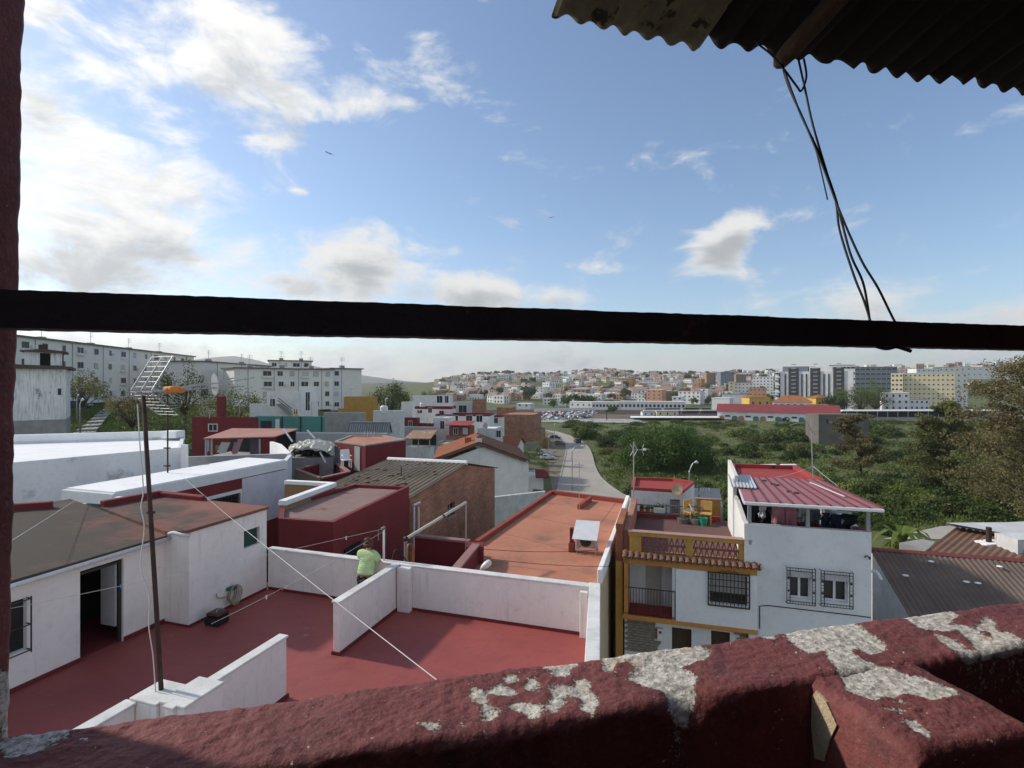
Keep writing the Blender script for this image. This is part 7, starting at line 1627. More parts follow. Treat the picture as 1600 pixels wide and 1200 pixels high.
# red roof house with chimney, and the veranda with washing
o, fr, s0, t1, zt = bld('red_hut', 'dark red house with a white window and tall red chimney', 300, 398, 404, 48, 652, -8, M_RED, M_OLDTILE, 4, par=.12, wins=((333, 668, .9, .7),), winkw=dict(proud=.05))
MB().fbox(fr, fr.s_at(332), fr.s_at(342), .6, 1.1, zt-.1, fr.z_at(620)).build('chimney', M_RED, o)
o = thing('washing_veranda', 'open veranda with a pink sheet roof and washing hung inside', 'veranda', P(370, 712, 36)-UP*2)
fv = Fr(P(430, 600, 36), 4); s0 = fv.s_at(322); z0, z1 = fv.z_at(714), fv.z_at(684)
MB().prism([fv.p(s0, -.3, z1-.1), fv.p(.15, -.3, z1+.05), fv.p(.15, 3, z1+.3), fv.p(s0, 3, z1+.3)], UP*.07).build('roof', mat('pink_sheet', (.42, .21, .17), (.34, .17, .14), .8, .8, .1), o)
MB().fbox(fv, s0, .0, 2.8, 3.0, z0-2, z1+.2).build('rear_wall', M_DARK, o); MB().fbox(fv, fv.s_at(409), .0, -.1, .1, z0-2, z1).build('side_wall', M_RED, o); MB().fbox(fv, fv.s_at(388), fv.s_at(409)-.01, .2, .3, z0-2, z1-.1).build('screen', plain('mauve_screen', (.12, .09, .11), .9), o)  # near-black rear wall stands in for the shade inside the veranda
MB().fbox(fv, s0, 0, -.1, 3, z0-2.2, z0-.02).build('base', M_GREYW, o)
for px in (324, 333, 408): s = fv.s_at(px); MB().fbox(fv, s-.05, s+.05, -.2, -.1, z0, z1-.08).build('post', M_GREYW, o)
def wash(px0, px1, py0, py1, col, lab, sl=0):
    a = fv.front(px0, py0, -.15); b = fv.front(px1, py1, -.15); mb = MB(); n = 6
    for i in range(n+1):
        f = i/n; s = lerp(a[0], b[0], f); w = .05*sin(i*2.1)
        mb.v += [fv.p(s, -.15+w, a[1]), fv.p(s-sl, -.15-w, b[1]+.08*sin(i*1.7))]
    for i in range(n): mb.f.append([2*i, 2*i+2, 2*i+3, 2*i+1]); mb.m.append(0)
    q = mb.build('hanging_cloth', mat('wash_'+lab.replace(' ', '_'), col, tuple(v*.85 for v in col), 3, .95, .1, thru=.2), fix=False); q.modifiers.new('t', 'SOLIDIFY').thickness = .01; tag(q, lab, 'laundry')
wash(321, 327, 687, 706, (.60, .60, .62), 'white shirt hanging at the veranda corner'); wash(346, 360, 691, 708, (.62, .61, .62), 'white cloth blown sideways in the veranda', .35); wash(366, 371, 691, 708, (.45, .38, .45), 'mauve cloth hanging in the veranda', .2); wash(372, 380, 686, 710, (.60, .35, .40), 'pink and white towel hanging in the veranda', .45); wash(337, 343, 696, 705, (.25, .40, .22), 'small green cloth hanging in the veranda')
# red house with yard, pile of plastic, chair
rz_ = -3.75
o = polyb('red_room_house', 'low red house with an orange roof and a grey side wall', [(523, 689), (571, 695), (634, 686), (600, 680), (548, 680)], -3.65, -10, M_RED, M_TERRA, par=.08, parm=M_CONC)
fq = Fr(G(571, 695, -3.65), 20)
s, z = fq.front(560, 712, 0); 
ff = Fr(G(571, 695, -3.65), degrees(atan2(-(G(571, 695, -3.65)-G(523, 689, -3.65)).y, (G(571, 695, -3.65)-G(523, 689, -3.65)).x)))
for px, w_ in ((559, .55), (528, .6)):
    s, z = ff.front(px, 712, 0); MB().fbox(ff, s-w_/2, s+w_/2, -.05, -.005, z-.9, z+.55).build('door', M_GREYW, o)
yp = [(463, 734), (500, 748), (545, 738), (520, 720)]
yq = [G(x, y, -5.0) for x, y in yp]; yo = thing('walled_yard', 'small yard with red inner walls and ochre outer wall', 'yard', yq[1]-UP*3.5)
for a, b, m_ in ((yq[0], yq[1], M_OCHRE), (yq[1], yq[2], M_RED), (yq[3], yq[2], M_RED), (yq[0], yq[3], M_RED)): MB().bar(a-UP*1.2, b-UP*1.2, .18, 2.4).build('wall', M_RED if m_ is M_RED else mat('pale_ochre', (.36, .28, .18), (.28, .22, .14), 1, .9, .2, streak=.3), yo); MB().bar(a+UP*.03, b+UP*.03, .24, .07).build('coping', MATS['pinkish_coping'], yo)
MB().prism([p-UP*2.2 for p in yq], UP*.05).build('floor', M_RED, yo)
# pile of crumpled sheeting
pc = P(490, 700, 33.5); pl = thing('plastic_heap', 'heap of crumpled cream plastic sheeting on a dark frame', 'plastic sheeting', pc-UP*1.6)
mb = MB(); nn = 26
for i in range(nn+1):
    for j in range(nn+1):
        u, v = i/nn*2-1, j/nn*2-1; r2 = u*u+v*v
        p = Vector((u*1.35, v*1.0, .55*max(0, 1-r2*.7))) ; q = p*2.2
        d = noise.ridged_multi_fractal(q+Vector((3, 1, 2)), 1.0, 2.1, 4, 1.0, 2.0)*.16+noise.noise(q*3)*.10
        mb.v.append(pc+p+Vector((noise.noise(q*2)*.15, 0, d-.25)))
for i in range(nn):
    for j in range(nn): q = i*(nn+1)+j; mb.f.append([q, q+1, q+nn+2, q+nn+1]); mb.m.append(0)
mb.build('sheeting', mat('cream_plastic', (.62, .60, .50), (.48, .47, .39), 2, .5, .3, 10, spec=.5), pl, fix=False).modifiers.new('t', 'SOLIDIFY').thickness = .03
for (a, b) in (((443, 670), (457, 690)), ((480, 672), (492, 685)), ((466, 690), (476, 700)), ((500, 706), (509, 723)), ((487, 700), (498, 686))): MB().bar(P(*a, 32.6), P(*b, 32.6), .08).build('batten', M_LIME, pl)
for px in (460, 512): MB().tube([P(px, 735, 33.5), P(px, 690, 33.5)], .05, 6).build('pole', M_DARK, pl)
for k in range(14): q = P(R.uniform(462, 512), R.uniform(706, 718), 33.8); MB().ball(q, R.uniform(.15, .35), 6, 5, sc=(1.4, 1, .6)).build('rubble', M_DARK, pl)
MB().box(pc.x-1.4, pc.x+1.4, pc.y-.5, pc.y+.8, CZ-10, pc.z-.55).build('base', M_CONC, pl)
cq = P(541, 731, 27.5); chh = thing('plastic_chair', 'white plastic armchair by the red wall beside the heap', 'chair', cq); fc = Fr(cq, -30); zc_ = cq.z
MB().fbox(fc, -.24, .24, -.24, .22, zc_+.40, zc_+.44).build('seat', M_FRAME, chh, bevel=.015); MB().prism([fc.p(-.24, .2, zc_+.44), fc.p(.24, .2, zc_+.44), fc.p(.22, .33, zc_+.92), fc.p(-.22, .33, zc_+.92)], fc.v*.03).build('backrest', M_FRAME, chh)
for a in (-.22, .18):
    for b in (-.22, .18): MB().fbox(fc, a, a+.05, b, b+.05, zc_, zc_+.40).build('leg', M_FRAME, chh)
    MB().fbox(fc, a, a+.05, -.22, .22, zc_+.62, zc_+.65).build('armrest', M_FRAME, chh)
MB().box(cq.x-1.6, cq.x+1.6, cq.y-.8, cq.y+1.4, zc_-1.5, zc_-.002).build('plinth', M_RED, yo) if False else None
# ================================================================== railway, station and the far town
def fbld(name, label, px0, px1, Y, py_t, py_b, dep, wm, rm=None, th=0, cat='building', rows=0, cols=0, ww=1.3, wh=1.4, rise=0, roofkind='flat', group=None, glass=None, frame=None):
    fr = Fr(P(px0, 600, Y), th); ln = fr.s_at(px1); zt, zb = fr.z_at(py_t), fr.z_at(py_b)
    o = thing(name, label, cat, fr.p(ln/2, dep/2, zb), group)
    MB().fbox(fr, 0, ln, 0, dep, zb-2, zt).build('wall', wm, o)
    if roofkind == 'flat': MB().fbox(fr, -.2, ln+.2, -.2, dep+.2, zt+.01, zt+.35).build('roof', rm or M_CONC, o)
    elif roofkind == 'hip':
        e = .6; i = dep*.45; pts = [fr.p(-e, -e, zt), fr.p(ln+e, -e, zt), fr.p(ln+e, dep+e, zt), fr.p(-e, dep+e, zt), fr.p(i, dep/2, zt+rise), fr.p(ln-i, dep/2, zt+rise)]
        MB().add(pts, [(0, 1, 5, 4), (1, 2, 5), (2, 3, 4, 5), (3, 0, 4), (0, 3, 2, 1)]).build('roof', rm or M_TILE, o)
    else:
        e = .7; MB().prism([fr.p(-e, -e, zt+.01), fr.p(-e, dep/2, zt+rise), fr.p(-e, dep+e, zt+.01)], fr.u*(ln+2*e)).build('roof', rm or M_TILE, o)
    h = (zt-zb)/max(rows, 1)
    for j in range(rows):
        for i in range(cols): window(fr, o, 's', ln*(i+.5)/cols, zb+h*(j+.55), ww, wh, 0, frame=frame or M_FRAME, glass=glass or M_GLASS, proud=.12, mull=False)
    return o, fr, ln, zb, zt
M_TILEF = mat('far_tile', (.30, .20, .165), (.24, .165, .135), .1, .9, 0)
M_CREAM = mat('cream_render', (.74, .66, .44), (.66, .58, .38), .1, .9, .03, 6); M_YELB = mat('station_yellow', (.62, .42, .10), (.52, .34, .08), .1, .9, .03, 6)
M_CHAR = mat('charcoal_cladding', (.060, .066, .070), (.048, .052, .056), .2, .7, .03, 6); M_STRED = mat('station_red_roof', (.26, .055, .060), (.20, .045, .05), .15, .8, .05, 6); M_RUST_T = mat('orange_tile', (.36, .155, .055), (.26, .11, .045), .25, .9, .05, 6)
M_BRN = mat('town_brown', (.34, .22, .15), (.28, .18, .12), .1, .9, 0); M_BLG = mat('town_bluegrey', (.20, .235, .27), (.16, .19, .22), .1, .8, 0); M_SALM = mat('town_salmon', (.55, .30, .20), (.47, .25, .17), .1, .9, 0); M_ORA = mat('town_orange', (.50, .23, .05), (.42, .19, .045), .1, .9, 0)
# warehouse with red roof and arched doors
o, fr, ln, zb, zt = fbld('station_warehouse', 'long white railway warehouse with a dark red roof and arched doors', 1121, 1312, 300, 643, 657.5, 16, M_WHITEF, M_STRED, 26, rise=4.2, roofkind='gable')
for i, px in enumerate((1127, 1137, 1148, 1158, 1169, 1181, 1192, 1204, 1216, 1229, 1241, 1253, 1267, 1280, 1292)):
    s = fr.s_at(px); arch = i % 3 != 1; w = 3.0 if arch else 2.6
    if arch:
        z0 = zb+.2; mb = MB(); mb.prism([fr.p(s-w/2, -.12, z0), fr.p(s+w/2, -.12, z0)] + [fr.p(s+w/2*cos(g), -.12, z0+2.0+.9*sin(g)) for g in (0, .6, 1.2, 1.57, 1.95, 2.5, pi)], fr.v*.118); mb.build('door', (M_BRICK, M_DARK, mat('teal_door', (.06, .18, .16), (.05, .15, .13), 1, .8, 0))[i % 3 if i != 9 else 2], o)
    else: window(fr, o, 's', s, zb+2.9, w, .9, 0, proud=.12, mull=False, frame=M_BRICK)
# train
tr0 = Fr(P(1005, 600, 340), -3); lt = tr0.s_at(1122); zt0, zt1 = CZ-18.6, tr0.z_at(641.2)
trn = thing('train', 'white high-speed train with a dark window band and purple stripe', 'train', tr0.p(lt/2, 0, zt0)); nc = 4
for k in range(nc):
    a, b = lt*k/nc+.15, lt*(k+1)/nc-.15; nose = k == nc-1
    prof = lambda t0, t1, z0, z1: None
    if nose: MB().prism([tr0.p(a, -1.5, zt0+.6), tr0.p(b-.2, -1.5, zt0+.6), tr0.p(b, -1.5, zt0+1.4), tr0.p(b-3.5, -1.5, zt1-.3), tr0.p(b-5, -1.5, zt1), tr0.p(a, -1.5, zt1)], tr0.v*3).build('coach', M_FRAME, trn, bevel=.3)
    else: MB().fbox(tr0, a, b, -1.5, 1.5, zt0+.6, zt1).build('coach', M_FRAME, trn, bevel=.25)
    MB().fbox(tr0, a+.8, b-(5.5 if nose else .8), -1.56, -1.502, zt0+2.3, zt0+3.1).build('window_band', M_GLASS, trn); MB().fbox(tr0, a, b-(1.5 if nose else 0), -1.55, -1.502, zt0+.7, zt0+1.5).build('stripe', plain('purple_stripe', (.10, .04, .13), .4), trn); MB().fbox(tr0, a+1, b-1, -1.3, 1.3, zt0-.4, zt0+.59).build('bogie', M_DARK, trn)
fbld('platform_building', 'long white low building with a row of square windows behind the train', 925, 968, 410, 628.5, 640, 10, M_WHITEF, M_LIME, 14, rows=1, cols=8, ww=1.8, wh=2.0)
fbld('platform_building', 'longer white low building with many windows behind the train', 969, 1071, 405, 627.5, 641, 10, M_WHITEF, M_LIME, 14, rows=1, cols=16, ww=1.8, wh=2.2)
fbld('platform_hut', 'small white hut beside the railway in front of the train', 1004, 1023, 330, 644, 650, 5, M_WHITEF, M_CONC, 0, rows=1, cols=2, ww=.9, wh=1.2); fbld('platform_hut', 'longer cream hut with a green door beside the train', 1026, 1060, 328, 643, 650.5, 5, M_CREAM, M_CONC, 0, rows=1, cols=3, ww=1, wh=1.5)
fbld('station_house', 'white station house with an orange hipped tile roof', 1207, 1268, 345, 628, 640, 14, M_WHITEF, M_RUST_T, 30, rows=1, cols=6, ww=1.7, wh=2.2, roofkind='hip', rise=4.2)
fbld('yellow_house', 'broader yellow house with an orange roof by the big blank white hall', 1171, 1204, 350, 621, 640, 12, M_YELB, M_RUST_T, 0, rows=1, cols=3, ww=1.4, wh=2, roofkind='hip', rise=1.8); fbld('yellow_house', 'narrow yellow house with an orange roof by the very dark tree', 1275, 1297, 350, 622, 640, 12, M_YELB, M_RUST_T, 0, rows=1, cols=2, ww=1.2, wh=1.6, roofkind='hip', rise=2.4)
fbld('brown_shed', 'low brick-red tiled shed behind the warehouse', 1270, 1318, 318, 637, 648, 8, M_WHITEF, M_RUST_T, 0, roofkind='gable', rise=2)
# platform canopy
cf = Fr(P(1316, 600, 290), -2); lc = cf.s_at(1570); zc0 = cf.z_at(641.5)
cn = thing('platform_canopy', 'long flat white station platform canopy with dark underside', 'canopy', cf.p(lc/2, 3, CZ-19)); MB().fbox(cf, 0, lc, 0, 9, zc0-.5, zc0).build('roof', M_LIME, cn); MB().fbox(cf, 0, lc, 8.5, 9, CZ-19, zc0-.6).build('rear_wall', M_CHAR, cn); MB().fbox(cf, 0, lc, -3, 9, CZ-19.6, CZ-18.4).build('platform', M_CONC, cn); MB().fbox(cf, lc*.3, lc, -3.3, -3.02, CZ-19.6, cf.z_at(660)).build('fence_wall', M_WHITEF, cn)  # charcoal rear wall stands in for the shade below the canopy
for k in range(16): s = lc*(k+.5)/16; MB().fbox(cf, s-.15, s+.15, .4, .7, CZ-18.4, zc0-.5).build('post', M_STEEL, cn)
# the grey ruined tower
tf_ = Fr(P(1279, 600, 176), 4); lw = tf_.s_at(1357); zt, zb = tf_.z_at(647.5), CZ-20.5
tw = thing('ruined_blockhouse', 'bare grey concrete blockhouse standing in the scrub', 'ruin', tf_.p(lw/2, 4, zb)); M_RUIN = mat('ruin_concrete', (.17, .16, .135), (.12, .112, .098), .25, .95, .3, 3, streak=.45)
mb = MB(); wallgrid(mb, tf_, 's', 0, lw, zb, zt, 0, .6, [(lw*.16, lw*.20, zt-3.0, zt-1.6), (lw*.77, lw*.80, zt-3.2, zt-1.8)]); mb.build('wall', M_RUIN, tw); MB().fbox(tf_, 0, lw, .62, 9, zb, zt-.1).build('core', M_RUIN, tw)
# high-rise: white piers, charcoal bays
hf = Fr(P(1211, 600, 430), 34); lh = hf.s_at(1333); zt, zb = hf.z_at(581), CZ-20
hr_ = thing('modern_block', 'modern white and charcoal apartment block with tall vertical bays', 'apartment block', hf.p(lh/2, 8, zb)); MB().fbox(hf, 0, lh, 0, 16, zb, zt).build('wall', M_WHITEF, hr_)
for (a, b) in ((1232, 1248), (1266, 1282), (1302, 1319)): s0, s1 = hf.s_at(a), hf.s_at(b); q = MB().fbox(hf, s0, s1, -.7, -.02, zb, zt+2.6).build('bay', M_CHAR, hr_); [MB().fbox(hf, lerp(s0, s1, .3), lerp(s0, s1, .75), -1.1, -.71, zb+3.1*k+1, zb+3.1*k+1.7).build('balcony', M_GREYW, q) for k in range(1, 12)]
for px in (1218, 1227, 1253, 1260, 1287.5, 1295): s = hf.s_at(px); MB().fbox(hf, s-.5, s+.5, -.3, -.02, zb+4, zt-2).build('window_strip', M_CHAR, hr_)
for k in range(10): MB().fbox(hf, .3, 3.6, -1.6, -.03, zb+4+3*k, zb+4.9+3*k).build('balcony', M_WHITEF if k % 2 else M_CHAR, hr_)
MB().fbox(hf, hf.s_at(1222), hf.s_at(1262), 3, 12, zt+.01, hf.z_at(573)).build('penthouse', M_BLG, hr_); MB().fbox(hf, hf.s_at(1264), hf.s_at(1300), 3, 12, zt+.01, hf.z_at(574)).build('penthouse', M_WHITEF, hr_)
fbld('modern_wing', 'white and glass wing rising behind the modern white and charcoal block', 1296, 1336, 470, 571, 640, 14, M_WHITEF, M_CHAR, 30, rows=8, cols=6, ww=3, wh=1.7); fbld('grey_apartments', 'long grey apartment row with pale balconies above the trees', 1336, 1402, 520, 574, 640, 14, M_BLG, M_CHAR, 25, rows=9, cols=8, ww=4, wh=2, glass=M_CHAR, frame=M_WHITEF)
fbld('cream_block', 'cream yellow apartment block facing the station', 1392, 1411, 440, 584, 640, 14, M_CREAM, M_LIME, 38, rows=8, cols=3, ww=1.5, wh=1.5); fbld('cream_block', 'long cream apartment block with rows of small windows', 1412, 1492, 440, 583.5, 640, 14, M_CREAM, M_LIME, 30, rows=8, cols=11, ww=1.2, wh=1.2); fbld('grey_end_block', 'beige grey end of the cream apartment row', 1484, 1512, 430, 583, 640, 12, M_WARM, M_LIME, 0, rows=7, cols=3)
fbld('pale_blue_house', 'pale bluish three-storey house behind the platform canopy', 1381, 1421, 335, 614, 642, 12, M_PALE, M_LIME, 25, rows=3, cols=4, ww=1.2, wh=1.6); fbld('pale_blue_house', 'lower white house beside the pale bluish house', 1421, 1452, 338, 624, 642, 12, M_PALE, M_CONC, 0, rows=2, cols=4)
for i, (px0, px1, t, m_, r) in enumerate(((1432, 1470, 576, M_WHITEF, 1), (1458, 1500, 574, M_WARM, 1), (1500, 1545, 573, M_WHITEF, 2), (1535, 1600, 571, M_WHITEF, 2), (1400, 1432, 580, M_WHITEF, 1))): fbld('hilltop_house', ['white house on the crest behind the long cream block', 'beige house on the crest behind the cream block end', 'white house on the crest beside the tall brown tree', 'broad white house on the crest behind the tall brown tree', 'low white house on the crest above the cream block'][i], px0, px1, 620+20*i, t, 590, 14, m_, M_TILE if i % 2 else M_CONC, 0, rows=2, cols=5, ww=1.6, wh=1.5)
# towers and larger town blocks
for a in (('town_tower', 'brown apartment tower standing above the town', 1104, 1118, 780, 583, 606, 14, M_BRN, M_BRN, 0), ('town_tower', 'blue grey office tower next to the brown tower', 1126, 1147, 760, 582, 606, 14, M_BLG, M_CHAR, 0), ('town_tower', 'low brown tower beside the blue grey tower', 1150, 1166, 800, 585, 604, 14, M_BRN, M_BRN, 0)): fbld(*a, rows=7, cols=4, ww=2.2, wh=1.4)
TB = [('white', 'narrow white apartment block with dark balconies in the town', 837, 849, 640, 605, 622, M_WHITEF), ('grey', 'pale grey block beside the white balcony block', 849, 860, 650, 606, 622, M_PALE), ('salmon', 'salmon coloured house in front of the hillside town', 866, 876, 600, 611, 622, M_SALM), ('orange', 'orange ochre block on the hillside below the ridge', 966, 988, 800, 591, 606, M_ORA),
      ('grey', 'long beige block on the hillside beside the orange block', 996, 1030, 820, 594, 606, M_WARM), ('grey', 'long grey beige block beside another on the hillside', 1032, 1062, 815, 596, 608, M_WARM), ('salmon', 'pinkish brown block behind the long white railway building', 1010, 1034, 520, 609, 625, M_SALM), ('brown', 'brown block next to the pinkish one behind the railway', 1036, 1058, 540, 611, 625, M_BRN),
      ('white', 'large white block behind the train nose', 1060, 1094, 500, 611, 628, M_WHITEF), ('white', 'grey white block next to the large white block', 1094, 1106, 505, 607, 628, M_PALE), ('white', 'big blank white hall behind the station warehouse', 1128, 1168, 430, 616, 640, M_WHITEF), ('grey', 'grey house with three windows before the blank white hall', 1112, 1140, 400, 622, 642, M_PALE), ('white', 'small white house with towers beside the railway building', 1050, 1066, 440, 620, 632, M_WHITEF),
      ('yellow', 'pale yellow block in the upper town', 1138, 1147, 600, 597, 612, M_CREAM), ('grey', 'beige grey block beside the pale yellow one', 1147, 1176, 610, 598, 614, M_WARM), ('salmon', 'salmon house below the beige grey block', 1170, 1196, 520, 606, 620, M_SALM), ('white', 'white block beside the modern block', 1176, 1208, 640, 589, 612, M_WHITEF), ('salmon', 'pink house in the upper town by the towers', 1082, 1092, 640, 598, 606, M_SALM), ('orange', 'orange house in the upper town by the pink house', 1088, 1096, 660, 592, 600, M_ORA),
      ('white', 'white house beside the railway among trees', 872, 905, 480, 626, 632, M_WHITEF), ('white', 'white villa in the middle of the town', 905, 940, 560, 616, 626, M_WHITEF), ('grey', 'grey wall building along the railway', 890, 925, 440, 628, 637, M_PALE), ('white', 'white gabled cottage beyond the scrap cars', 807, 828, 420, 631, 636, M_WHITEF)]
for c_, lab, px0, px1, Y, t, b, m_ in TB:
    w_m = (px1-px0)/F*Y; h_m = (b-t)/F*Y; fbld('town_block', lab, px0, px1, Y, t, b, 12, m_, M_TILEF if R.random() < .3 else M_LIME, R.uniform(18, 40), rows=max(1, int(h_m/3.1)) if 'blank' not in lab else 0, cols=max(1, int(w_m/4)), ww=1.5, wh=1.4)
# --- hundreds of small houses on the far hill
WT = [('white', M_WHITEF), ('cream', M_CREAM), ('salmon', M_SALM), ('brown', M_BRN), ('grey', M_PALE)]
def far_house_mesh(m, rm, kind):
    mb = MB(); mb.box(-5, 5, -4.5, 4.5, -4, 5.4)
    if kind == 0: mb.box(-5.2, 5.2, -4.7, 4.7, 5.41, 5.8, 1)
    else: mb.prism([(-5.4, -5, 5.41), (-5.4, 0, 7.9), (-5.4, 5, 5.41)], (10.8, 0, 0), 1)
    for z in (.6, 3.3):
        for x in (-3.4, -.6, 2.2): mb.box(x, x+1.2, -4.56, -4.505, z, z+1.3, 2)
        for y in (-2.5, 1): mb.box(5.005, 5.06, y, y+1.2, z, z+1.3, 2); mb.box(-5.06, -5.005, y, y+1.2, z, z+1.3, 2)
    return mb.mesh('far_house', [m, rm, M_GLASS], fix=False)
FH = {(c, k): far_house_mesh(m, (M_WHITEF if k == 0 else M_TILEF), k) for c, m in WT for k in (0, 1)}
def town_house(px, Y, sc, c, k):
    x = (px-800)/F*Y; o = bpy.data.objects.new('far_house', FH[(c, k)]); C.objects.link(o); o.location = (x, Y, gzw(x, Y)); o.scale = (sc*R.uniform(.7, 1.3), sc*R.uniform(.8, 1.1), sc*R.uniform(.75, 1.3)); o.rotation_euler = (0, 0, R.gauss(-.55, .3))
    tag(o, '%s %s house among the many of the far hillside town' % (c, 'flat-roofed' if k == 0 else 'red-roofed'), 'house', 'houses of the far hillside town')
n_ = 0
while n_ < 270:
    px = R.uniform(690, 1215) if R.random() < .85 else R.uniform(1215, 1620); Y = 480+R.random()**.8*800
    if px < 760 and Y < 700: continue
    if px > 1215 and Y < 640: continue
    if px > 860 and Y < 560 and R.random() < .5: continue
    c = R.choices(('white', 'cream', 'salmon', 'brown', 'grey'), (66, 10, 7, 6, 11))[0]; town_house(px, Y, R.uniform(.95, 1.4), c, 0 if R.random() < .68 else 1); n_ += 1
# the rest of the town, too many to count: one mass of small houses
rnd = random.Random(77); mb = MB(); BOXC = [0, 0, 0, 0, 1, 2, 3, 4]
for k in range(520):
    px = rnd.uniform(675, 1215) if rnd.random() < .8 else rnd.uniform(1215, 1640); Y = 560+rnd.random()*760
    if px > 1215 and Y < 660: continue
    x = (px-800)/F*Y; z = gzw(x, Y); a = rnd.gauss(-.55, .3); w, d_, h = rnd.uniform(5, 15), rnd.uniform(6, 10), rnd.uniform(4, 8.5); u_ = Vector((cos(a), sin(a), 0)); v_ = Vector((-sin(a), cos(a), 0)); o_ = Vector((x, Y, z-3)); ci = rnd.choice(BOXC)
    mb.obox(o_, u_*w, v_*d_, UP*(h+3), ci)
    if rnd.random() < .33: mb.prism([o_+UP*(h+3.02)-u_*.3-v_*.3, o_+UP*(h+3.02)-u_*.3+v_*(d_+.3), o_+UP*(h+5)-u_*.3+v_*d_/2], u_*(w+.6), 5)
    for i in range(int(w/3)):
        for j in range(int(h/3)): mb.obox(o_+u_*(i*3+.9)-v_*.08+UP*(3.8+3*j), u_*1.3, v_*.07, UP*1.3, 6)
tag(struct(mb.build('town_houses', [M_WHITEF, M_CREAM, M_SALM, M_BRN, M_PALE, M_TILEF, M_GLASS], fix=False), 'stuff'), 'dense mass of small pale houses filling the far hillside town', 'houses')
# red-tiled terrace estate on the hilltop
for k in range(14): px = R.uniform(915, 965); Y = R.uniform(1080, 1230); town_house(px, Y, R.uniform(.8, 1.1), 'salmon' if R.random() < .7 else 'brown', 1)
# town trees
TREE_M = []
for sd_, lm in ((71, LF_DARK), (72, LF_MID), (73, LF_OLIVE)):
    rnd = random.Random(sd_); mb = MB()
    for k in range(16): a = rnd.random()*6.28; r = rnd.random()**.5*.7; leaves(mb, Vector((r*cos(a), r*sin(a), .5+.7*rnd.random()*(1-r*.5))), (.34, .34, .26), 45, .2, rnd)
    mb.tube([(0, 0, -.2), (.02, 0, .4), (0, .02, .8)], [.07, .05, .03], 6, 1); TREE_M.append(mb.mesh('tree', [lm, M_BARK], fix=False))
TL = ['dark green', 'mid green', 'olive green']
def town_tree(px, Y, h, k, lab=None, grp='trees between the far houses', z=None):
    x = (px-800)/F*Y; o = bpy.data.objects.new('far_tree', TREE_M[k]); C.objects.link(o); o.location = (x, Y, gzw(x, Y) if z is None else z); w = h*R.uniform(.35, .6); o.scale = (w, w, h/1.45); o.rotation_euler = (0, 0, R.random()*6.3)
    tag(o, lab or TL[k] + ' tree among the houses of the far town', 'tree', grp if not lab else None)
for k in range(110): town_tree(R.uniform(690, 1215), 470+R.random()*820, R.uniform(7, 14), R.choice((0, 0, 1, 2)))
for k in range(60): town_tree(R.uniform(720, 1110), R.uniform(1180, 1320), R.uniform(8, 14), R.choice((0, 0, 2)))
for px, Y, h, k, lab in ((827, 560, 19, 0, 'large dark tree rising in front of the hillside town'), (905, 470, 13, 0, 'dark tree beside the long white railway buildings'), (886, 455, 13, 0, 'dark round tree near the scrap car yard'), (865, 420, 10, 1, 'mid green tree just beyond the scrap cars'), (977, 560, 15, 2, 'olive tree below the orange hillside block'), (1184, 560, 18, 0, 'tall dark conifer beside the modern block'), (1303, 322, 15.5, 0, 'very dark tree behind the end of the warehouse'), (1084, 470, 9, 2, 'olive tree behind the train nose'), (1112, 480, 12, 2, 'reddish olive tree by the big white hall'), (957, 350, 7, 0, 'small dark shrubby tree on the railway bank')): town_tree(px, Y, h, k, lab)
for i, (px, w, t) in enumerate(((1345, 12, 597), (1378, 11, 592), (1328, 8, 606))):
    x = (px-800)/F*330; h = (600-t)/F*330+20; big_crown('tree', ['broad leafy green tree beside the pale bluish house', 'tallest leafy green tree behind the pale bluish house', 'lower leafy green tree beside the dark tree by the warehouse'][i], x, 330+6*i, CZ-20, w, 9, h, 3000, .75, LF_MID, 80+i, 40, low=.15)
# palm by the yard
pq = G(948, 657, -20); pl_ = thing('palm_tree', 'single palm tree beside the pale yard', 'palm tree', pq); MB().tube([pq, pq+UP*5], [.3, .2], 7).build('trunk', M_BARK, pl_)
mb = MB()
for k in range(26):
    a = R.random()*6.28; e = R.uniform(-.2, .8); d = Vector((cos(a), sin(a), 0)); s_ = Vector((-sin(a), cos(a), 0)); c = pq+UP*5
    p1, p2 = c+d*1.0+UP*e, c+d*2.0+UP*(e-.7); mb.poly([c-s_*.1, c+s_*.1, p1+s_*.25, p1-s_*.25]); mb.poly([p1-s_*.25, p1+s_*.25, p2+s_*.03, p2-s_*.03])
mb.build('fronds', LF_DARK, pl_, fix=False)
# --- scrap yard cars: single meshes, too small to show parts
def small_car_mesh(col):
    mb = MB(); prof = [(-1.95, .3), (-1.95, .8), (-1.6, 1.0), (-1.1, 1.45), (.4, 1.45), (1.0, .95), (1.9, .75), (1.95, .3)]; mb.prism([(x, -.82, z) for x, z in prof], (0, 1.64, 0))
    for s in (-1, 1):
        mb.prism([(-1.35, s*.825, 1.0), (-1.0, s*.825, 1.38), (.35, s*.825, 1.38), (.8, s*.825, 1.0)], (0, s*.02, 0), 1)
        for x in (-1.2, 1.2): mb.tube([(x, s*.7, .3), (x, s*.86, .3)], .32, 8, 1)
    mb.prism([(.43, -.7, 1.43), (.43, .7, 1.43), (1.0, .7, .97), (1.0, -.7, .97)], (.03, 0, .03), 1); return mb.mesh('scrap_car', [mat('scrap_paint_' + col[0], col[1], tuple(v*.9 for v in col[1]), 3, .4, 0), M_GLASS])
SC = [small_car_mesh(c) for c in (WH, WH, SI, BL, GR, ('red', (.30, .03, .03)))]; SN = ['white', 'white', 'silver', 'dark blue', 'grey', 'red']
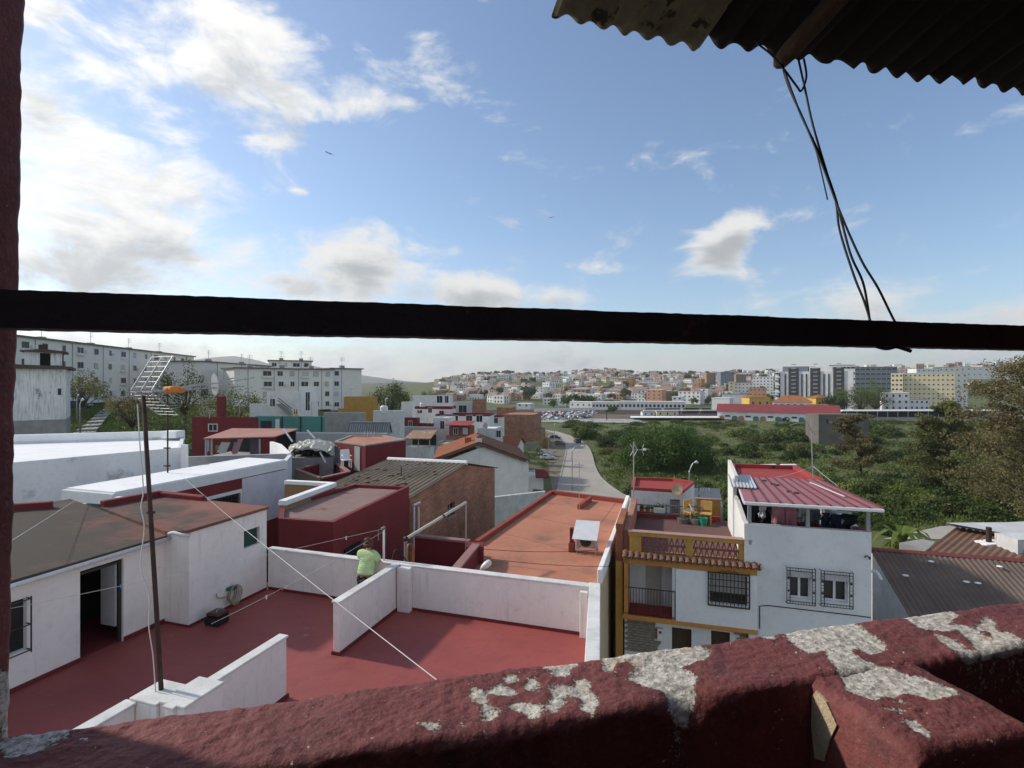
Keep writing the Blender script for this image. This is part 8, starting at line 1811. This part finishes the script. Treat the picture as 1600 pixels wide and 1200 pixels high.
for r_ in range(9):
    for k in range(13):
        px = 841+r_*1.4+k*(7.2-r_*.1); Y = 292+r_*8.5+k*1.2
        if px > 842+78+r_*2 or R.random() < .1: continue
        i = R.randrange(6) if R.random() < .6 else 0; o = bpy.data.objects.new('scrap_car', SC[i]); C.objects.link(o); o.location = ((px-800)/F*Y, Y, CZ-19.85); o.rotation_euler = (0, 0, R.uniform(-.4, .4)+(pi/2 if R.random() < .3 else 0)); tag(o, '%s car standing in the crowded car yard' % SN[i], 'car', 'cars in the crowded yard')
for k in range(14): px = 1226+k*6.5; Y = 285; i = R.choice((0, 0, 2, 3)); o = bpy.data.objects.new('scrap_car', SC[i]); o.name = 'parked_car'; C.objects.link(o); o.location = ((px-800)/F*Y, Y, CZ-19.8); tag(o, '%s car parked along the railway warehouse' % SN[i], 'car', 'cars parked by the warehouse')
wy = thing('yard_wall', 'long low white wall behind the crowded car yard', 'wall', G(880, 650, -19.9)); a, b = Vector((16, 375, CZ-19.9)), Vector((62, 392, CZ-19.9)); MB().bar(a+UP*1.2, b+UP*1.2, .3, 2.6).build('wall', M_WHITEF, wy)
# two gulls far up
for px, py, Y, r_, lab in ((515, 240, 60, .4, 'gull gliding in the blue sky beside the large cloud'), (862, 340, 90, -.3, 'distant gull high in the open blue sky')):
    c = P(px, py, Y); o = thing('gull', lab, 'bird', c); d = Vector((cos(r_), 0, -sin(r_))); m_ = plain('gull_grey', (.07, .07, .075), .8)
    MB().tube([c+Vector((0, -.22, 0)), c+Vector((0, -.1, .01)), c+Vector((0, .1, .01)), c+Vector((0, .25, 0))], [.02, .06, .05, .01], 6).build('body', m_, o)
    for s in (-1, 1): MB().poly([c+d*s*.04+Vector((0, -.1, 0)), c+d*s*.3+Vector((0, -.12, .07)), c+d*s*.62+Vector((0, .05, .0)), c+d*s*.28+Vector((0, .08, .06)), c+d*s*.04+Vector((0, .1, 0))]).build('wing', m_, o)
# ------------------------------------------------------------------ air
hz_m = bpy.data.materials.new('haze_air'); hz_m.use_nodes = True; n = hz_m.node_tree.nodes; n.remove(n['Principled BSDF']); pv_ = n.new('ShaderNodeVolumePrincipled'); pv_.inputs['Density'].default_value = 1.25e-4; pv_.inputs['Color'].default_value = (.93, .955, .98, 1); pv_.inputs['Anisotropy'].default_value = .4
hz_m.node_tree.links.new(pv_.outputs[0], n['Material Output'].inputs['Volume'])
xs = [v.co.x for v in g_o.data.vertices]
struct(MB().box(-9000, 9000, -60, 7400, CZ-200, CZ+330).build('haze', hz_m), 'stuff')
